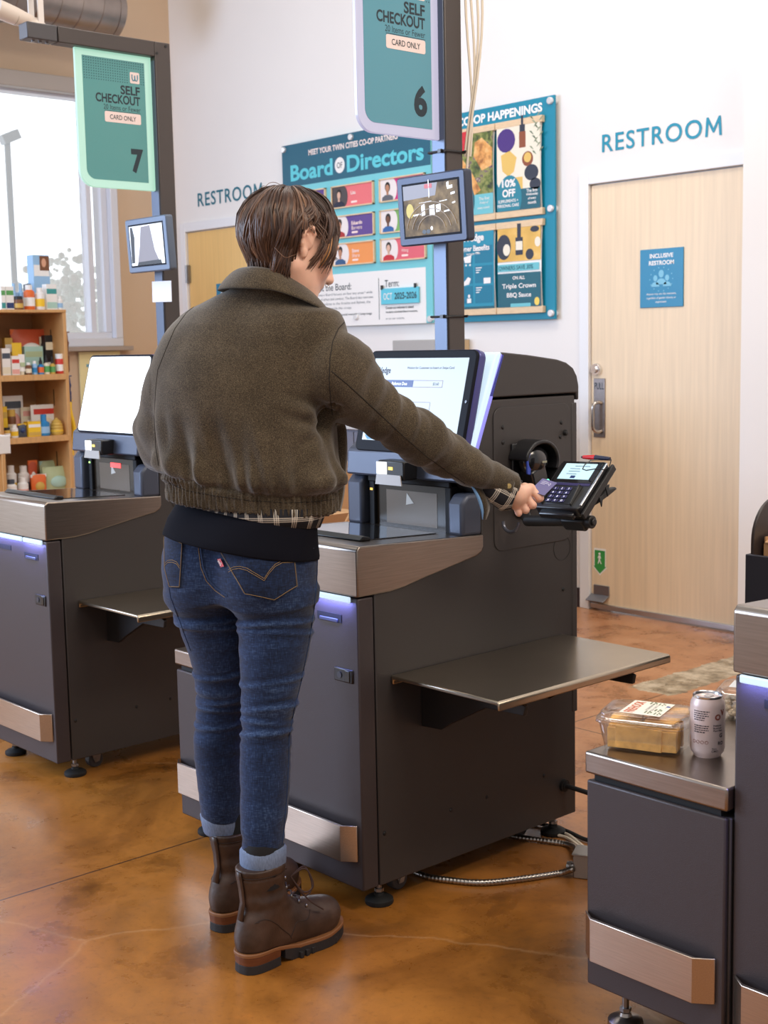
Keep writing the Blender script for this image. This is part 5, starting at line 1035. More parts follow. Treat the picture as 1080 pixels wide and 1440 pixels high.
for i in range(4):
    q = MB(); ring_ = [(-0.027+0.0085*i+0.003*math.cos(t), 0.033+0.003*math.sin(t)) for t in [2*PI*k/14 for k in range(14)]]
    m.tube([(0.0333*math.cos(ca+u/0.033), 0.0333*math.sin(ca+u/0.033), v) for u, v in ring_], 0.0004, 4, True)
m.build('can_lettering', M('can_rust', rgb(140, 74, 58), 0.5), can)
# second clear tub behind the can
tc2 = onz(1062, 1008, ZT); tb2 = thing('salad_tub', (tc2.x, tc2.y, ZT+0.0012), 'clear snack tub standing between the can and the kiosk', 'food tub', rz=tub.rotation_euler.z)
m = MB(); a, b, k = shell(m, 0.14, 0.10, 0.0, 0.155, 0.115, 0.045, 0.016); m.f.append(tuple(range(k))[::-1]); m.sm.append(False); ob = m.build('tub_base', clear, tb2); so = ob.modifiers.new('wall', 'SOLIDIFY'); so.thickness = 0.0007
m = MB(); shell(m, 0.155, 0.115, 0.045, 0.165, 0.125, 0.05, 0.02); _, _, k = shell(m, 0.165, 0.125, 0.05, 0.14, 0.10, 0.066, 0.02); o_ = len(m.v)-k; m.f.append(tuple(o_+i for i in range(k))); m.sm.append(False); ob = m.build('tub_lid', clear, tb2); so = ob.modifiers.new('wall', 'SOLIDIFY'); so.thickness = 0.0007
fill = M('snack_mix', rgb(196, 172, 140), 0.7, var=0.5, vscale=120, bump=0.5, bscale=160); m = MB(); rnd = random.Random(9)
for i in range(70): m.ball((rnd.uniform(-0.06, 0.06), rnd.uniform(-0.04, 0.04), rnd.uniform(0.008, 0.036)), rnd.uniform(0.006, 0.011), None, rnd.uniform(0.004, 0.008), 8, 5)
o = m.build('snack_mix', fill); o.location = tb2.location; o.rotation_euler = tb2.rotation_euler; tag(o, 'pale snack mix filling the clear tub behind the can', 'snack', None, 'stuff')
m = MB(); m.box((-0.05, -0.03, 0.0662), (0.05, 0.03, 0.0666)); m.build('paper_label', M('label_white', rgb(236, 236, 236), 0.6), tb2)

# ================================================================ THINGS BEHIND THE KIOSKS
cb = M('cardboard', rgb(186, 142, 100), 0.75, var=0.08, vscale=5); cbe = M('cardboard_light', rgb(206, 166, 124), 0.75)
def carton(loc, sx, sy, sz, label, rz=0, flaps=False):
    t = thing('cardboard_carton', loc, label, 'box', rz=rz)
    th = 0.004; m = MB(); m.box((-sx/2, -sy/2, 0), (sx/2, sy/2, th)); m.box((-sx/2, -sy/2, th), (sx/2, -sy/2+th, sz)); m.box((-sx/2, sy/2-th, th), (sx/2, sy/2, sz)); m.box((-sx/2, -sy/2+th, th), (-sx/2+th, sy/2-th, sz)); m.box((sx/2-th, -sy/2+th, th), (sx/2, sy/2-th, sz))
    if not flaps: m.box((-sx/2, -sy/2, sz), (sx/2, sy/2, sz+th))
    m.build('box_walls', cb, t, 0.001)
    if flaps:
        for s in (-1, 1): MB().obox((0, s*(sy/2+0.03), sz+0.028), (1, 0, 0), (0, 0.7, 0.7*s), (0, -0.7*s, 0.7), sx/2, 0.045, 0.002).build('flap', cbe, t)
        MB().obox((sx/2+0.02, 0, sz+0.03), (0, 1, 0), (0.6, 0, 0.8), (0.8, 0, -0.6), sy/2, 0.04, 0.002).build('flap', cbe, t)
    else: MB().box((-0.025, -sy/2-0.001, sz+th), (0.025, sy/2+0.001, sz+th+0.001)).build('tape', M('packing_tape', rgb(200, 170, 120), 0.3), t)
    return t
pt = thing('packing_table', (-4.35, 3.55, 0), 'grey packing table behind the kiosk monitor', 'table')
gt = M('table_grey', rgb(120, 120, 128), 0.5)
MB().box((-0.45, -0.3, 0.625), (0.45, 0.3, 0.655)).build('table_top', gt, pt, 0.004)
for x in (-0.42, 0.42):
    for y in (-0.27, 0.27): MB().box((x-0.02, y-0.02, 0), (x+0.02, y+0.02, 0.625)).build('leg', steel_dark, pt, 0.002)
carton((-4.20, 3.45, 0.655), 0.56, 0.34, 0.235, 'brown cardboard carton on the grey packing table')
carton((-3.93, 3.06, 0), 0.32, 0.24, 0.70, 'tall open cardboard carton standing on the floor behind the kiosk', flaps=True)
gc = thing('grey_cabinet', (-4.75, 4.35, 0), 'grey steel cabinet behind the packing table', 'cabinet')
MB().box((-0.45, -0.25, 0.05), (0.45, 0.25, 0.98)).build('cabinet_body', M('cabinet_grey', rgb(112, 112, 124), 0.45, 0.2), gc, 0.004); MB().box((-0.47, -0.27, 0.98), (0.47, 0.25, 1.12)).build('cabinet_top', M('cabinet_pale', rgb(196, 192, 188), 0.5), gc, 0.004); MB().box((-0.43, -0.23, 0), (0.43, 0.23, 0.05)).build('plinth', black_metal, gc)
MB().box((-0.44, -0.256, 0.06), (-0.003, -0.25, 0.97)).build('door', M('cabinet_grey2', rgb(112, 112, 124), 0.45, 0.2), gc, 0.002); MB().box((0.003, -0.256, 0.06), (0.44, -0.25, 0.97)).build('door', MATS['cabinet_grey2'], gc, 0.002)
# black bag stand with curved back, by the white column
bs = thing('bag_stand', (-1.87, 3.36, 0), 'black bag stand with curved sides holding cardboard, beside the white column', 'bag stand')
bx = M('stand_navy', (0.035, 0.036, 0.05, 1), 0.45, 0.2)
m = MB(); m.box((-0.195, -0.16, 0.02), (0.195, -0.15, 0.775)); m.box((-0.195, 0.15, 0.02), (0.195, 0.16, 0.775)); m.box((-0.195, -0.15, 0.02), (-0.185, 0.15, 0.775)); m.box((0.185, -0.15, 0.02), (0.195, 0.15, 0.775)); m.box((-0.185, -0.15, 0.02), (0.185, 0.15, 0.03)); m.build('stand_box', bx, bs, 0.003)
pts = [(0.15, 0.70), (0.15, 0.925)]+[(-0.035-0.115*math.sin(a), 0.81+0.115*math.cos(a)) for a in [PI/2*i/10 for i in range(11)]]+[(-0.15, 0.70)]
for x in (-0.1845, 0.1745): MB().prism(pts, 'x', x, x+0.010).build('curved_side', M('stand_brown', (0.035, 0.024, 0.022, 1), 0.4), bs, 0.002)
for x in (-0.17, 0.17):
    for y in (-0.13, 0.13): MB().cyl((x, y, 0), (x, y, 0.02), 0.015, 12).build('stand_foot', black_rubber, bs)
o = thing('bag_carton', (-1.865, 3.375, 0.0305), 'open cardboard carton standing inside the black bag stand', 'box')
m = MB(); m.box((-0.17, -0.13, 0), (0.17, -0.126, 0.772)); m.box((-0.17, 0.10, 0), (0.17, 0.104, 0.785)); m.box((-0.17, -0.126, 0), (-0.166, 0.10, 0.79)); m.box((0.166, -0.126, 0), (0.17, 0.10, 0.79)); m.box((-0.166, -0.126, 0), (0.166, 0.10, 0.004)); m.build('box_walls', cb, o)
m = MB(); m.obox((0, -0.105, 0.785), (1, 0, 0), (0, 0.9, 0.35), (0, -0.35, 0.9), 0.165, 0.03, 0.002); m.build('flap', cbe, o)

# ================================================================ WOODEN SHELF UNIT WITH GOODS
ply = M('birch_ply', rgb(206, 158, 102), 0.55, var=0.12, vscale=5, stretch=(2, 12, 2)); plyd = M('ply_back', rgb(186, 140, 92), 0.6, var=0.1, vscale=3)
XR = -7.30; RY0, RY1 = 3.585, 4.045
ru = thing('shelf_unit', (XR, RY0, 0), 'open birch plywood shelf unit full of small goods by the window', 'shelf unit')
RW = RY1-RY0; RD = 0.40
ZS = [1.615, 1.235, 0.868, 0.492, 0.12]
for y in (0.0, RW-0.022): MB().box((-RD, y, 0), (0, y+0.022, 1.598)).build('side_panel', ply, ru, 0.002)
MB().box((-RD, 0.022, 0.05), (-RD+0.012, RW-0.022, 1.598)).build('back_panel', plyd, ru)
for i, z in enumerate(ZS): MB().box((-RD, 0.0 if i == 0 else 0.022, z-0.035 if i else z-0.017), (0.004, RW if i == 0 else RW-0.022, z)).build('shelf', ply, ru, 0.002)
for z in (1.45, 1.09, 0.71): MB().box((-0.16, RW-0.0235, z-0.05), (-0.152, RW-0.0215, z+0.05)).build('shelf_slot', kseam, ru)

gm = {}
def gcol(k, r, g, b, **kw): gm[k] = M('goods_'+k, rgb(r, g, b), 0.45, **kw); return gm[k]
for k, c in dict(white=(238, 236, 234), cream=(230, 220, 196), teal=(60, 150, 150), green=(90, 160, 90), brown=(120, 74, 44), black=(34, 32, 34), orange=(228, 110, 48), yellow=(240, 196, 40), blue=(40, 130, 190), sky=(150, 190, 226), red=(206, 60, 48), rust=(196, 84, 50), sage=(176, 190, 150), navy=(40, 60, 110), gold=(206, 168, 80), pink=(232, 170, 160), slate=(70, 78, 92), mint=(170, 206, 196), skin=(214, 160, 130)).items(): gcol(k, *c)
def place(px0, px1, py0, py1, X):
    a = onx(px0, (py0+py1)/2, X); b = onx(px1, (py0+py1)/2, X); zt = onx((px0+px1)/2, py0, X).z; zb = onx((px0+px1)/2, py1, X).z
    return (a.y+b.y)/2, abs(b.y-a.y), zt-zb
def goods(kind, px0, px1, py0, py1, shelf, depth, cols, label, cat, text=None):
    X = XR-min(depth, 0.25); y, w, h = place(px0, px1, py0, py1, X); z = ZS[shelf]
    nm = {'bottle': 'bottle', 'jar': 'jar', 'box': 'carton', 'tube': 'squeeze_tube', 'dropper': 'dropper_bottle', 'pouch': 'pouch', 'card': 'carded_pack', 'tin': 'tin', 'bear': 'honey_bottle', 'pump': 'pump_bottle'}[kind]
    t = thing(nm, (X, y, z), label, cat); A, B, Cc = (gm[c] for c in cols)
    r = w/2
    F = 1, 0, 0
    if kind in ('bottle', 'jar', 'pump', 'tin'):
        ch = {'bottle': 0.2, 'jar': 0.25, 'pump': 0.3, 'tin': 0.12}[kind]*h; nr = {'bottle': 0.62, 'jar': 0.93, 'pump': 0.5, 'tin': 1.0}[kind]*r
        m = MB(); m.lathe([(r*0.9, 0), (r, 0.006), (r, h-ch-r*0.35), (nr, h-ch), (nr*0.95, h-ch+0.002)], n=18); m.build('bottle_body', A, t)
        m = MB(); m.lathe([(nr, h-ch), (nr, h-0.002), (nr*0.9, h)], n=18); m.build('cap', B, t)
        m = MB(); m.lathe([(r*1.015, (h-ch)*0.18), (r*1.015, (h-ch)*0.62)], n=18); m.build('label', Cc, t)
    elif kind == 'dropper':
        m = MB(); m.lathe([(r*0.95, 0), (r, 0.004), (r, h*0.5), (r*0.45, h*0.58), (r*0.45, h*0.62)], n=16); m.build('bottle_body', A, t)
        m = MB(); m.lathe([(r*0.55, h*0.6), (r*0.55, h*0.78), (r*0.3, h*0.82), (r*0.28, h*0.97), (r*0.1, h)], n=14); m.build('dropper_cap', B, t)
        m = MB(); m.lathe([(r*1.02, h*0.1), (r*1.02, h*0.42)], n=16); m.build('label', Cc, t)
    elif kind == 'box':
        m = MB(); m.box((-w*0.4, -w/2, 0), (w*0.3, w/2, h)); m.build('box_body', A, t, 0.0015)
        m = MB(); m.box((w*0.3, -w*0.46, h*0.62), (w*0.3+0.0008, w*0.46, h*0.82)); m.build('title_band', B, t)
        m = MB(); m.box((w*0.3, -w*0.46, h*0.06), (w*0.3+0.0008, w*0.46, h*0.3)); m.build('print_band', Cc, t)
    elif kind == 'tube':
        n = 14; m = MB(); v = []; 
        for i, s in enumerate((0.0, 0.16, 0.17, 0.5, 0.85, 1.0)):
            ry = r*(0.6 if s <= 0.16 else 1.0); rx = r*(0.6 if s <= 0.16 else max(0.06, 0.7*(1-s)))
            v.append([(rx*math.cos(2*PI*k/n), ry*math.sin(2*PI*k/n), s*h) for k in range(n)])
        def band(i, j, name, mt):
            q = MB(); pts = [p for g in v[i:j] for p in g]; f = [(a*n+k, a*n+(k+1) % n, (a+1)*n+(k+1) % n, (a+1)*n+k) for a in range(j-i-1) for k in range(n)]
            f += [tuple(range(n))[::-1], tuple((j-i-1)*n+k for k in range(n))]; q.add(pts, f, True); q.build(name, mt, t)
        band(0, 2, 'cap', B); band(2, 6, 'tube_body', A)
        q = MB(); q.obox((0.46*r, 0, 0.5*h), (0, 1, 0), (-0.28*r*2/(0.35*h*2), 0, 1), (1, 0, 0), r*0.7, 0.1*h, 0.002); q.build('label', Cc, t)
    elif kind == 'pouch':
        n = 8; v = []; f = []
        for i in range(n+1):
            s = i/n; bul = 0.18*w*math.sin(PI*min(1, s*0.96+0.02))**0.7
            for j in range(n+1):
                q = -1+2*j/n; e = 1-0.05*math.sin(PI*s); v.append((bul*(1-q*q)**0.6+0.003, q*w/2*e, s*h))
        m0 = len(v)
        v += [(-p[0], p[1], p[2]) for p in v]
        for i in range(n):
            for j in range(n):
                a = i*(n+1)+j; f.append((a, a+1, a+n+2, a+n+1)); f.append((m0+a, m0+a+n+1, m0+a+n+2, m0+a+1))
        m = MB(); m.add(v, f, True); m.build('pouch_body', A, t)
        m = MB(); m.box((-0.004, -w/2, h*0.88), (0.006, w/2, h*1.0)); m.build('seal_strip', B, t)
        m = MB(); m.ball((0.17*w, 0, h*0.5), 0.012, w*0.3, h*0.2, 14, 8); m.build('label', Cc, t)
    elif kind == 'card':
        m = MB(); m.box((-0.004, -w/2, 0), (0.0, w/2, h)); m.build('backing_card', A, t)
        m = MB(); m.box((0.0, -w*0.4, h*0.68), (0.001, w*0.4, h*0.86)); m.build('title_band', B, t)
        m = MB(); m.ball((0.0, 0, h*0.34), 0.016, w*0.34, h*0.24, 14, 8); m.build('blister', Cc, t)
    elif kind == 'bear':
        m = MB(); m.lathe([(r*0.8, 0), (r, h*0.12), (r*0.98, h*0.3), (r*0.9, h*0.38), (r*0.98, h*0.46), (r*0.85, h*0.56), (r*0.9, h*0.64), (r*0.7, h*0.76), (r*0.72, h*0.82), (r*0.4, h*0.94), (r*0.15, h)], n=18); m.build('bottle_body', A, t)
        m = MB(); m.lathe([(r*0.3, h*0.93), (r*0.28, h*1.0), (r*0.1, h*1.04)], n=14); m.build('cap', B, t)
        m = MB(); m.lathe([(r*1.0, h*0.22), (r*1.0, h*0.3)], n=18); m.build('label', Cc, t)
    if text:
        m = MB(); letters(m, text, (w*0.3+0.0015 if kind == 'box' else r*1.03, 0, h*0.72), (0, 1, 0), (0, 0, 1), w=w*0.7, bold=0.02); m.build('lettering', gm['black'], t)
    return t
G = goods
# top shelf
G('box', 1, 7, 404, 437, 0, 0.05, ('white', 'green', 'teal'), 'white carton with green band, first on the top shelf', 'box')
G('box', 7, 18, 404, 437, 0, 0.06, ('white', 'green', 'navy'), 'green and white carton beside the brown jar', 'box')
G('pump', 15, 24, 399, 437, 0, 0.17, ('sky', 'sky', 'white'), 'clear blue bottle behind the brown jar', 'bottle')
G('pump', 25, 34, 399, 437, 0, 0.17, ('sky', 'sky', 'cream'), 'clear blue bottle behind the orange-based bottle', 'bottle')
G('jar', 20, 32, 418, 437, 0, 0.05, ('brown', 'black', 'gold'), 'small brown jar with black lid on the top shelf', 'jar')
G('bottle', 34, 48, 402, 437, 0, 0.06, ('orange', 'white', 'white'), 'white and orange bottle in the middle of the top shelf', 'bottle')
G('bottle', 50, 62, 406, 437, 0, 0.05, ('white', 'white', 'yellow'), 'white bottle with a yellow base band', 'bottle')
G('box', 63, 78, 401, 437, 0, 0.06, ('white', 'teal', 'mint'), 'white carton with teal bands near the shelf end', 'box')
G('bottle', 80, 88, 418, 437, 0, 0.05, ('white', 'white', 'sky'), 'tiny white bottle at the end of the top shelf', 'bottle')
tb = G('box', 44, 67, 359, 437, 0, 0.22, ('sky', 'white', 'navy'), 'tall hair colour carton with a portrait, sticking up above the rest', 'box')
y, w, h = place(44, 67, 359, 437, XR-0.22)
m = MB(); m.box((w*0.3+0.0009, -w*0.1, h*0.72), (w*0.3+0.0016, w*0.48, h*0.98)); m.build('photo_panel', gm['brown'], tb); m = MB(); m.fprism(ellipse(w*0.28, h*0.16, w*0.15, h*0.86), (w*0.3+0.0017, 0, 0), (0, 1, 0), (0, 0, 1), (1, 0, 0), 0.0006); m.build('portrait', gm['skin'], tb)
G('box', 36, 50, 399, 437, 0, 0.30, ('slate', 'black', 'navy'), 'dark carton at the back of the top shelf', 'box')
# second shelf
G('box', 1, 13, 486, 524, 1, 0.06, ('white', 'slate', 'cream'), 'white carton with grey print on the second shelf', 'box')
G('box', 6, 17, 472, 524, 1, 0.22, ('gold', 'white', 'orange'), 'gold carton at the back of the second shelf', 'box')
G('tube', 17, 31, 479, 524, 1, 0.13, ('yellow', 'yellow', 'orange'), 'yellow squeeze tube on the second shelf', 'tube')
G('pouch', 15, 65, 461, 524, 1, 0.27, ('rust', 'orange', 'white'), 'wide rust coloured pouch at the back of the second shelf', 'pouch')
G('box', 31, 57, 485, 524, 1, 0.17, ('mint', 'sage', 'teal'), 'mint carton in front of the rust pouch', 'box')
G('box', 62, 76, 470, 524, 1, 0.16, ('black', 'cream', 'white'), 'tall black carton behind the dropper bottles', 'box')
G('box', 57, 63, 472, 524, 1, 0.20, ('cream', 'slate', 'white'), 'thin cream carton beside the tall black carton', 'box')
G('box', 15, 26, 497, 524, 1, 0.05, ('white', 'red', 'pink'), 'small white carton with red print on the second shelf', 'box')
G('tube', 26, 35, 495, 524, 1, 0.05, ('white', 'cream', 'sage'), 'white squeeze tube on the second shelf', 'tube')
G('bottle', 36, 44, 507, 524, 1, 0.04, ('brown', 'white', 'cream'), 'brown vial with white cap on the second shelf', 'bottle')
G('bottle', 45, 52, 505, 524, 1, 0.04, ('sky', 'white', 'blue'), 'blue vial with white cap on the second shelf', 'bottle')
G('dropper', 53, 61, 500, 524, 1, 0.04, ('blue', 'black', 'orange'), 'blue and orange dropper bottle on the second shelf', 'bottle')
G('dropper', 61, 69, 497, 524, 1, 0.04, ('cream', 'black', 'green'), 'dropper bottle with a green label, beside the blue one', 'bottle')
G('dropper', 70, 77, 499, 524, 1, 0.04, ('gold', 'black', 'green'), 'dropper bottle with a gold body beside the red tub', 'bottle')
G('jar', 78, 90, 496, 524, 1, 0.05, ('red', 'white', 'white'), 'red and white tub at the end of the second shelf', 'jar')
# third shelf
G('card', 5, 33, 557, 613, 2, 0.30, ('white', 'slate', 'pink'), 'white printed card pack at the back of the third shelf', 'card')
G('box', 4, 10, 570, 613, 2, 0.16, ('yellow', 'gold', 'white'), 'thin yellow carton on the third shelf', 'box')
G('jar', 11, 22, 575, 613, 2, 0.16, ('brown', 'gold', 'cream'), 'brown jar with a gold lid on the third shelf', 'jar')
G('bottle', 15, 25, 595, 613, 2, 0.05, ('white', 'white', 'yellow'), 'short white bottle on the third shelf', 'bottle')
G('jar', 5, 14, 598, 613, 2, 0.05, ('gold', 'black', 'white'), 'small gold jar at the start of the third shelf', 'jar')
G('pouch', 25, 37, 594, 613, 2, 0.05, ('slate', 'yellow', 'navy'), 'dark pouch with yellow top on the third shelf', 'pouch')
G('box', 37, 55, 592, 613, 2, 0.06, ('yellow', 'white', 'gold'), 'yellow carton in front of the white card packs', 'box')
G('card', 30, 62, 574, 613, 2, 0.22, ('cream', 'pink', 'white'), 'cream card pack leaning at the back of the third shelf', 'card')
G('card', 44, 82, 571, 613, 2, 0.17, ('white', 'red', 'cream'), 'wide white card pack behind the blue bottle', 'card')
G('pump', 54, 69, 583, 613, 2, 0.06, ('blue', 'blue', 'sky'), 'blue bottle in the middle of the third shelf', 'bottle')
G('bear', 71, 88, 588, 611, 2, 0.06, ('gold', 'gold', 'yellow'), 'honey coloured beehive bottle at the end of the third shelf', 'bottle')
# fourth shelf
G('bottle', 9, 23, 655, 703, 3, 0.16, ('white', 'white', 'yellow'), 'white bottle with yellow label at the back of the bottom shelf', 'bottle')
G('bottle', 26, 41, 657, 703, 3, 0.16, ('white', 'white', 'slate'), 'white bottle with grey label at the back of the bottom shelf', 'bottle')
G('bottle', 9, 24, 684, 715, 3, 0.05, ('white', 'slate', 'yellow'), 'short white bottle with dark cap on the bottom shelf', 'bottle')
G('bottle', 26, 40, 682, 715, 3, 0.05, ('white', 'white', 'pink'), 'short white bottle with pink label on the bottom shelf', 'bottle')
G('pouch', 40, 53, 651, 703, 3, 0.17, ('rust', 'orange', 'white'), 'orange pouch at the back of the bottom shelf', 'pouch')
G('pouch', 44, 66, 678, 712, 3, 0.08, ('orange', 'white', 'gold'), 'orange and white pouch low on the bottom shelf', 'pouch')
G('pouch', 56, 96, 655, 703, 3, 0.21, ('sage', 'mint', 'sage'), 'pale green pouch at the back of the bottom shelf', 'pouch')
G('pouch', 60, 100, 668, 710, 3, 0.10, ('sage', 'sage', 'mint'), 'pale green pouch at the front of the bottom shelf', 'pouch')
# goods hanging on the side of the unit
for i, (py0, py1, c, lab) in enumerate(((468, 532, 'brown', 'brown beaded bracelets hanging on the shelf unit side'), (530, 572, 'navy', 'navy and white trinkets hanging on the shelf unit side'), (565, 640, 'yellow', 'yellow scarf hanging on the shelf unit side'))):
    X = XR-0.03; zt = onx(100, py0, X).z; zb = onx(100, py1, X).z; m = MB(); rnd = random.Random(i)
    for k in range(5):
        y0 = RY1+0.012+0.004*rnd.random(); x0 = X-0.10+0.024*k
        if c == 'yellow': m.tube([(x0, y0+0.01+0.012*math.sin(j*0.9+k), zt+(zb-zt)*j/8) for j in range(9)], 0.013, 7)
        else: m.tube([(x0+0.006*math.sin(j*1.3+k), y0+0.005, zt+(zb-zt)*j/10*(0.7+0.3*rnd.random())) for j in range(11)], [0.005+0.003*(j % 2) for j in range(11)], 6)
    m.cyl((X-0.05, RY1-0.002, zt), (X-0.05, RY1+0.06, zt+0.005), 0.004, 8)
    tag(m.build('hanging_goods', gm[c]), lab, 'hanging goods')
# white-topped wooden stand in front of the shelf unit
ws = thing('display_stand', (-6.0, 2.62, 0), 'white-topped wooden display stand cut by the picture edge', 'stand')
MB().box((-0.4, -0.55, 0.885), (0.0, 0.375, 0.973)).build('stand_top', M('stand_white', rgb(232, 230, 230), 0.5), ws, 0.004); MB().box((-0.37, -0.52, 0.0), (-0.02, 0.335, 0.885)).build('stand_base', ply, ws, 0.003)
# yellow cycling poster under the sill
yp = thing('cycling_poster', (XW+0.012, 4.72, 0.86), 'pale yellow cycling poster on the wall below the window sill', 'poster')
MB().box((0.0, -0.20, 0), (0.012, 0.11, 0.50)).build('panel', M('poster_yellow', rgb(238, 226, 170), 0.5), yp)
m = MB(); X = 0.0135
for (cy, cz_, r) in ((0.03, 0.18, 0.05), (-0.12, 0.18, 0.05)): m.tube([(X, cy+r*math.cos(a), cz_+r*math.sin(a)) for a in [2*PI*i/20 for i in range(20)]], 0.007, 6, True)
m.tube([(X, 0.03, 0.18), (X, -0.02, 0.30), (X, -0.12, 0.18), (X, -0.05, 0.17), (X, -0.01, 0.28)], 0.006, 6); m.tube([(X, -0.02, 0.30), (X, -0.03, 0.34), (X, 0.0, 0.35)], 0.006, 6); m.build('bicycle_drawing', M('poster_blue', rgb(120, 170, 190), 0.5), yp)
m = MB(); m.box((X-0.001, -0.15, 0.40), (X, 0.07, 0.42)); m.build('poster_title', MATS['poster_blue'], yp)
# ================================================================ THE SHOPPER
PO = Vector((-2.42, 1.75, 0.0))
WH = Vector((CF.x, CF.y, 0)).normalized(); RTV = Vector((WH.y, -WH.x, 0))
PROT = math.atan2(RTV.y, RTV.x)
def q(px, py, d=0.0):
    """photo pixel at depth d beyond the figure's own upright plane -> figure space (x lateral, y away, z up)"""
    r = ray(px, py); t = ((PO-CP).dot(WH)+d)/r.dot(WH); p = CP+r*t-PO
    return np.array([p.dot(RTV), p.dot(WH), p.z+PO.z])
person = thing('person', PO, 'person in brown wool jacket, jeans and boots reaching a card to the terminal', 'person', rz=PROT)

class Field:
    def __init__(s, lo, hi, h):
        s.lo = np.array(lo, float); s.h = h; n = np.ceil((np.array(hi)-s.lo)/h).astype(int)+1
        s.n = n; s.v = np.full(n, 0.08, np.float32)
        s.ax = [s.lo[i]+h*np.arange(n[i]) for i in range(3)]
    def _sl(s, lo, hi):
        a = np.clip(np.floor((np.array(lo)-s.lo)/s.h).astype(int), 0, s.n-1); b = np.clip(np.ceil((np.array(hi)-s.lo)/s.h).astype(int)+1, 1, s.n)
        return tuple(slice(a[i], max(b[i], a[i]+1)) for i in range(3))
    def _g(s, sl): return np.meshgrid(s.ax[0][sl[0]], s.ax[1][sl[1]], s.ax[2][sl[2]], indexing='ij', sparse=True)
    def add(s, fn, lo, hi, k=0.02, op='u'):
        m = k+0.03; sl = s._sl(np.array(lo)-m, np.array(hi)+m)
        d = np.asarray(fn(*s._g(sl)), np.float32); a = s.v[sl]; d = np.broadcast_to(d, a.shape)
        if op == 'u':
            hh = np.maximum(k-np.abs(a-d), 0)/max(k, 1e-6); s.v[sl] = np.minimum(a, d)-hh*hh*k*0.25
        elif op == 's':
            d = -d; hh = np.maximum(k-np.abs(a-d), 0)/max(k, 1e-6); s.v[sl] = np.maximum(a, d)+hh*hh*k*0.25
    def cone(s, a, b, ra, rb, k=0.02, op='u', sq=None):
        """round cone; sq = (axis vector, factor) flattens the section along that axis"""
        a = np.array(a, float); b = np.array(b, float); R = max(ra, rb)*(1 if not sq else max(1, sq[1]))
        lo = np.minimum(a, b)-R; hi = np.maximum(a, b)+R
        def fn(X, Y, Z):
            px, py, pz = X-a[0], Y-a[1], Z-a[2]; ab = b-a
            if sq:
                n = np.array(sq[0], float); n /= np.linalg.norm(n); g = 1/sq[1]-1
                t = px*n[0]+py*n[1]+pz*n[2]; px = px+n[0]*t*g; py = py+n[1]*t*g; pz = pz+n[2]*t*g; ab = ab+n*(ab@n)*g
            L = ab@ab+1e-12; t = np.clip((px*ab[0]+py*ab[1]+pz*ab[2])/L, 0, 1)
            return np.sqrt((px-ab[0]*t)**2+(py-ab[1]*t)**2+(pz-ab[2]*t)**2)-(ra+(rb-ra)*t)
        s.add(fn, lo, hi, k, op)
    def ell(s, c, r, M3=None, k=0.02, op='u'):
        """ellipsoid with axes = columns of M3"""
        c = np.array(c, float); r = np.array(r, float); A = np.eye(3) if M3 is None else np.array(M3, float)
        R = r.max()
        def fn(X, Y, Z):
            px, py, pz = X-c[0], Y-c[1], Z-c[2]
            u = [(px*A[0, i]+py*A[1, i]+pz*A[2, i]) for i in range(3)]
            k0 = np.sqrt(sum((u[i]/r[i])**2 for i in range(3))); k1 = np.sqrt(sum((u[i]/r[i]**2)**2 for i in range(3)))+1e-9
            return k0*(k0-1)/k1
        s.add(fn, c-R, c+R, k, op)
    def stack(s, rows, k=0.02, op='u', p=2.2, ztilt=None):
        """rows: (z, cx, cy, half width, half depth, rotation); superelliptic sections"""
        R = np.array(sorted(rows)); z0, z1 = R[0, 0], R[-1, 0]; m = R[:, 3:5].max()
        lo = [R[:, 1].min()-m, R[:, 2].min()-m, z0]; hi = [R[:, 1].max()+m, R[:, 2].max()+m, z1]
        def fn(X, Y, Z):
            zz = np.clip(Z, z0, z1); I = [np.interp(zz, R[:, 0], R[:, i]) for i in range(1, 6)]
            dx, dy = X-I[0], Y-I[1]; c, sn = np.cos(I[4]), np.sin(I[4])
            u = np.abs(dx*c+dy*sn)/I[2]; v = np.abs(-dx*sn+dy*c)/I[3]
            n = (u**p+v**p)**(1/p); d = (n-1)*np.minimum(I[2], I[3])
            return np.maximum(d, np.maximum(z0-Z, Z-z1))
        s.add(fn, lo, hi, k, op)
    def plane_cut(s, pt, n, lo=None, hi=None, k=0.004):
        pt = np.array(pt, float); n = np.array(n, float); n /= np.linalg.norm(n)
        lo = s.lo if lo is None else lo; hi = s.lo+s.h*s.n if hi is None else hi
        s.add(lambda X, Y, Z: -((X-pt[0])*n[0]+(Y-pt[1])*n[1]+(Z-pt[2])*n[2]), np.array(lo)+0.03+k, np.array(hi)-0.03-k, k, 's')
    def mesh(s):
        v = s.v; lo = s.lo; h = s.h; b = v < 0
        c = np.zeros(np.array(v.shape)-1, np.int8)
        sl = (slice(0, -1), slice(1, None))
        for i in (0, 1):
            for j in (0, 1):
                for k in (0, 1): c += b[sl[i], sl[j], sl[k]]
        act = (c > 0) & (c < 8); idx = np.argwhere(act); vid = np.full(act.shape, -1, np.int64); vid[act] = np.arange(len(idx))
        acc = np.zeros((len(idx), 3)); cnt = np.zeros(len(idx))
        cor = [np.array([i, j, k]) for i in (0, 1) for j in (0, 1) for k in (0, 1)]
        for A in cor:
            for ax in range(3):
                if A[ax]: continue
                B = A.copy(); B[ax] = 1
                pa = idx+A; pb = idx+B; va = v[pa[:, 0], pa[:, 1], pa[:, 2]]; vb = v[pb[:, 0], pb[:, 1], pb[:, 2]]
                cr = (va < 0) != (vb < 0); t = np.where(cr, va/np.where(cr, va-vb, 1), 0)
                acc[cr] += (A+(B-A)*t[:, None])[cr]; cnt[cr] += 1
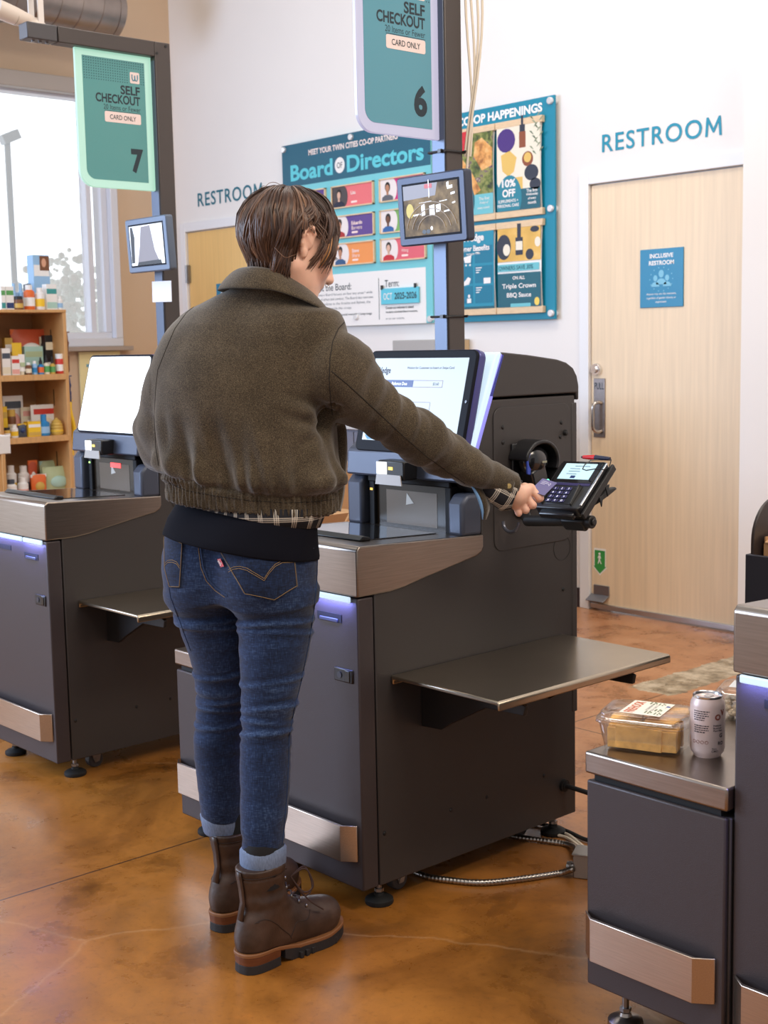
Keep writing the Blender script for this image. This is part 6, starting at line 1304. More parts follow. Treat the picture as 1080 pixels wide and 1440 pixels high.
        P = lo+h*(idx+acc/cnt[:, None]); F = []
        for ax in range(3):
            o1, o2 = (ax+1) % 3, (ax+2) % 3
            s0 = [slice(None)]*3; s1 = [slice(None)]*3; s0[ax] = slice(0, -1); s1[ax] = slice(1, None)
            cr = np.argwhere(b[tuple(s0)] != b[tuple(s1)])
            cr = cr[(cr[:, o1] > 0) & (cr[:, o2] > 0) & (cr[:, o1] < act.shape[o1]) & (cr[:, o2] < act.shape[o2])]
            e1 = np.zeros(3, int); e1[o1] = 1; e2 = np.zeros(3, int); e2[o2] = 1
            g = lambda e: vid[tuple((cr-e).T)]
            f = np.stack([g(0*e1), g(e1), g(e1+e2), g(e2)], 1); flip = b[tuple(cr.T)]
            f[~flip] = f[~flip][:, ::-1]; F.append(f)
        return P, np.concatenate(F)

def vnormals(P, F):
    n = np.zeros_like(P); a = np.cross(P[F[:, 2]]-P[F[:, 0]], P[F[:, 3]]-P[F[:, 1]])
    for i in range(4): np.add.at(n, F[:, i], a)
    return n/(np.linalg.norm(n, axis=1, keepdims=True)+1e-12)
def relax(P, F, it=1, w=0.5):
    for _ in range(it):
        s = np.zeros_like(P); c = np.zeros(len(P))
        for i in range(4):
            a, b = F[:, i], F[:, (i+1) % 4]; np.add.at(s, a, P[b]); np.add.at(s, b, P[a]); np.add.at(c, a, 1); np.add.at(c, b, 1)
        P = P*(1-w)+w*s/c[:, None]
    return P
def to_obj(name, P, F, mat, parent, attr=None):
    me = bpy.data.meshes.new(name); me.vertices.add(len(P)); me.vertices.foreach_set('co', np.asarray(P, np.float32).ravel())
    me.loops.add(F.size); me.loops.foreach_set('vertex_index', F.astype(np.int32).ravel()); me.polygons.add(len(F))
    me.polygons.foreach_set('loop_start', np.arange(0, F.size, 4, dtype=np.int32)); me.polygons.foreach_set('loop_total', np.full(len(F), 4, np.int32))
    me.update(calc_edges=True); me.validate(); me.polygons.foreach_set('use_smooth', [True]*len(me.polygons)); me.materials.append(mat)
    if attr is not None:
        for k, a in attr.items():
            at = me.attributes.new(k, 'FLOAT', 'POINT'); at.data.foreach_set('value', np.asarray(a, np.float32))
    o = bpy.data.objects.new(name, me); COL.objects.link(o); o.parent = parent; return o
def vnoise(P, sc, seed=0.0):
    sc = np.array(sc, float); return np.array([noise.noise(Vector((p[0]*sc[0]+seed, p[1]*sc[1]+seed*1.7, p[2]*sc[2]-seed))) for p in P])
def smooth01(x, a, b): t = np.clip((x-a)/(b-a), 0, 1); return t*t*(3-2*t)
def seg_row(y, l, r, d, dep, rot=0.0):
    a, b = q(l, y, d), q(r, y, d); c = (a+b)/2
    return (c[2], c[0], d, (b[0]-a[0])/2, dep, rot)

# ---- frames
fwd_p = np.array([math.sin(math.radians(28)), math.cos(math.radians(28)), 0]); rgt_p = np.array([fwd_p[1], -fwd_p[0], 0])     # pelvis
RP = -math.radians(28)
hf = math.radians(56); pt = math.radians(25)                                                                                    # head turn and nod
HF = np.array([math.sin(hf)*math.cos(pt), math.cos(hf)*math.cos(pt), -math.sin(pt)]); HR = np.array([math.cos(hf), -math.sin(hf), 0.0]); HU = np.cross(HR, HF)
HC = q(411, 344, 0.06)
HM = np.stack([HR, HF, HU], 1)
def hp(r, f_, u): return HC+HR*r+HF*f_+HU*u

# ---- hand layout (pixels of the photo, depth)
wr = q(727, 697, 0.195)
MCPS = [q(746, 687, 0.222), q(738, 696, 0.213), q(731, 704, 0.206), q(726, 711, 0.202)]
PIPS = [q(759.5, 700.5, 0.214), q(749.5, 710.5, 0.205), q(739.5, 717.5, 0.199), q(729.5, 722, 0.198)]
DIPS = [q(757, 702, 0.240), q(747.5, 711, 0.231), q(738, 717.5, 0.224), q(728.5, 721, 0.219)]
TIPS = [q(749.5, 695, 0.252), q(741, 704, 0.246), q(733.5, 711, 0.238), q(725.5, 715, 0.230)]
TH = [q(732, 690, 0.214), q(738, 686, 0.248), q(747, 687, 0.272), q(757, 691, 0.278)]
sh_r = q(474, 486, 0.02); el_r = q(592, 610, 0.11); sh_l = q(252, 478, 0.05); el_l = q(222, 615, 0.13); wr_l = q(300, 640, 0.36)

person_m = Matrix.Translation(PO) @ Matrix.Rotation(PROT, 4, 'Z'); pinv = person_m.inverted()
fyaw = -math.radians(46); dirv = Vector((math.sin(-fyaw), math.cos(-fyaw), 0))
heelR = pinv @ onz(357, 1366, 0.0); heelL = pinv @ onz(312, 1306, 0.0)
bR = Vector((heelR.x, heelR.y, 0))+dirv*0.060+Vector((-0.022, 0.0, 0)); bL = Vector((heelL.x, heelL.y, 0))+dirv*0.058+Vector((-0.012, 0, 0))
# ---- the body: one continuous surface
skin = M('skin', rgb(232, 184, 160), 0.45, var=0.08, vscale=28, bump=0.06, bscale=400)
skin.node_tree.nodes['Principled BSDF'].inputs['Subsurface Weight'].default_value = 0.12
skin.node_tree.nodes['Principled BSDF'].inputs['Subsurface Radius'].default_value = (0.02, 0.008, 0.004)
B = Field((-0.24, -0.24, 0.02), (0.76, 0.44, 1.76), 0.0034)
cp = q(338, 800, 0.03)                                   # pelvis centre
hipc = np.array([-0.004, 0.03, 0.90])
B.ell(hipc, (0.15, 0.10, 0.12), np.stack([rgt_p, fwd_p, [0, 0, 1]], 1), 0.05)
B.cone(hipc+[0, 0, 0.05], np.array([0.045, 0.06, 1.28]), 0.105, 0.115, 0.06, sq=(fwd_p, 0.8))
chest = np.array([0.05, 0.06, 1.30]); B.ell(chest, (0.14, 0.09, 0.14), np.stack([rgt_p, fwd_p, [0, 0, 1]], 1), 0.05)
neck0 = q(388, 428, 0.055); neck1 = hp(0, -0.012, -0.085)
B.cone(chest+[0, 0, 0.08], neck0, 0.060, 0.048, 0.03)
B.cone(neck0-[0, 0, 0.04], neck1, 0.048, 0.048, 0.03)
hip_r = hipc+rgt_p*0.085+[0, 0, -0.05]; hip_l = hipc-rgt_p*0.085+[0, 0, -0.05]
kn_r = q(376, 1006, -0.055); an_r = np.array(bR)+[0, 0, 0.155]; kn_l = q(311, 1000, 0.095); an_l = np.array(bL)+[0, 0, 0.155]
B.cone(hip_r, kn_r, 0.068, 0.040, 0.03); B.cone(kn_r, an_r, 0.040, 0.029, 0.03); B.cone(hip_l, kn_l, 0.066, 0.040, 0.03); B.cone(kn_l, an_l, 0.040, 0.029, 0.03)
ft = np.array([math.sin(math.radians(46)), math.cos(math.radians(46)), 0])
for an in (an_r, an_l):
    B.cone(an, an+[0, 0, -0.07], 0.029, 0.028, 0.02); B.cone(an+[0, 0, -0.075]-ft*0.015, an+[0, 0, -0.090]+ft*0.11, 0.022, 0.018, 0.02)
B.cone(chest+[0.02, 0, 0.05], sh_r+[-0.01, 0, -0.03], 0.06, 0.042, 0.03); B.cone(sh_r+[-0.01, 0, -0.03], el_r, 0.040, 0.034, 0.03); B.cone(el_r, wr, 0.034, 0.022, 0.02)
B.cone(chest+[-0.02, 0, 0.05], sh_l+[0.02, 0, -0.03], 0.06, 0.042, 0.03); B.cone(sh_l+[0.02, 0, -0.03], el_l, 0.040, 0.034, 0.03); B.cone(el_l, wr_l, 0.036, 0.026, 0.03)
# left hand, hidden behind the body: palm, four fingers, thumb
lh = wr_l+np.array([0.03, 0.06, -0.015]); B.cone(wr_l, lh, 0.026, 0.030, 0.02, sq=((0, 0, 1), 0.55))
for i in range(4):
    a = lh+np.array([0.025-0.017*i, 0.02, 0.0]); b_ = a+np.array([0.012, 0.035, -0.012]); B.cone(a-[0, 0.03, 0], b_, 0.009, 0.008, 0.008); B.cone(b_, b_+[0.004, 0.018, -0.022], 0.008, 0.0068, 0.006)
B.cone(wr_l+[0.02, 0.02, -0.005], lh+[0.05, 0.0, -0.02], 0.011, 0.0085, 0.012)
# right hand: palm, curled fingers, thumb against the card
pn = np.cross(MCPS[0]-wr, MCPS[3]-wr); pn /= np.linalg.norm(pn)
B.cone(q(712, 692, 0.183), wr, 0.023, 0.024, 0.012, sq=(pn, 0.8))
for i in range(4):
    B.cone(wr+(MCPS[i]-wr)*0.1, MCPS[i], 0.0150, 0.0118, 0.012)
for i in range(4):
    r = (0.0100, 0.0100, 0.0094, 0.0084)[i]
    B.cone(MCPS[i], PIPS[i], r*1.0, r*0.93, 0.0012); B.cone(PIPS[i], DIPS[i], r*0.95, r*0.88, 0.0012); B.cone(DIPS[i], TIPS[i], r*0.88, r*0.78, 0.002)
    B.cone(MCPS[i], MCPS[i], r*1.10, r*1.10, 0.006); B.cone(PIPS[i], PIPS[i], r*1.0, r*1.0, 0.001)
B.cone(TH[0], TH[1], 0.0150, 0.0122, 0.012); B.cone(TH[1], TH[2], 0.0115, 0.0102, 0.004); B.cone(TH[2], TH[3], 0.0104, 0.0088, 0.003)
# head
B.ell(hp(0, -0.012, 0.022), (0.074, 0.094, 0.088), HM, 0.03)
B.ell(hp(0, 0.035, -0.035), (0.060, 0.066, 0.080), HM, 0.04)
B.cone(hp(0.0, 0.070, -0.098), hp(0.0, 0.078, -0.100), 0.020, 0.019, 0.03)                       # chin
for s_ in (-1, 1):
    B.cone(hp(0.052*s_, -0.002, -0.055), hp(0.022*s_, 0.062, -0.095), 0.020, 0.019, 0.03)         # jaw
    B.ell(hp(0.040*s_, 0.066, -0.022), (0.020, 0.018, 0.018), HM, 0.025)                          # cheekbone
    B.ell(hp(0.031*s_, 0.091, 0.010), (0.016, 0.010, 0.011), HM, 0.008, 's')                      # eye socket
    B.ell(hp(0.031*s_, 0.080, 0.009), (0.0125, 0.0125, 0.0125), HM, 0.003)                        # eyeball
    B.cone(hp(0.016*s_, 0.089, 0.012), hp(0.046*s_, 0.078, 0.008), 0.0042, 0.0042, 0.004)         # lids
    B.cone(hp(0.012*s_, 0.096, 0.030), hp(0.046*s_, 0.084, 0.032), 0.006, 0.005, 0.014)           # brow
    B.cone(hp(0.008*s_, 0.108, -0.034), hp(0.011*s_, 0.104, -0.036), 0.0075, 0.0065, 0.008)       # nostril wing
    e = hp(0.072*s_, -0.006, -0.004)                                                             # ear: rim, bowl, lobe
    E_ = lambda f_, u_, o_=0.0: e+HF*f_+HU*u_+HR*s_*o_
    rim = [E_(0.010, 0.004, 0.004), E_(0.008, 0.024, 0.008), E_(-0.004, 0.033, 0.012), E_(-0.017, 0.026, 0.015), E_(-0.021, 0.008, 0.016), E_(-0.015, -0.010, 0.012), E_(-0.006, -0.022, 0.008), E_(0.002, -0.028, 0.006), E_(0.007, -0.020, 0.004)]
    for i in range(len(rim)-1): B.cone(rim[i], rim[i+1], 0.0045, 0.0045, 0.005)
    B.ell(E_(-0.006, 0.004, 0.002), (0.007, 0.015, 0.026), HM, 0.006)
    B.cone(E_(-0.001, -0.022, 0.006), E_(0.002, -0.030, 0.006), 0.0072, 0.006, 0.005)
    B.cone(E_(0.006, 0.002, 0.006), E_(-0.009, 0.014, 0.010), 0.003, 0.003, 0.004); B.cone(E_(0.009, -0.008, 0.004), E_(0.011, 0.001, 0.005), 0.004, 0.004, 0.004)
B.cone(hp(0, 0.094, 0.018), hp(0, 0.116, -0.028), 0.0075, 0.0095, 0.014)                          # nose
B.ell(hp(0, 0.118, -0.031), (0.0095, 0.009, 0.008), HM, 0.008)
B.ell(hp(0, 0.092, -0.055), (0.022, 0.010, 0.010), HM, 0.015)
B.cone(hp(-0.017, 0.094, -0.058), hp(0.017, 0.094, -0.058), 0.0048, 0.0048, 0.004); B.cone(hp(0, 0.100, -0.0565), hp(0, 0.100, -0.0565), 0.006, 0.006, 0.006)
B.cone(hp(-0.015, 0.093, -0.069), hp(0.015, 0.093, -0.069), 0.0055, 0.0055, 0.004)
B.cone(hp(-0.022, 0.096, -0.0632), hp(0.022, 0.096, -0.0632), 0.0016, 0.0016, 0.002, 's')
Pb, Fb = B.mesh(); Pb = relax(Pb, Fb, 1, 0.4)
# cheek and lip colour follow the anatomy
hv = (Pb-HC) @ HM
lip = np.exp(-((hv[:, 0]/0.020)**4+((hv[:, 1]-0.100)/0.014)**2+((hv[:, 2]+0.063)/0.0085)**4)); cheek = np.exp(-(((np.abs(hv[:, 0])-0.045)/0.02)**2+((hv[:, 1]-0.07)/0.03)**2+((hv[:, 2]+0.035)/0.025)**2))
red = np.clip(lip*0.9+cheek*0.28, 0, 1)
knk = np.zeros(len(Pb))
for p_, s_ in [(p_, 0.010) for p_ in PIPS+MCPS]+[(p_, 0.012) for p_ in TIPS]: knk = np.maximum(knk, 0.30*np.exp(-((Pb-p_)**2).sum(1)/s_**2))
red = np.maximum(red, knk); eye = np.zeros(len(Pb))
nt = skin.node_tree; bs = nt.nodes['Principled BSDF']; old = bs.inputs['Base Color'].links[0].from_socket
at = nt.nodes.new('ShaderNodeAttribute'); at.attribute_name = 'flush'; mx = nt.nodes.new('ShaderNodeMix'); mx.data_type = 'RGBA'; nt.links.new(at.outputs['Fac'], mx.inputs[0]); nt.links.new(old, mx.inputs[6]); mx.inputs[7].default_value = rgb(196, 104, 96); nt.links.new(mx.outputs[2], bs.inputs['Base Color'])
to_obj('body', Pb, Fb, skin, person, {'flush': red}); del B
# eyes, brows, ring
m = MB()
for s_ in (-1, 1): c = hp(0.031*s_, 0.0865, 0.0085); m.ball(tuple(c), 0.0066, None, None, 12, 8)
m.build('eye', M('eye_brown', rgb(60, 42, 34), 0.15), person)
m = MB()
for s_ in (-1, 1):
    for k in range(9):
        u = (k-4)/4; a = hp((0.031+0.014*u)*s_, 0.0905-0.004*abs(u)-0.004*max(u, 0), 0.0115); b_ = hp((0.031+0.017*u)*s_, 0.101-0.005*max(u, 0), 0.008); m.tube([a, (a+b_)/2+HU*-0.0008, b_], [0.0007, 0.0006, 0.0002], 5)
m.build('eyelash', M('lash', rgb(24, 18, 18), 0.5), person)
m = MB(); c = hp(0.0085, 0.112, -0.044); m.tube([c+HR*0.0*k+(HF*math.cos(a)+HU*math.sin(a))*0.0055 for k, a in enumerate([2*PI*i/14 for i in range(14)])], 0.0008, 6, True); m.build('nose_ring', chrome, person)
m = MB(); m.ball(tuple(hp(0.081, -0.006, -0.031)), 0.0026, None, None, 10, 7); m.build('ear_stud', chrome, person)
# finger nails
m = MB()
for i in range(4):
    d = TIPS[i]-DIPS[i]; d /= np.linalg.norm(d); n_ = np.cross(d, np.cross(d, pn)); n_ = -n_ if n_@(TIPS[i]-wr) < 0 else n_; c = TIPS[i]+n_*0.0078+d*0.001
    m.obox(c, d, np.cross(n_, d), n_, 0.0048, 0.0038, 0.0007)
d = TH[3]-TH[2]; d /= np.linalg.norm(d); m.obox(TH[3]+np.array([0.1, -0.3, 0.9])*0.0092, d, np.cross((0.1, -0.3, 0.9), d), (0.1, -0.3, 0.9), 0.006, 0.0048, 0.0008)
m.build('fingernail', M('nail', rgb(240, 196, 182), 0.25), person, 0.0004)

# ---- jeans
def denim():
    m = bpy.data.materials.new('denim'); m.use_nodes = True; nt = m.node_tree; N = nt.nodes.new; L = nt.links.new; b = nt.nodes['Principled BSDF']
    tc = N('ShaderNodeTexCoord'); mp = N('ShaderNodeMapping'); mp.inputs['Scale'].default_value = (1, 1, 0.16); L(tc.outputs['Object'], mp.inputs[0])
    a = N('ShaderNodeTexNoise'); a.inputs['Scale'].default_value = 420; a.inputs['Detail'].default_value = 2; L(mp.outputs[0], a.inputs[0])
    mp2 = N('ShaderNodeMapping'); mp2.inputs['Scale'].default_value = (0.2, 0.2, 1); L(tc.outputs['Object'], mp2.inputs[0])
    a2 = N('ShaderNodeTexNoise'); a2.inputs['Scale'].default_value = 380; a2.inputs['Detail'].default_value = 2; L(mp2.outputs[0], a2.inputs[0])
    ad = N('ShaderNodeMath'); ad.operation = 'ADD'; L(a.outputs[0], ad.inputs[0]); L(a2.outputs[0], ad.inputs[1])
    c = N('ShaderNodeTexNoise'); c.inputs['Scale'].default_value = 9; c.inputs['Detail'].default_value = 4; L(tc.outputs['Object'], c.inputs[0])
    m2 = N('ShaderNodeMath'); m2.operation = 'MULTIPLY_ADD'; m2.inputs[1].default_value = 0.5; L(c.outputs[0], m2.inputs[0]); L(ad.outputs[0], m2.inputs[2])
    at = N('ShaderNodeAttribute'); at.attribute_name = 'fade'; m3 = N('ShaderNodeMath'); m3.operation = 'MULTIPLY_ADD'; m3.inputs[1].default_value = 0.55; L(at.outputs['Fac'], m3.inputs[0]); L(m2.outputs[0], m3.inputs[2])
    r = N('ShaderNodeValToRGB'); e = r.color_ramp.elements; e[0].position = 0.0; e[0].color = rgb(10, 17, 34); e[1].position = 1.0; e[1].color = rgb(64, 84, 118)
    for p, cc in ((0.35, rgb(20, 33, 60)), (0.62, rgb(29, 47, 81))): x = e.new(p); x.color = cc
    mr = N('ShaderNodeMapRange'); mr.inputs[1].default_value = 0.85; mr.inputs[2].default_value = 2.0; L(m3.outputs[0], mr.inputs[0]); L(mr.outputs[0], r.inputs[0]); L(r.outputs[0], b.inputs['Base Color'])
    b.inputs['Roughness'].default_value = 0.85; b.inputs['Sheen Weight'].default_value = 0.15; b.inputs['Specular IOR Level'].default_value = 0.2
    bp = N('ShaderNodeBump'); bp.inputs['Strength'].default_value = 0.25; bp.inputs['Distance'].default_value = 0.001; L(ad.outputs[0], bp.inputs['Height']); L(bp.outputs[0], b.inputs['Normal']); return m
den = denim()
J = Field((-0.25, -0.28, 0.14), (0.25, 0.32, 1.06), 0.0038)
rR = [(835, 337, 441), (850, 334, 441), (870, 335, 439.5), (900, 337, 437), (925, 338, 432), (950, 339, 426), (975, 340, 420), (1000, 341, 415), (1020, 341, 411), (1040, 340, 409), (1060, 339.5, 408.5), (1080, 339.5, 408), (1110, 339.5, 406.5), (1140, 339.5, 403), (1170, 340.5, 400), (1200, 343, 397)]
rL = [(835, 236, 340), (850, 241, 344), (870, 249, 350), (900, 261, 354), (925, 269, 356), (950, 275, 356), (975, 278, 352), (1000, 277.5, 347), (1020, 275.5, 344), (1040, 274, 343), (1060, 275, 343), (1080, 277.5, 344), (1110, 281, 345), (1140, 285, 344), (1150, 287, 343)]
def legrows(rows, d0, d1, y0=835, y1=1200):
    out = []
    for (y, l, r) in rows:
        d = d0+(d1-d0)*(y-y0)/(y1-y0); w_ = (q(r, y, d)[0]-q(l, y, d)[0])/2; dep = w_*(1.12 if y > 1030 else 1.04)
        out.append(seg_row(y, l, r, d, dep, RP))
    return out
J.stack(legrows(rR, -0.015, -0.09), 0.02, p=2.1); J.stack(legrows(rL, 0.055, 0.13), 0.02, p=2.1)
pel = [(755, 232, 441), (775, 230, 446), (800, 230, 446), (820, 231.5, 445), (838, 236, 443)]
pr_ = []
for (y, l, r) in pel:
    a, b_ = q(l, y, 0.03), q(r, y, 0.03); hw_ = (b_[0]-a[0])/2; dp = 0.108; W_ = math.sqrt(max(1e-4, hw_**2-(dp*math.sin(RP))**2))/math.cos(RP); pr_.append(((a[2]+b_[2])/2, (a[0]+b_[0])/2, 0.035, W_, dp, RP))
top = pr_[0]; pr_.append((top[0]+0.012, top[1], top[2], top[3]*0.94, top[4]*0.94, RP))
J.stack(pr_, 0.035, p=2.3)
for s_, dz in ((1, 0.0), (-1, 0.004)): J.ell(hipc+rgt_p*0.078*s_-fwd_p*0.062+[0, 0, -0.025+dz], (0.080, 0.066, 0.088), np.stack([rgt_p, fwd_p, [0, 0, 1]], 1), 0.04)
Pj, Fj = J.mesh(); Pj = relax(Pj, Fj, 2, 0.5); Nj = vnormals(Pj, Fj)
z = Pj[:, 2]; rs = Pj[:, 0] > -0.02
zz = lambda y, d=0.0: q(350, y, d)[2]
def fold(zc, w_, slope, ph): return np.exp(-((z-(zc+slope*(Pj[:, 0])+0.010*np.sin(Pj[:, 1]*18+ph)))/w_)**2)
wr_ = vnoise(Pj, (7, 7, 42), 3.1); wr2 = vnoise(Pj, (12, 12, 75), 7.7)
knee = np.exp(-((z-zz(1000))/0.075)**2); ank = np.exp(-((z-zz(1165))/0.07)**2); but = np.exp(-((z-zz(868))/0.05)**2)
disp = wr_*(0.0045*knee+0.0026*ank+0.0036*but+0.0012)+wr2*(0.0020*knee+0.0012*but+0.0006)
for y, amp, w_, sl in ((866, 0.005, 0.006, 0.03), (878, 0.004, 0.005, -0.05), (948, 0.003, 0.005, 0.12), (985, 0.0045, 0.006, 0.10), (1003, 0.004, 0.005, -0.10), (1022, 0.0035, 0.006, 0.06)):
    disp += amp*(fold(zz(y), w_, sl, y)-0.6*fold(zz(y)+0.011, w_, sl, y))*(0.4+0.8*np.clip(vnoise(Pj, (9, 9, 9), y*0.1)+0.5, 0, 1))
fade = np.clip(0.32+0.9*disp/0.004, 0, 1)*0.55+0.25*np.clip(-Nj[:, 1], 0, 1)
jeans = to_obj('jeans', Pj+Nj*disp[:, None], Fj, den, person, {'fade': fade})
camL = pinv @ CP
def bvh_of(o):
    me = o.data; return BVHTree.FromPolygons([v.co.copy() for v in me.vertices], [tuple(p.vertices) for p in me.polygons])
def cast(tree, px, py, lift=0.0):
    d = (pinv.to_3x3() @ ray(px, py)).normalized(); h = tree.ray_cast(camL, d)
    return None if h[0] is None else h[0]+h[1]*lift
def stitch(tree, pts, r, name, mat, parent, lift=0.0005, step=2.0):
    out = []
    for (a, b_) in zip(pts[:-1], pts[1:]):
        n = max(1, int(math.hypot(b_[0]-a[0], b_[1]-a[1])/step))
        for k in range(n):
            h = cast(tree, a[0]+(b_[0]-a[0])*k/n, a[1]+(b_[1]-a[1])*k/n, lift)
            if h is not None: out.append(h)
    h = cast(tree, *pts[-1], lift)
    if h is not None: out.append(h)
    m = MB(); m.tube(out, r, 6); return m.build(name, mat, parent)
tj = bvh_of(jeans)
thread = M('stitch_tan', rgb(146, 116, 72), 0.7)
seamm = M('denim_seam', rgb(30, 50, 86), 0.85)
stitch(tj, [(281, 752), (283, 775), (286, 797), (293, 815), (305, 827), (320, 838)], 0.0016, 'seat_seam', seamm, jeans)
stitch(tj, [(277.5, 752), (279.5, 775), (282.5, 798), (290, 817), (302, 830), (316, 840)], 0.0006, 'seam_stitching', thread, jeans, 0.0004)
stitch(tj, [(446, 785), (445, 820), (441, 860), (434, 905), (424, 955), (413, 1000), (406.5, 1035), (405.5, 1075), (403, 1120), (399, 1165), (396.5, 1188)], 0.0013, 'side_seam', seamm, jeans)
stitch(tj, [(234, 800), (240, 840), (255, 880), (268, 915)], 0.0009, 'side_seam', seamm, jeans)
def patch(tree, outline, name, mat, parent, lift=0.0016, nx=26, ny=26):
    x0, x1 = min(p[0] for p in outline), max(p[0] for p in outline); y0, y1 = min(p[1] for p in outline), max(p[1] for p in outline)
    def inside(x, y):
        c = False; n = len(outline)
        for i in range(n):
            a, b_ = outline[i], outline[(i+1) % n]
            if (a[1] > y) != (b_[1] > y) and x < (b_[0]-a[0])*(y-a[1])/(b_[1]-a[1])+a[0]: c = not c
        return c
    def span(y):
        xs = []
        n = len(outline)
        for i in range(n):
            a, b_ = outline[i], outline[(i+1) % n]
            if (a[1] > y) != (b_[1] > y): xs.append((b_[0]-a[0])*(y-a[1])/(b_[1]-a[1])+a[0])
        return (min(xs), max(xs)) if len(xs) > 1 else None
    v = []; rows = []
    for j in range(ny+1):
        y = y0+(y1-y0)*(0.004+0.992*j/ny); sp_ = span(y)
        if not sp_: continue
        r = []
        for i in range(nx+1):
            h = cast(tree, sp_[0]+(sp_[1]-sp_[0])*i/nx, y, lift)
            r.append(len(v) if h is not None else None)
            if h is not None: v.append(h)
        rows.append(r)
    f = []
    for a, b_ in zip(rows[:-1], rows[1:]):
        for i in range(nx):
            w4 = (a[i], a[i+1], b_[i+1], b_[i])
            if None not in w4: f.append(w4)
    m = MB(); m.add(v, f, True); o = m.build(name, mat, parent, sharp=180); s_ = o.modifiers.new('cloth', 'SOLIDIFY'); s_.thickness = 0.0018; s_.offset = 1; return o
pk_r = [(307, 771), (414, 783), (418, 824), (386, 844), (344, 835)]; pk_l = [(232, 752), (258, 764), (254, 826), (240, 826), (233, 800)]
den2 = den
for pk in (pk_r, pk_l):
    po = patch(tj, pk, 'back_pocket', den2, jeans)
    t2 = bvh_of(po)
    def st2(pts, lift=0.0022): return stitch(tj, pts, 0.00055, 'pocket_stitching', thread, po, 0.0040)
    ins = [(p[0]+(sum(k[0] for k in pk)/len(pk)-p[0])*0.045, p[1]+(sum(k[1] for k in pk)/len(pk)-p[1])*0.045) for p in pk]
    st2(ins+[ins[0]])
    if pk is pk_r:
        for dy in (0, 3.0): st2([(323, 801+dy), (330, 797.5+dy), (338, 796.5+dy), (348, 799+dy), (360, 806+dy), (371.5, 813.5+dy), (378, 803+dy), (386, 794+dy), (396, 788.5+dy), (411, 788+dy)])
    else:
        for dy in (0, 3.0): st2([(233, 793+dy), (238, 788+dy), (244, 787.5+dy), (250, 790+dy), (254, 796+dy)])
h0, h1 = cast(tj, 308, 786, 0.004), cast(tj, 315, 795, 0.004)
m = MB(); a = cast(tj, 308, 786.5, 0.0045); b_ = cast(tj, 312.5, 785.5, 0.0045); c_ = cast(tj, 317.5, 796.5, 0.0045); d_ = cast(tj, 313, 797.5, 0.0045)
m.add([a, b_, c_, d_]+[Vector(p)+Vector((-0.0006, -0.0012, 0)) for p in (a, b_, c_, d_)], [(0, 1, 2, 3), (7, 6, 5, 4), (0, 4, 5, 1), (1, 5, 6, 2), (2, 6, 7, 3), (3, 7, 4, 0)]); m.build('pocket_tab', M('tab_red', rgb(196, 44, 46), 0.6), jeans)
m = MB(); ta = cast(tj, 310, 787, 0.006); tb_ = cast(tj, 315, 796, 0.006); letters(m, "levi's", (ta+tb_)/2+Vector((-0.0006, -0.001, 0)), (tb_-ta), (tb_-ta).cross(Vector((0, -1, 0))).normalized()*-1, w=(tb_-ta).length*0.75, bold=0.02); m.build('tab_lettering', white_print, jeans)
# turned-up hems
cuffm = M('denim_reverse', rgb(108, 122, 148), 0.9, var=0.22, vscale=320, stretch=(1, 1, 0.3), bump=0.2, bscale=500)
for (y0, y1, l0, r0, l1, r1, d) in ((1189, 1222, 338.5, 401.5, 340, 400, -0.09), (1139, 1168, 282.5, 345.5, 288.5, 345.5, 0.125)):
    a0, b0 = q(l0, y0, d), q(r0, y0, d); a1, b1 = q(l1, y1, d), q(r1, y1, d); m = MB(); n = 40; rows = []
    prof = [(0.0, -0.004), (0.12, 0.0012), (0.5, 0.002), (0.9, 0.0014), (1.0, 0.0), (1.0, -0.006)]
    for s_, off in prof:
        c_ = ((a0+b0)*(1-s_)+(a1+b1)*s_)/2; w_ = ((b0-a0)[0]*(1-s_)+(b1-a1)[0]*s_)/2+off
        rows.append([(c_[0]+w_*math.cos(2*PI*k/n)*math.cos(RP)-w_*1.1*math.sin(2*PI*k/n)*math.sin(RP), d+w_*math.cos(2*PI*k/n)*math.sin(RP)+w_*1.1*math.sin(2*PI*k/n)*math.cos(RP), c_[2]+0.0012*math.sin(3*2*PI*k/n+y0)) for k in range(n)])
    m.add([p for r in rows for p in r], [(i*n+k, i*n+(k+1) % n, (i+1)*n+(k+1) % n, (i+1)*n+k) for i in range(len(rows)-1) for k in range(n)], True); m.build('turned_hem', cuffm, jeans, sharp=180)

# black socks between hem and boot
sock = M('sock_black', rgb(16, 15, 18), 0.9)
for an, tilt in ((an_r, bR), (an_l, bL)):
    m = MB(); m.lathe([(0.043, 0.0), (0.044, 0.04), (0.042, 0.085), (0.036, 0.1)], tuple(np.array(an)+[0, 0, 0.028]), 24); m.build('sock', sock, person)
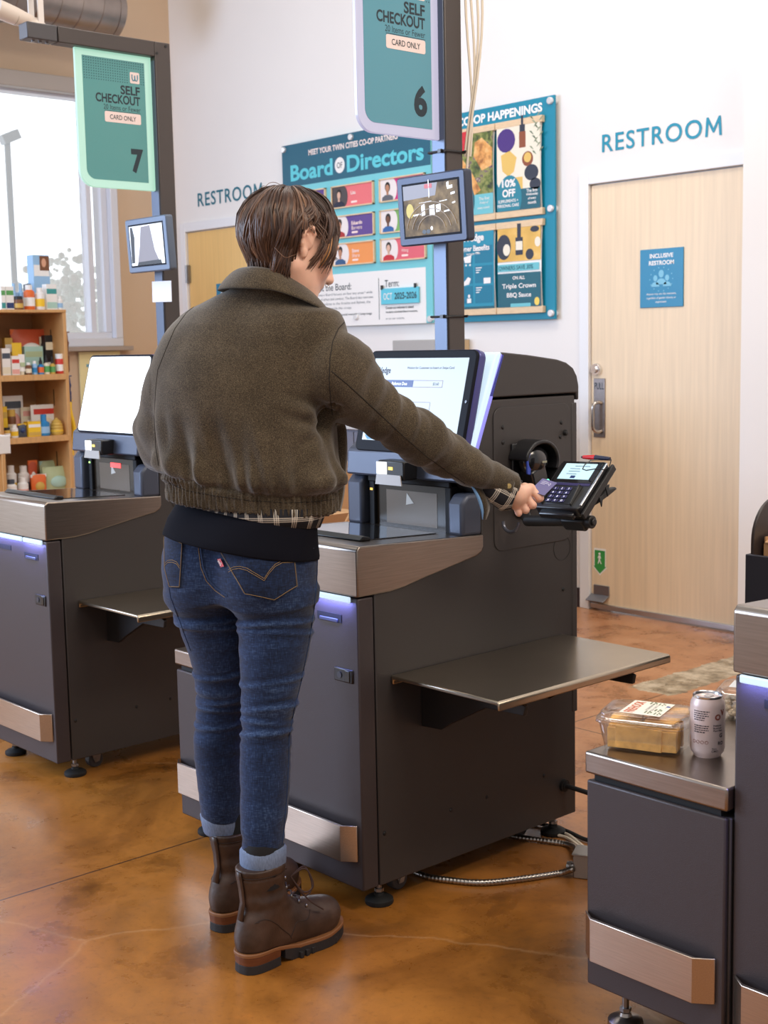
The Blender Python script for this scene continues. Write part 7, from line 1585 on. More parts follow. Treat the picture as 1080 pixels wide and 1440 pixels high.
# ---- dark undershirt between jacket and jeans
def ringshell(rows, name, mat, parent, n=72, wob=0.0015, rot=RP, seed=0.0, p=2.2):
    """rows: (left px, left py, right px, right py, depth half, centre d): tilted cloth rings"""
    m = MB(); R_ = []
    for (lx, ly, rx, ry, dp, dc) in rows:
        a, b_ = q(lx, ly, dc), q(rx, ry, dc); hw_ = (b_[0]-a[0])/2; W_ = math.sqrt(max(1e-4, hw_**2-(dp*math.sin(rot))**2))/math.cos(rot); c_ = (a+b_)/2; tz = (b_[2]-a[2])/(b_[0]-a[0]); r = []
        for k in range(n):
            t = 2*PI*k/n; u = W_*math.copysign(abs(math.cos(t))**(2/p), math.cos(t)); v = dp*math.copysign(abs(math.sin(t))**(2/p), math.sin(t))
            x = u*math.cos(rot)-v*math.sin(rot); y = u*math.sin(rot)+v*math.cos(rot); w_ = 1+wob/0.15*noise.noise(Vector((3*math.cos(t)+seed, 3*math.sin(t), c_[2]*22)))
            r.append((c_[0]+x*w_, dc+y*w_, c_[2]+x*tz))
        R_.append(r)
    m.add([p_ for r in R_ for p_ in r], [(i*n+k, i*n+(k+1) % n, (i+1)*n+(k+1) % n, (i+1)*n+k) for i in range(len(R_)-1) for k in range(n)], True)
    o = m.build(name, mat, parent, sharp=180); s_ = o.modifiers.new('cloth', 'SOLIDIFY'); s_.thickness = 0.002; return o
navy = M('shirt_navy', rgb(11, 11, 20), 0.95, spec=0.15, bump=0.2, bscale=600)
ringshell([(250, 700, 446, 708, 0.098, 0.045), (243, 714, 446, 722, 0.106, 0.042), (234, 730, 445, 745, 0.120, 0.036), (230.5, 742, 445.5, 765, 0.132, 0.028), (229.5, 749, 448, 779, 0.140, 0.024), (229.5, 751, 448, 782, 0.139, 0.024)], 'undershirt', navy, person, wob=0.004)

# ---- plaid shirt: strip of tail below the jacket and the cuff at the wrist
def plaid():
    m = bpy.data.materials.new('black_plaid'); m.use_nodes = True; nt = m.node_tree; N = nt.nodes.new; L = nt.links.new; b = nt.nodes['Principled BSDF']; b.inputs['Roughness'].default_value = 0.9
    uv = N('ShaderNodeAttribute'); uv.attribute_name = 'weave'; sp_ = N('ShaderNodeSeparateXYZ'); L(uv.outputs['Vector'], sp_.inputs[0])
    def lines(o, per):
        a = N('ShaderNodeMath'); a.operation = 'DIVIDE'; a.inputs[1].default_value = per; L(o, a.inputs[0]); fr = N('ShaderNodeMath'); fr.operation = 'FRACT'; L(a.outputs[0], fr.inputs[0]); r = N('ShaderNodeValToRGB'); r.color_ramp.interpolation = 'CONSTANT'; e = r.color_ramp.elements; e[0].position = 0; e[0].color = (0, 0, 0, 1); e[1].position = 0.08; e[1].color = (1, 1, 1, 1)
        for p, v in ((0.15, 0), (0.2, 1), (0.27, 0), (0.32, 1), (0.38, 0)): x = e.new(p); x.color = (v, v, v, 1)
        L(fr.outputs[0], r.inputs[0]); return r
    a, c = lines(sp_.outputs[0], 0.033), lines(sp_.outputs[1], 0.033); ad = N('ShaderNodeMath'); ad.operation = 'ADD'; L(a.outputs[0], ad.inputs[0]); L(c.outputs[0], ad.inputs[1])
    mu = N('ShaderNodeMath'); mu.operation = 'MULTIPLY'; mu.inputs[1].default_value = 0.6; mu.use_clamp = True; L(ad.outputs[0], mu.inputs[0])
    mx = N('ShaderNodeMix'); mx.data_type = 'RGBA'; L(mu.outputs[0], mx.inputs[0]); mx.inputs[6].default_value = rgb(20, 20, 28); mx.inputs[7].default_value = rgb(214, 204, 190); L(mx.outputs[2], b.inputs['Base Color']); return m
plm = plaid()
def weave(o, fn):
    at_ = o.data.attributes.new('weave', 'FLOAT_VECTOR', 'POINT'); at_.data.foreach_set('vector', [c for v in o.data.vertices for c in fn(v.co)])
tail = ringshell([(246, 702, 456, 708, 0.112, 0.045), (246, 706, 455, 722, 0.115, 0.045), (248, 703, 449, 737, 0.117, 0.043)], 'plaid_shirt', plm, person, wob=0.006, seed=4.0)
weave(tail, lambda c: (math.atan2(c[1]-0.04, c[0])*0.16, c[2], 0))
# sleeve end: a slightly flared tube from inside the jacket cuff to the wrist
def loft(secs, name, mat, parent, n=28, thick=0.0015, sharp=180):
    """secs: (centre, axis u, axis v)"""
    m = MB(); v = [tuple(c+u*math.cos(2*PI*k/n)+w_*math.sin(2*PI*k/n)) for c, u, w_ in secs for k in range(n)]
    m.add(v, [(i*n+k, i*n+(k+1) % n, (i+1)*n+(k+1) % n, (i+1)*n+k) for i in range(len(secs)-1) for k in range(n)], True); o = m.build(name, mat, parent, sharp=sharp)
    if thick: s_ = o.modifiers.new('cloth', 'SOLIDIFY'); s_.thickness = thick
    return o
def sec(top, bot, d, dep): a, b_ = q(top[0], top[1], d), q(bot[0], bot[1], d); ax_ = a-b_; ax_ /= 2; return ((a+b_)/2, ax_, np.array([0.25, 1.0, 0.1])*dep)
sc = [sec((690, 652), (672, 690), 0.175, 0.034), sec((708, 661), (690, 707), 0.182, 0.041), sec((722, 669), (705, 718), 0.188, 0.043), sec((734, 676.5), (718.5, 717), 0.196, 0.040), sec((734.5, 677.5), (719.5, 716), 0.197, 0.036)]
cuff = loft(sc, 'shirt_cuff', plm, tail); c0, c1 = sc[0][0], sc[-1][0]; cax = (c1-c0)/np.linalg.norm(c1-c0)
weave(cuff, lambda c: (float((np.array(c)-c0)@cax)*0.9+0.012, math.atan2(float((np.array(c)-c0)[1]), float((np.array(c)-c0)@np.cross(cax, (0, 1, 0))))*0.034, 0))
# ---- wool bomber jacket
def wool():
    m = bpy.data.materials.new('brown_wool'); m.use_nodes = True; nt = m.node_tree; N = nt.nodes.new; L = nt.links.new; b = nt.nodes['Principled BSDF']
    tc = N('ShaderNodeTexCoord'); a = N('ShaderNodeTexNoise'); a.inputs['Scale'].default_value = 520; a.inputs['Detail'].default_value = 3; L(tc.outputs['Object'], a.inputs[0])
    c = N('ShaderNodeTexNoise'); c.inputs['Scale'].default_value = 14; c.inputs['Detail'].default_value = 5; L(tc.outputs['Object'], c.inputs[0])
    ad = N('ShaderNodeMath'); ad.operation = 'MULTIPLY_ADD'; ad.inputs[1].default_value = 0.3; L(c.outputs[0], ad.inputs[0]); L(a.outputs[0], ad.inputs[2])
    r = N('ShaderNodeValToRGB'); e = r.color_ramp.elements; e[0].position = 0.42; e[0].color = rgb(44, 37, 29); e[1].position = 0.95; e[1].color = rgb(112, 99, 80); x = e.new(0.64); x.color = rgb(70, 60, 47)
    L(ad.outputs[0], r.inputs[0]); L(r.outputs[0], b.inputs['Base Color']); b.inputs['Roughness'].default_value = 0.95; b.inputs['Sheen Weight'].default_value = 0.3; b.inputs['Sheen Roughness'].default_value = 0.5; b.inputs['Specular IOR Level'].default_value = 0.1
    bp = N('ShaderNodeBump'); bp.inputs['Strength'].default_value = 0.35; bp.inputs['Distance'].default_value = 0.0015; L(a.outputs[0], bp.inputs['Height']); L(bp.outputs[0], b.inputs['Normal']); return m
woolm = wool()
K = Field((-0.28, -0.20, 0.94), (0.70, 0.46, 1.58), 0.0042)
RT_ = -math.radians(14)
trows = [(394, 340, 420, 0.048), (402, 328, 428, 0.056), (412, 307, 426, 0.066), (425, 283, 440, 0.080), (434, 266, 454, 0.094), (443, 255, 475, 0.106), (455, 245, 481, 0.116), (472, 235, 485, 0.124), (500, 225, 484, 0.131), (540, 217, 478, 0.136), (580, 215, 473, 0.140), (620, 217, 474, 0.143), (650, 221, 477, 0.144), (672, 228, 478, 0.138)]
tr = []
for (y, l, r, dp) in trows:
    dc = 0.05+0.012*(1-(max(y, 412)-412)/260)-(0.024 if y < 405 else 0.016 if y < 420 else 0.006 if y < 430 else 0); a, b_ = q(l, y, dc), q(r, y, dc); hw_ = (b_[0]-a[0])/2; W_ = math.sqrt(max(1e-4, hw_**2-(dp*math.sin(RT_))**2))/math.cos(RT_); tr.append(((a[2]+b_[2])/2, (a[0]+b_[0])/2, dc, W_, dp, RT_))
K.stack(tr, 0.02, p=2.25)
hemt = [(676, 233, 475, 0.130), (690, 232, 476, 0.130), (726, 233, 477, 0.128)]
hr_ = []
for (y, l, r, dp) in hemt:
    a, b_ = q(l, y, 0.045), q(r, y, 0.045); hw_ = (b_[0]-a[0])/2; W_ = math.sqrt(max(1e-4, hw_**2-(dp*math.sin(RT_))**2))/math.cos(RT_); hr_.append(((a[2]+b_[2])/2, (a[0]+b_[0])/2, 0.045, W_, dp, RT_))
K.stack(hr_, 0.012, p=2.25)
# right sleeve from slices: top edge, bottom edge, depth, depth half-size
slv = [((474, 462), (462, 588), -0.005, 0.085), ((490, 475), (476, 600), 0.01, 0.078), ((513, 508), (499, 608), 0.03, 0.070), ((552, 546), (535, 623), 0.06, 0.064), ((600, 580), (580, 645), 0.095, 0.058), ((640, 614), (620, 670), 0.135, 0.052), ((672, 634), (654, 685), 0.16, 0.047), ((700, 651), (686, 692), 0.18, 0.047), ((727, 667), (722, 697), 0.195, 0.046)]
prev = None
for (t_, b_, d, dep) in slv:
    a, c_ = q(t_[0], t_[1], d), q(b_[0], b_[1], d); mid = (a+c_)/2; R = np.linalg.norm(a-c_)/2; axd = q(727, 682, 0.195)-q(474, 522, -0.005) if t_[0] < 560 else q(727, 682, 0.195)-q(550, 582, 0.06); axd /= np.linalg.norm(axd); sl_ = (a-c_)/(2*R); R *= max(0.8, math.sqrt(1-(sl_@axd)**2))*0.97
    if prev is not None:
        ax_ = mid-prev[0]; n_ = np.cross(ax_, a-c_); K.cone(prev[0], mid, prev[1], R, 0.012, sq=(n_, max(0.75, min(1.25, (dep/R+prev[2]/prev[1])/2))))
    prev = (mid, R, dep)
_l, _m, _r2 = q(234, 701, 0.06), q(350, 725, -0.085), q(477, 720, 0.02); _n = np.cross(_m-_l, _r2-_l); _n = _n if _n[2] < 0 else -_n
K.plane_cut((_l+_m)/2, _n, (-0.28, -0.2, 0.94), (0.27, 0.3, 1.07))
endm = prev[0]; K.plane_cut(q(726, 682, 0.2), np.array([0.93, 0.25, -0.25]), (0.52, 0.08, 0.96), (0.70, 0.34, 1.12))
# left sleeve: upper arm down behind the torso, forearm forward
a0 = q(272, 496, 0.06); K.cone(a0, q(241, 560, 0.10), 0.062, 0.061, 0.02); K.cone(q(241, 560, 0.10), q(229, 602, 0.13), 0.061, 0.060, 0.02); K.cone(q(229, 602, 0.13), q(262, 640, 0.25), 0.060, 0.052, 0.03); K.cone(q(262, 640, 0.25), q(292, 641, 0.335), 0.05, 0.04, 0.02)
Pk, Fk = K.mesh(); Pk = relax(Pk, Fk, 2, 0.5); Nk = vnormals(Pk, Fk)
x, y, z = Pk.T
zhem = lambda xx: np.interp(xx, [q(235, 674, 0)[0], q(300, 688, 0)[0], q(400, 696, 0)[0], q(472, 692, 0)[0]], [q(235, 672, -0.05)[2], q(300, 687, -0.08)[2], q(400, 696, -0.06)[2], q(472, 690, 0)[2]])
zh_ = zhem(x); onbody = (x < q(484, 650, 0)[0]) & (z < q(350, 640, -0.05)[2]); ang = np.arctan2(y-0.045, x-0.02)
# ribbed hem
rib = smooth01(zh_-z, -0.002, 0.006)*(x < q(490, 700, 0)[0])
disp = rib*(0.0034*np.sin(ang*96)+0.0012*np.sin(ang*41+6*z*20)-0.003)
# gathers and blousing just above the hem
ab = np.exp(-((z-zh_-0.028)/0.028)**2)*(1-rib)*(x < q(492, 640, 0)[0])*(z < q(350, 600, 0)[2])
gath = vnoise(np.stack([np.cos(ang)*3.4+z*3, np.sin(ang)*3.4, z*5], 1), (1.5, 1.5, 1), 2.2)
disp += ab*(0.012+0.030*gath)
long_ = np.exp(-((z-zh_-0.075)/0.06)**2)*(1-rib)*(x < q(480, 640, 0)[0]); disp += long_*0.020*gath
groove = np.exp(-(np.abs(z-zh_)/0.004)**2)*(x < q(492, 700, 0)[0]); disp -= groove*0.006
# broad drape of the back
disp += 0.013*vnoise(Pk, (4.5, 4.5, 4.5), 1.3)*(1-rib)+0.003*vnoise(Pk, (11, 11, 8), 5.0)*(1-rib)
# drag folds from the armpit
arm = q(468, 592, -0.05)
for (tx, ty, amp) in ((385, 565, 0.013), (412, 615, 0.011), (436, 650, 0.010), (440, 535, 0.006)):
    t_ = q(tx, ty, -0.09); dv_ = t_-arm; Ls = np.linalg.norm(dv_); u = ((Pk-arm)@dv_)/Ls**2; pd = np.linalg.norm((Pk-arm)-np.outer(np.clip(u, 0, 1), dv_), axis=1)
    w_ = np.clip(1-u, 0, 1)*(u > -0.1)*(y < 0.08); disp += amp*w_*(np.exp(-(pd/0.014)**2)-0.9*np.exp(-((pd-0.022)/0.012)**2))
# sleeve folds across the arm
sd = (endm-q(480, 520, 0)); Ls = np.linalg.norm(sd); sdn = sd/Ls; sv = (Pk-q(480, 520, 0))@sdn
sleeve = smooth01(x, q(492, 560, 0)[0], q(530, 580, 0)[0])
ridge = np.sin(sv*58+7.0*vnoise(Pk, (6, 6, 6), 8.0)+ (y*26)); disp += sleeve*(0.0060*np.clip(ridge, -0.4, 1)*np.exp(-((sv-Ls*0.52)/0.16)**2)+0.0045*vnoise(Pk, (9, 9, 14), 11.0)+0.004*vnoise(np.outer(sv, [1, 0, 0])+Pk*0.3, (30, 12, 12), 2.0))
lsl = (x < q(216, 560, 0.1)[0]+0.01)*(y > 0.04); disp += lsl*0.004*vnoise(Pk, (10, 10, 26), 21.0)
jacket = to_obj('jacket', Pk+Nk*disp[:, None], Fk, woolm, person); tk = bvh_of(jacket)
seam = M('wool_seam', rgb(40, 34, 28), 0.95)
stitch(tk, [(487, 450), (476, 462), (468, 480), (464, 505), (463, 535), (465, 565), (468, 586)], 0.0014, 'armhole_seam', seam, jacket, -0.0004)
stitch(tk, [(466, 522), (488, 540), (512, 562), (540, 588), (570, 616), (600, 642), (630, 664), (654, 680)], 0.0014, 'sleeve_seam', seam, jacket, -0.0004)
stitch(tk, [(277, 428), (262, 440), (246, 462), (233, 492), (222, 520)], 0.0014, 'armhole_seam', seam, jacket, -0.0004)
stitch(tk, [(222, 520), (219, 545), (217, 585), (219, 630), (223, 655)], 0.0012, 'side_seam', seam, jacket, -0.0003)
stitch(tk, [(237, 679), (262, 690), (300, 697), (350, 704), (400, 707), (440, 706), (470, 702)], 0.0008, 'hem_stitching', seam, jacket, 0.0)
# collar turned down round the neck
def spline(P, n):
    P = [np.array(p, float) for p in P]; out = []
    for i in range(len(P)-1):
        p0 = P[max(i-1, 0)]; p1 = P[i]; p2 = P[i+1]; p3 = P[min(i+2, len(P)-1)]
        for k in range(n):
            s_ = k/n; out.append(0.5*((2*p1)+(p2-p0)*s_+(2*p0-5*p1+4*p2-p3)*s_*s_+(3*p1-p0-3*p2+p3)*s_**3))
    return out+[P[-1]]
up = spline([q(340, 392, 0.115), q(332, 387, 0.07), q(336, 379, 0.025), q(355, 375, -0.01), q(376, 377, -0.02), q(396, 384, -0.015), q(420, 398, 0.01), q(437, 413, 0.035), q(446, 428, 0.08)], 8)
lo = spline([q(330, 414, 0.135), q(314, 410, 0.08), q(312, 408, 0.025), q(330, 406, -0.02), q(362, 407, -0.042), q(388, 410, -0.045), q(420, 421, -0.035), q(452, 437, 0.0), q(463, 447, 0.065)], 8)
inn = [p+np.array([0, 0, -0.03])+(np.array([q(388, 400, 0.06)[0], 0.06, p[2]])-p)*0.18 for p in up]
m = MB(); n = len(up); secs_ = []
for a, b_, c_ in zip(inn, up, lo):
    o_ = (b_+c_)/2; ctr = np.array([q(388, 400, 0.06)[0], 0.06, o_[2]]); out_ = o_-ctr; out_ /= np.linalg.norm(out_)
    secs_.append([a, b_-[0, 0, 0.006], b_+out_*0.004+[0, 0, 0.001], b_*0.75+c_*0.25+out_*0.008, b_*0.5+c_*0.5+out_*0.010, b_*0.2+c_*0.8+out_*0.008, c_+out_*0.006])
k = len(secs_[0]); m.add([tuple(p) for s_ in secs_ for p in s_], [(i*k+j, i*k+j+1, (i+1)*k+j+1, (i+1)*k+j) for i in range(n-1) for j in range(k-1)], True)
col = m.build('collar', woolm, jacket, sharp=180); s_ = col.modifiers.new('cloth', 'SOLIDIFY'); s_.thickness = 0.006; s_.offset = 0; ss = col.modifiers.new('soft', 'SUBSURF'); ss.levels = 1; ss.render_levels = 1
m = MB(); m.tube([s[-1]*0.88+s[-2]*0.12+np.array([-0.001, -0.004, 0.0]) for s in secs_], 0.0009, 6); m.build('collar_stitching', seam, col)
# front edge of the open jacket, seen past the waist
fp = [q(474, 594, 0.01), q(484, 598, 0.05), q(486, 640, 0.07), q(482, 690, 0.075), q(476.5, 719, 0.065)]
fi = [q(464, 592, 0.02), q(474, 600, 0.05), q(474, 640, 0.06), q(472, 690, 0.06), q(466, 716, 0.05)]
fo, fn_ = spline(fp, 6), spline(fi, 6); m = MB(); m.add([tuple(p) for ab_ in zip(fn_, [(a*0.5+b_*0.5)+np.array([0.004, -0.004, 0]) for a, b_ in zip(fn_, fo)], fo) for p in ab_], [(i*3+j, i*3+j+1, (i+1)*3+j+1, (i+1)*3+j) for i in range(len(fo)-1) for j in range(2)], True)
fpn = m.build('front_panel', woolm, jacket, sharp=180); s_ = fpn.modifiers.new('cloth', 'SOLIDIFY'); s_.thickness = 0.005
# cuff: turned band, snap button, and the open placket with its blue lining hanging below
cs = [sec((700, 651), (688, 690), 0.181, 0.047), sec((712, 658.5), (704, 693), 0.188, 0.047), sec((727.5, 667), (722, 696.5), 0.196, 0.046), sec((728.5, 668.5), (723, 695.5), 0.1965, 0.042)]
bandc = loft(cs, 'cuff_band', woolm, jacket, 30, 0.003); tb3 = bvh_of(bandc)
h_ = cast(tk, 715, 683, 0.0015) or Vector(q(715, 683, 0.15)); dn = (camL-h_).normalized()
m = MB(); m.cyl(h_, h_+dn*0.003, 0.0068, 18, 0.006); m.cyl(h_+dn*0.003, h_+dn*0.0042, 0.0035, 12, 0.003); m.build('snap_button', M('brass_button', rgb(196, 168, 112), 0.25, 0.9), jacket)
pw = spline([q(664, 680, 0.13), q(672, 690, 0.13), q(679, 704, 0.135), q(682, 718, 0.14), q(681, 730, 0.145)], 5); pv = spline([q(672, 676, 0.15), q(682, 688, 0.155), q(688, 703, 0.16), q(689, 716, 0.16), q(684, 731, 0.155)], 5)
m = MB(); m.add([tuple(p) for ab_ in zip(pw, pv) for p in ab_], [(i*2, i*2+1, i*2+3, i*2+2) for i in range(len(pw)-1)], True); pl_ = m.build('cuff_placket', woolm, jacket, sharp=180); s_ = pl_.modifiers.new('cloth', 'SOLIDIFY'); s_.thickness = 0.003
m = MB(); pe = [p+np.array([-0.0035, -0.003, 0]) for p in pw]; pe2 = [p+np.array([-0.011*math.sin(PI*(i+3)/(len(pw)+4)), -0.006, 0]) for i, p in enumerate(pw)]
m.add([tuple(p) for ab_ in zip(pe2, pe) for p in ab_], [(i*2, i*2+1, i*2+3, i*2+2) for i in range(len(pw)-1)], True); pl2 = m.build('cuff_lining', M('lining_blue', rgb(112, 156, 204), 0.6), jacket, sharp=180); s_ = pl2.modifiers.new('cloth', 'SOLIDIFY'); s_.thickness = 0.002

# ---- hair: a dark cap plus combed locks
def hairmat():
    m = bpy.data.materials.new('brown_hair'); m.use_nodes = True; nt = m.node_tree; N = nt.nodes.new; L = nt.links.new; b = nt.nodes['Principled BSDF']
    at_ = N('ShaderNodeAttribute'); at_.attribute_name = 'lock'; r = N('ShaderNodeValToRGB'); e = r.color_ramp.elements; e[0].position = 0; e[0].color = rgb(40, 27, 22); e[1].position = 1; e[1].color = rgb(190, 132, 72); 
    for p_, c_ in ((0.45, rgb(70, 48, 38)), (0.72, rgb(104, 74, 56)), (0.9, rgb(132, 96, 70))): k_ = e.new(p_); k_.color = c_
    L(at_.outputs['Fac'], r.inputs[0]); L(r.outputs[0], b.inputs['Base Color']); b.inputs['Roughness'].default_value = 0.42; b.inputs['Specular IOR Level'].default_value = 0.45; b.inputs['Anisotropic'].default_value = 0.5; return m
rnd = random.Random(12); hv_, hf_, ha_ = [], [], []
ERX, ERY, ERZ = 0.080, 0.104, 0.093; HOFF = (0, -0.012, 0.022)
crown = np.array([0.0, -0.45, 0.89]); crown /= np.linalg.norm(crown)
cf = np.array([0, 1, 0])-crown*crown[1]; cf /= np.linalg.norm(cf); cr_ = np.cross(cf, crown)
def scalp(th, ph, off):
    """polar angle from the crown, azimuth (0 = towards the face, 90 = right ear)"""
    thx = 0.0
    if abs((math.degrees(ph)+180) % 360-180) > 88 and th > 1.42: thx = th-1.42; th = 1.42
    d = crown*math.cos(th)+(cf*math.cos(ph)+cr_*math.sin(ph))*math.sin(th)
    s_ = 1/math.sqrt((d[0]/ERX)**2+(d[1]/ERY)**2+(d[2]/ERZ)**2); p = d*(s_+off)
    r_ = hp(p[0]+HOFF[0], p[1]+HOFF[1], p[2]+HOFF[2])
    if thx:
        nk = np.array([neck0[0], neck0[1], 0])-np.array([r_[0], r_[1], 0]); r_ = r_+thx*0.098*np.array([0, 0, -1.0])+nk*min(0.5, 0.38*thx**1.6)
    return r_
def reach(ph):
    a = abs((math.degrees(ph)+180) % 360-180)
    return math.radians(float(np.interp(a, [0, 28, 50, 68, 80, 92, 104, 122, 150, 180], [100, 100, 104, 102, 84, 80, 146, 168, 172, 172])))
nv = 0
def lock(pts, w, shade, flat_=0.45, n=6):
    global nv
    P = [np.array(p) for p in pts]; m_ = len(P); up_ = None
    if m_ > 10: P = [p+np.array(noise.noise_vector(Vector(p*21)))*0.0095*(i/m_)+np.array(noise.noise_vector(Vector(p*55)))*0.003*(i/m_) for i, p in enumerate(P)]
    for i, p in enumerate(P):
        t = P[min(i+1, m_-1)]-P[max(i-1, 0)]; t /= np.linalg.norm(t)+1e-9; o_ = p-HC; o_ -= t*(o_@t); o_ /= np.linalg.norm(o_)+1e-9; s_ = np.cross(t, o_)
        ww = w*(0.55+0.45*min(1, i/(m_*0.3)))*(1 if i < m_*0.6 else max(0.06, 1-(i-m_*0.6)/(m_*0.4)*0.94))
        for k in range(n): hv_.append(p+s_*ww*math.cos(2*PI*k/n)+o_*ww*flat_*math.sin(2*PI*k/n)); ha_.append(shade)
    for i in range(m_-1):
        for k in range(n): hf_.append((nv+i*n+k, nv+i*n+(k+1) % n, nv+(i+1)*n+(k+1) % n, nv+(i+1)*n+k))
    nv += m_*n
# cap
nT, nP = 14, 48; base = nv
for i in range(nT+1):
    for j in range(nP):
        ph = 2*PI*j/nP; hv_.append(scalp(0.01+(reach(ph)-0.10-0.35*(reach(ph) > 2.2))*i/nT, ph, -0.003)); ha_.append(0.12)
for i in range(nT):
    for j in range(nP): hf_.append((base+i*nP+j, base+i*nP+(j+1) % nP, base+(i+1)*nP+(j+1) % nP, base+(i+1)*nP+j))
nv = len(hv_)
ear_c = [hp(0.086*s_, -0.008, -0.006) for s_ in (-1, 1)]
for ci in range(225):
    ph_c = rnd.uniform(0, 2*PI); th_c = rnd.uniform(0.02, 1.0); cdr = rnd.gauss(0.12, 0.46); clf = rnd.uniform(0.0, 0.019); cwv = rnd.uniform(0.03, 0.17); cfr = rnd.uniform(3, 7); cp0 = rnd.uniform(0, 6); cen = rnd.gauss(0.0, 0.10); cfl = rnd.uniform(-0.006, 0.022); csh = rnd.gauss(0.45, 0.15)
    for li in range(10):
        ph = ph_c+rnd.gauss(0, 0.085); deg = (math.degrees(ph)+180) % 360-180; a = abs(deg)
        th0 = max(0.02, th_c+rnd.gauss(0, 0.07)); end = reach(ph)+(cen+rnd.gauss(0.0, 0.05))*(2.2 if a > 110 else 1.0)
        if th0 > end-0.45: th0 = max(0.02, end-rnd.uniform(0.5, 1.0))
        lift = (0.003+clf+rnd.uniform(0, 0.004))*(1.15 if a > 100 else 0.7); drift = (cdr+rnd.gauss(0, 0.05))*(1 if deg > 0 else -1)*(0.8 if a > 60 else 0.35)
        wav = cwv*(1 if a > 70 else 0.5); flick = cfl*(1 if a > 95 else 0.25)
        n = 13; pts = []
        for i in range(n):
            s_ = i/(n-1); th = th0+(end-th0)*s_; php = ph+drift*s_*s_+wav*math.sin(cfr*s_+cp0)*s_
            pts.append(scalp(th, php, lift*math.sin(PI*min(1, s_*0.75+0.08))+flick*max(0, s_-0.72)/0.28))
        cut = next((i for i, p in enumerate(pts) if min(np.linalg.norm(p-ear_c[0]), np.linalg.norm(p-ear_c[1])) < 0.027), n)
        if cut < 5: continue
        pts = pts[:cut]
        lock(pts, rnd.uniform(0.0013, 0.0036), min(0.9, max(0.02, csh+rnd.gauss(0, 0.10))))
# long wisps over the nape, in front of the ear and over the cheek
for i in range(190):
    ph = math.radians(rnd.uniform(112, 248)); st = scalp(1.25, ph, 0.008); d_ = rnd.uniform(0.45, 1.0)
    en = scalp(reach(ph)+0.02, ph+rnd.gauss(0, 0.08), 0.006)+np.array([rnd.gauss(0, 0.007), rnd.gauss(0, 0.006), -0.018*d_]); mid = scalp(1.75, ph+rnd.gauss(0, 0.05), 0.012)
    cu = spline([st, mid, en], 4); lock(cu, rnd.uniform(0.0014, 0.003), min(0.9, max(0.02, rnd.gauss(0.46, 0.2))))
for i in range(46):
    b0 = rnd.uniform(0, 1); st = hp(0.056, 0.030+0.03*b0, 0.072); mid = hp(0.076+rnd.uniform(0, 0.004), 0.026+0.045*b0, 0.006); en = hp(0.070, 0.016+0.055*b0+rnd.gauss(0, 0.004), -0.028-0.036*(1-b0)*rnd.random()+rnd.gauss(0, 0.006))
    lock(spline([st, mid, en], 4), rnd.uniform(0.0012, 0.0026), 0.97 if 0.35 < b0 < 0.6 and rnd.random() < 0.6 else rnd.gauss(0.5, 0.15))
for i in range(170):
    a_ = rnd.random(); sd_ = 1 if i % 5 else -1
    st = hp(sd_*(0.066+0.004*rnd.random()), -0.030-0.03*a_, 0.055-0.02*rnd.random()); mid = hp(sd_*(0.079+0.006*rnd.random()-0.010*a_), -0.036-0.034*a_, -0.012); low = hp(sd_*(0.068+0.008*rnd.random()-0.012*a_), -0.030-0.030*a_, -0.060)
    en = hp(sd_*(0.054+0.012*rnd.random()-0.014*a_), -0.010-0.038*a_+rnd.gauss(0, 0.005), -0.088-0.026*rnd.random())
    lock(spline([st, mid, low, en], 4), rnd.uniform(0.0013, 0.0030), min(0.9, max(0.05, rnd.gauss(0.46, 0.16))))
for i in range(26):
    b0 = rnd.uniform(-1, 1); st = hp(0.05*b0, 0.07, 0.075); mid = hp(0.055*b0+0.006, 0.089-0.02*b0*b0, 0.045); en = hp(0.062*b0+0.010, 0.098-0.035*b0*b0, 0.004-0.014*rnd.random()); lock(spline([st, mid, en], 4), rnd.uniform(0.0014, 0.0028), rnd.gauss(0.5, 0.15))
for (pa_, pb_, pc_) in (((392, 275, 0.05), (370, 262, 0.05), (357, 283, 0.03)), ((385, 272, 0.05), (372, 264, 0.06), (362, 276, 0.06)), ((405, 268, 0.06), (380, 258, 0.05), (352, 300, 0.02)), ((345, 330, 0.02), (336, 340, 0.02), (340, 352, 0.03)), ((470, 335, 0.09), (462, 362, 0.05), (428, 374, 0.0)), ((455, 350, 0.03), (450, 372, 0.02), (440, 384, 0.04)), ((380, 340, -0.03), (400, 362, -0.05), (418, 355, -0.03))):
    lock(spline([q(*pa_), q(*pb_), q(*pc_)], 6), 0.0007, 0.8, 1.0, 5)
hm = hairmat(); to_obj('hair', np.array(hv_), np.array(hf_), hm, person, {'lock': ha_})

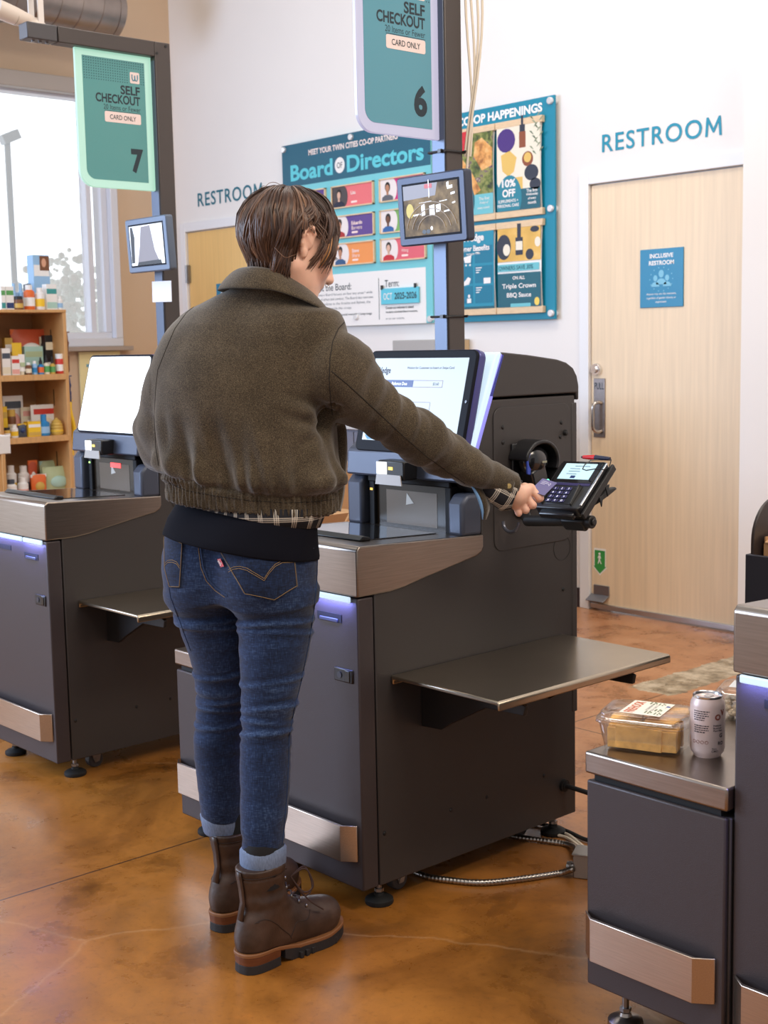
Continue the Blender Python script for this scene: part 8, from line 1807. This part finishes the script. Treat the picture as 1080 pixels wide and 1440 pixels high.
# ---- lace-up boots
leather = M('boot_leather', rgb(66, 47, 37), 0.46, var=0.5, vscale=18, bump=0.5, bscale=70)
welt = M('boot_welt', rgb(128, 82, 46), 0.6); stacked = M('stacked_leather', rgb(104, 56, 28), 0.5, var=0.3, vscale=10, stretch=(1, 1, 14)); solem = M('sole_rubber', rgb(34, 30, 30), 0.7, bump=0.3, bscale=150); lace = M('lace_brown', rgb(58, 38, 32), 0.7)
def boot(loc, yaw):
    """boot space: y = toe direction, origin under the ankle"""
    t = bpy.data.objects.new('boot', None); COL.objects.link(t); t.parent = person; t.location = loc; t.rotation_euler = (0, 0, yaw)
    Fd = Field((-0.09, -0.12, 0.02), (0.09, 0.25, 0.235), 0.0032)
    Fd.stack([(0.040, 0, -0.020, 0.036, 0.045, 0), (0.075, 0, -0.018, 0.040, 0.046, 0), (0.105, 0, -0.006, 0.041, 0.049, 0), (0.125, 0, 0.0, 0.042, 0.050, 0), (0.150, 0, -0.002, 0.044, 0.052, 0), (0.188, 0, -0.004, 0.048, 0.056, 0)], 0.02)
    Fd.cone((0, 0.01, 0.090), (0.0, 0.115, 0.056), 0.043, 0.030, 0.03, sq=((1, 0, 0), 0.92)); Fd.ell((0, 0.135, 0.048), (0.046, 0.062, 0.034), None, 0.03); Fd.ell((0.003, 0.165, 0.047), (0.040, 0.040, 0.032), None, 0.02); Fd.ell((0, -0.022, 0.062), (0.039, 0.043, 0.034), None, 0.02); Fd.ell((0, 0.06, 0.045), (0.038, 0.08, 0.028), None, 0.02)
    Fd.plane_cut((0, 0, 0.031), (0, 0.02, 1), (-0.09, -0.12, 0.021), (0.09, 0.25, 0.06), 0.003) if False else None
    P_, F_ = Fd.mesh(); P_ = relax(P_, F_, 2, 0.5); N_ = vnormals(P_, F_); z_ = P_[:, 2]
    dd = vnoise(P_, (9, 9, 44), 3.0)*0.0075*np.exp(-((z_-0.122)/0.03)**2)+0.0035*vnoise(P_, (8, 8, 16), 9.0)+0.0016*vnoise(P_, (14, 14, 24), 6.0)
    dd += -0.0022*np.exp(-(np.abs(z_-0.172)/0.0022)**2)
    P_ = P_+N_*dd[:, None]; P_[:, 2] = np.maximum(P_[:, 2], 0.022+0.016*smooth01(-P_[:, 1], -0.06, 0.01))
    up_ = to_obj('upper', P_, F_, leather, t)
    def outline(k=1.0, y0=-1, y1=1):
        R_ = [(0.0, -0.068), (0.022, -0.063), (0.036, -0.044), (0.039, -0.015), (0.036, 0.03), (0.037, 0.07), (0.046, 0.115), (0.047, 0.15), (0.038, 0.188), (0.018, 0.207), (0.0, 0.210)]
        R_ = [tuple(p) for p in spline([(x_, y_, 0) for x_, y_ in R_], 4)]; R_ = [(p[0], p[1]) for p in R_]; pts = R_+[(-x_, y_) for x_, y_ in R_[-2:0:-1]]; return [(x_*k, 0.07+(y_-0.07)*(1+(k-1)*0.4)) for x_, y_ in pts if y0 <= y_ <= y1]
    m = MB(); ol = outline(1.06); lft = lambda y_: 0.031 if y_ < 0.0 else (0.031-0.013*min(1, y_/0.07) if y_ < 0.15 else 0.018+0.009*((y_-0.15)/0.06))
    n_ = len(ol); m.add([(x_, y_, lft(y_)) for x_, y_ in ol]+[(x_, y_, lft(y_)+0.007) for x_, y_ in ol], [tuple(range(n_))[::-1], tuple(range(n_, 2*n_))]+[(i, (i+1) % n_, n_+(i+1) % n_, n_+i) for i in range(n_)]); m.build('welt', welt, t, 0.0015)
    m = MB(); fo_ = outline(1.05, 0.02, 1); n_ = len(fo_); sl = lambda y_: 0.012*min(1, max(0, 0.05-y_)/0.03)+(0.0 if y_ < 0.15 else 0.012*((y_-0.15)/0.06)**1.5)
    m.add([(x_, y_, sl(y_)) for x_, y_ in fo_]+[(x_, y_, lft(y_)+0.001) for x_, y_ in fo_], [tuple(range(n_))[::-1], tuple(range(n_, 2*n_))]+[(i, (i+1) % n_, n_+(i+1) % n_, n_+i) for i in range(n_)])
    for yy in np.arange(0.065, 0.19, 0.016): m.box((-0.047*1.02, yy, sl(yy)), (0.047*1.02, yy+0.008, sl(yy)+0.012)) if yy < 0.165 else None
    m.build('outsole', solem, t, 0.001)
    hl = outline(1.04, -1, 0.022); n_ = len(hl)
    for (z0, z1, k0, k1, nm, mt_) in ((0.016, 0.0315, 0.965, 1.0, 'heel_stack', stacked), (0.0, 0.0165, 0.985, 0.965, 'heel_cap', solem)):
        m = MB(); m.add([(x_*k0, -0.022+(y_+0.022)*k0, z0) for x_, y_ in hl]+[(x_*k1, -0.022+(y_+0.022)*k1, z1) for x_, y_ in hl], [tuple(range(n_))[::-1], tuple(range(n_, 2*n_))]+[(i, (i+1) % n_, n_+(i+1) % n_, n_+i) for i in range(n_)]); m.build(nm, mt_, t, 0.001)
    tree = BVHTree.FromPolygons([Vector(p) for p in P_], [tuple(f_) for f_ in F_])
    def near(p, lift): h = tree.find_nearest(Vector(p)); return h[0]+h[1]*lift
    lm = MB(); em = MB()
    rowsL = [(0.058+0.016*k, 0.0) for k in range(7)]
    eye_ = []
    for k in range(7):
        s_ = k/6; yy = 0.098-0.052*min(1, s_*1.5)-0.004*s_; zz_ = 0.078+0.112*s_ if s_ > 0.3 else 0.078+0.11*s_
        L_, R_ = near((-0.018, yy, zz_), 0.002), near((0.018, yy, zz_), 0.002); eye_.append((L_, R_))
        for p in (L_, R_): MB().ball(tuple(p), 0.0032, None, None, 10, 6).build('eyelet', steel_dark, t)
    for k in range(7):
        L_, R_ = eye_[k]; mid = (L_+R_)/2+Vector((0, 0.009, 0.004)); lm.tube([L_, L_*0.6+R_*0.4+Vector((0, 0.009, 0.004)), L_*0.4+R_*0.6+Vector((0, 0.009, 0.004)), R_], 0.0018, 6)
        if k < 6: R2 = eye_[k+1][1]; lm.tube([L_, (L_+R2)/2+Vector((0, 0.012, 0.005)), R2], 0.0018, 6)
    bw = eye_[4][1]+Vector((0.004, 0.012, 0.0))
    for (sx, sy, sz) in ((0.030, 0.040, -0.020), (0.012, 0.050, -0.030)):
        lm.tube(spline([np.array(bw), np.array(bw)+[sx*0.6, sy*0.7, 0.012], np.array(bw)+[sx, sy, sz], np.array(bw)+[sx*0.5, sy*0.6, sz-0.012], np.array(bw)], 5), 0.0016, 6)
    lm.tube(spline([np.array(bw), np.array(bw)+[0.02, 0.03, -0.045], np.array(bw)+[0.025, 0.07, -0.075]], 6), 0.0016, 6)
    lm.build('lace', lace, t)
    m = MB(); bs_ = [near((dx, -0.07, zz_), 0.0022) for zz_ in (0.10, 0.125, 0.15, 0.175, 0.188) for dx in (-0.011, 0.011)]; m.add(bs_, [(2*i, 2*i+1, 2*i+3, 2*i+2) for i in range(4)], True); o_ = m.build('pull_tab', leather, t, sharp=180); s2 = o_.modifiers.new('th', 'SOLIDIFY'); s2.thickness = 0.0028; s2.offset = 1
    sm_ = MB()
    for side in (-1, 1):
        for pts_ in ([(0.05*side, -0.045+0.0*k, 0.098-0.0) for k in range(1)]+[(0.05*side, -0.06+0.02*k, 0.100+0.004*math.sin(k)-0.0018*k*k) for k in range(6)]+[(0.05*side, 0.045, 0.04)], [(0.05*side, 0.045, 0.045), (0.05*side, 0.062, 0.07), (0.045*side, 0.09, 0.068), (0.03*side, 0.105, 0.078)]):
            MB().tube([near(p, 0.0006) for p in spline(pts_, 4)], 0.0008, 5).build('boot_stitching', M('boot_stitch', rgb(40, 26, 20), 0.7), t)
    sm_.tube([near(p, 0.0005) for p in spline([(0.05*math.cos(a_), -0.004+0.06*math.sin(a_), 0.172) for a_ in [2*PI*i/20 for i in range(21)]], 2)], 0.0008, 5)
    sm_.build('boot_stitching', M('boot_stitch', rgb(40, 26, 20), 0.7), t)
    return t
boR = boot(bR, fyaw); boR.scale = (0.96, 1.05, 1.24); boL = dup_tree(boR, person); boL.location = bL; boL.rotation_euler = (0, 0, -math.radians(36))

# ---- the payment card held over the terminal
pA, pB, pC = q(746.6, 685.6, 0.232), q(763, 672.6, 0.268), q(783.6, 679, 0.248)
ux_ = Vector(pC-pB).normalized(); vy_ = Vector(pA-pB); vy_ = (vy_-ux_*vy_.dot(ux_)).normalized(); nn_ = ux_.cross(vy_)
cw, chh = 0.040, 0.072
pcard = thing('payment_card', person_m @ Vector(pB), 'violet payment card held in the shopper\'s fingers over the terminal', 'card')
R3 = person_m.to_3x3(); X_ = (R3 @ ux_); Y_ = (R3 @ vy_); Z_ = X_.cross(Y_)
pcard.matrix_world = Matrix(((X_.x, Y_.x, Z_.x, 0), (X_.y, Y_.y, Z_.y, 0), (X_.z, Y_.z, Z_.z, 0), (0, 0, 0, 1))); pcard.matrix_world.translation = person_m @ Vector(pB)
lw = (Vector(pC)-Vector(pB)).length
CWd, CHd = max(0.036, lw), 0.066
MB().fprism(rrect(CWd, CHd, 0.003, 4, CWd/2, CHd/2), (0, 0, -0.0004), (1, 0, 0), (0, 1, 0), (0, 0, 1), 0.0008).build('card_blank', M('card_violet', rgb(84, 78, 134), 0.35), pcard)
m = MB()
for sgn in (1, -1):
    for i, (v_, w_) in enumerate(((0.010, 0.016), (0.016, 0.020), (0.022, 0.012))):
        x0 = 0.006; m.box((x0, v_, sgn*0.0006-0.0002), (x0+w_, v_+0.0016, sgn*0.0006+0.0002))
    for i in range(4): m.box((0.026+0.0022*(i % 2), 0.012+0.0035*i, sgn*0.0006-0.0002), (0.030, 0.0138+0.0035*i, sgn*0.0006+0.0002))
m.build('card_print', M('card_pale', rgb(206, 202, 224), 0.4), pcard)
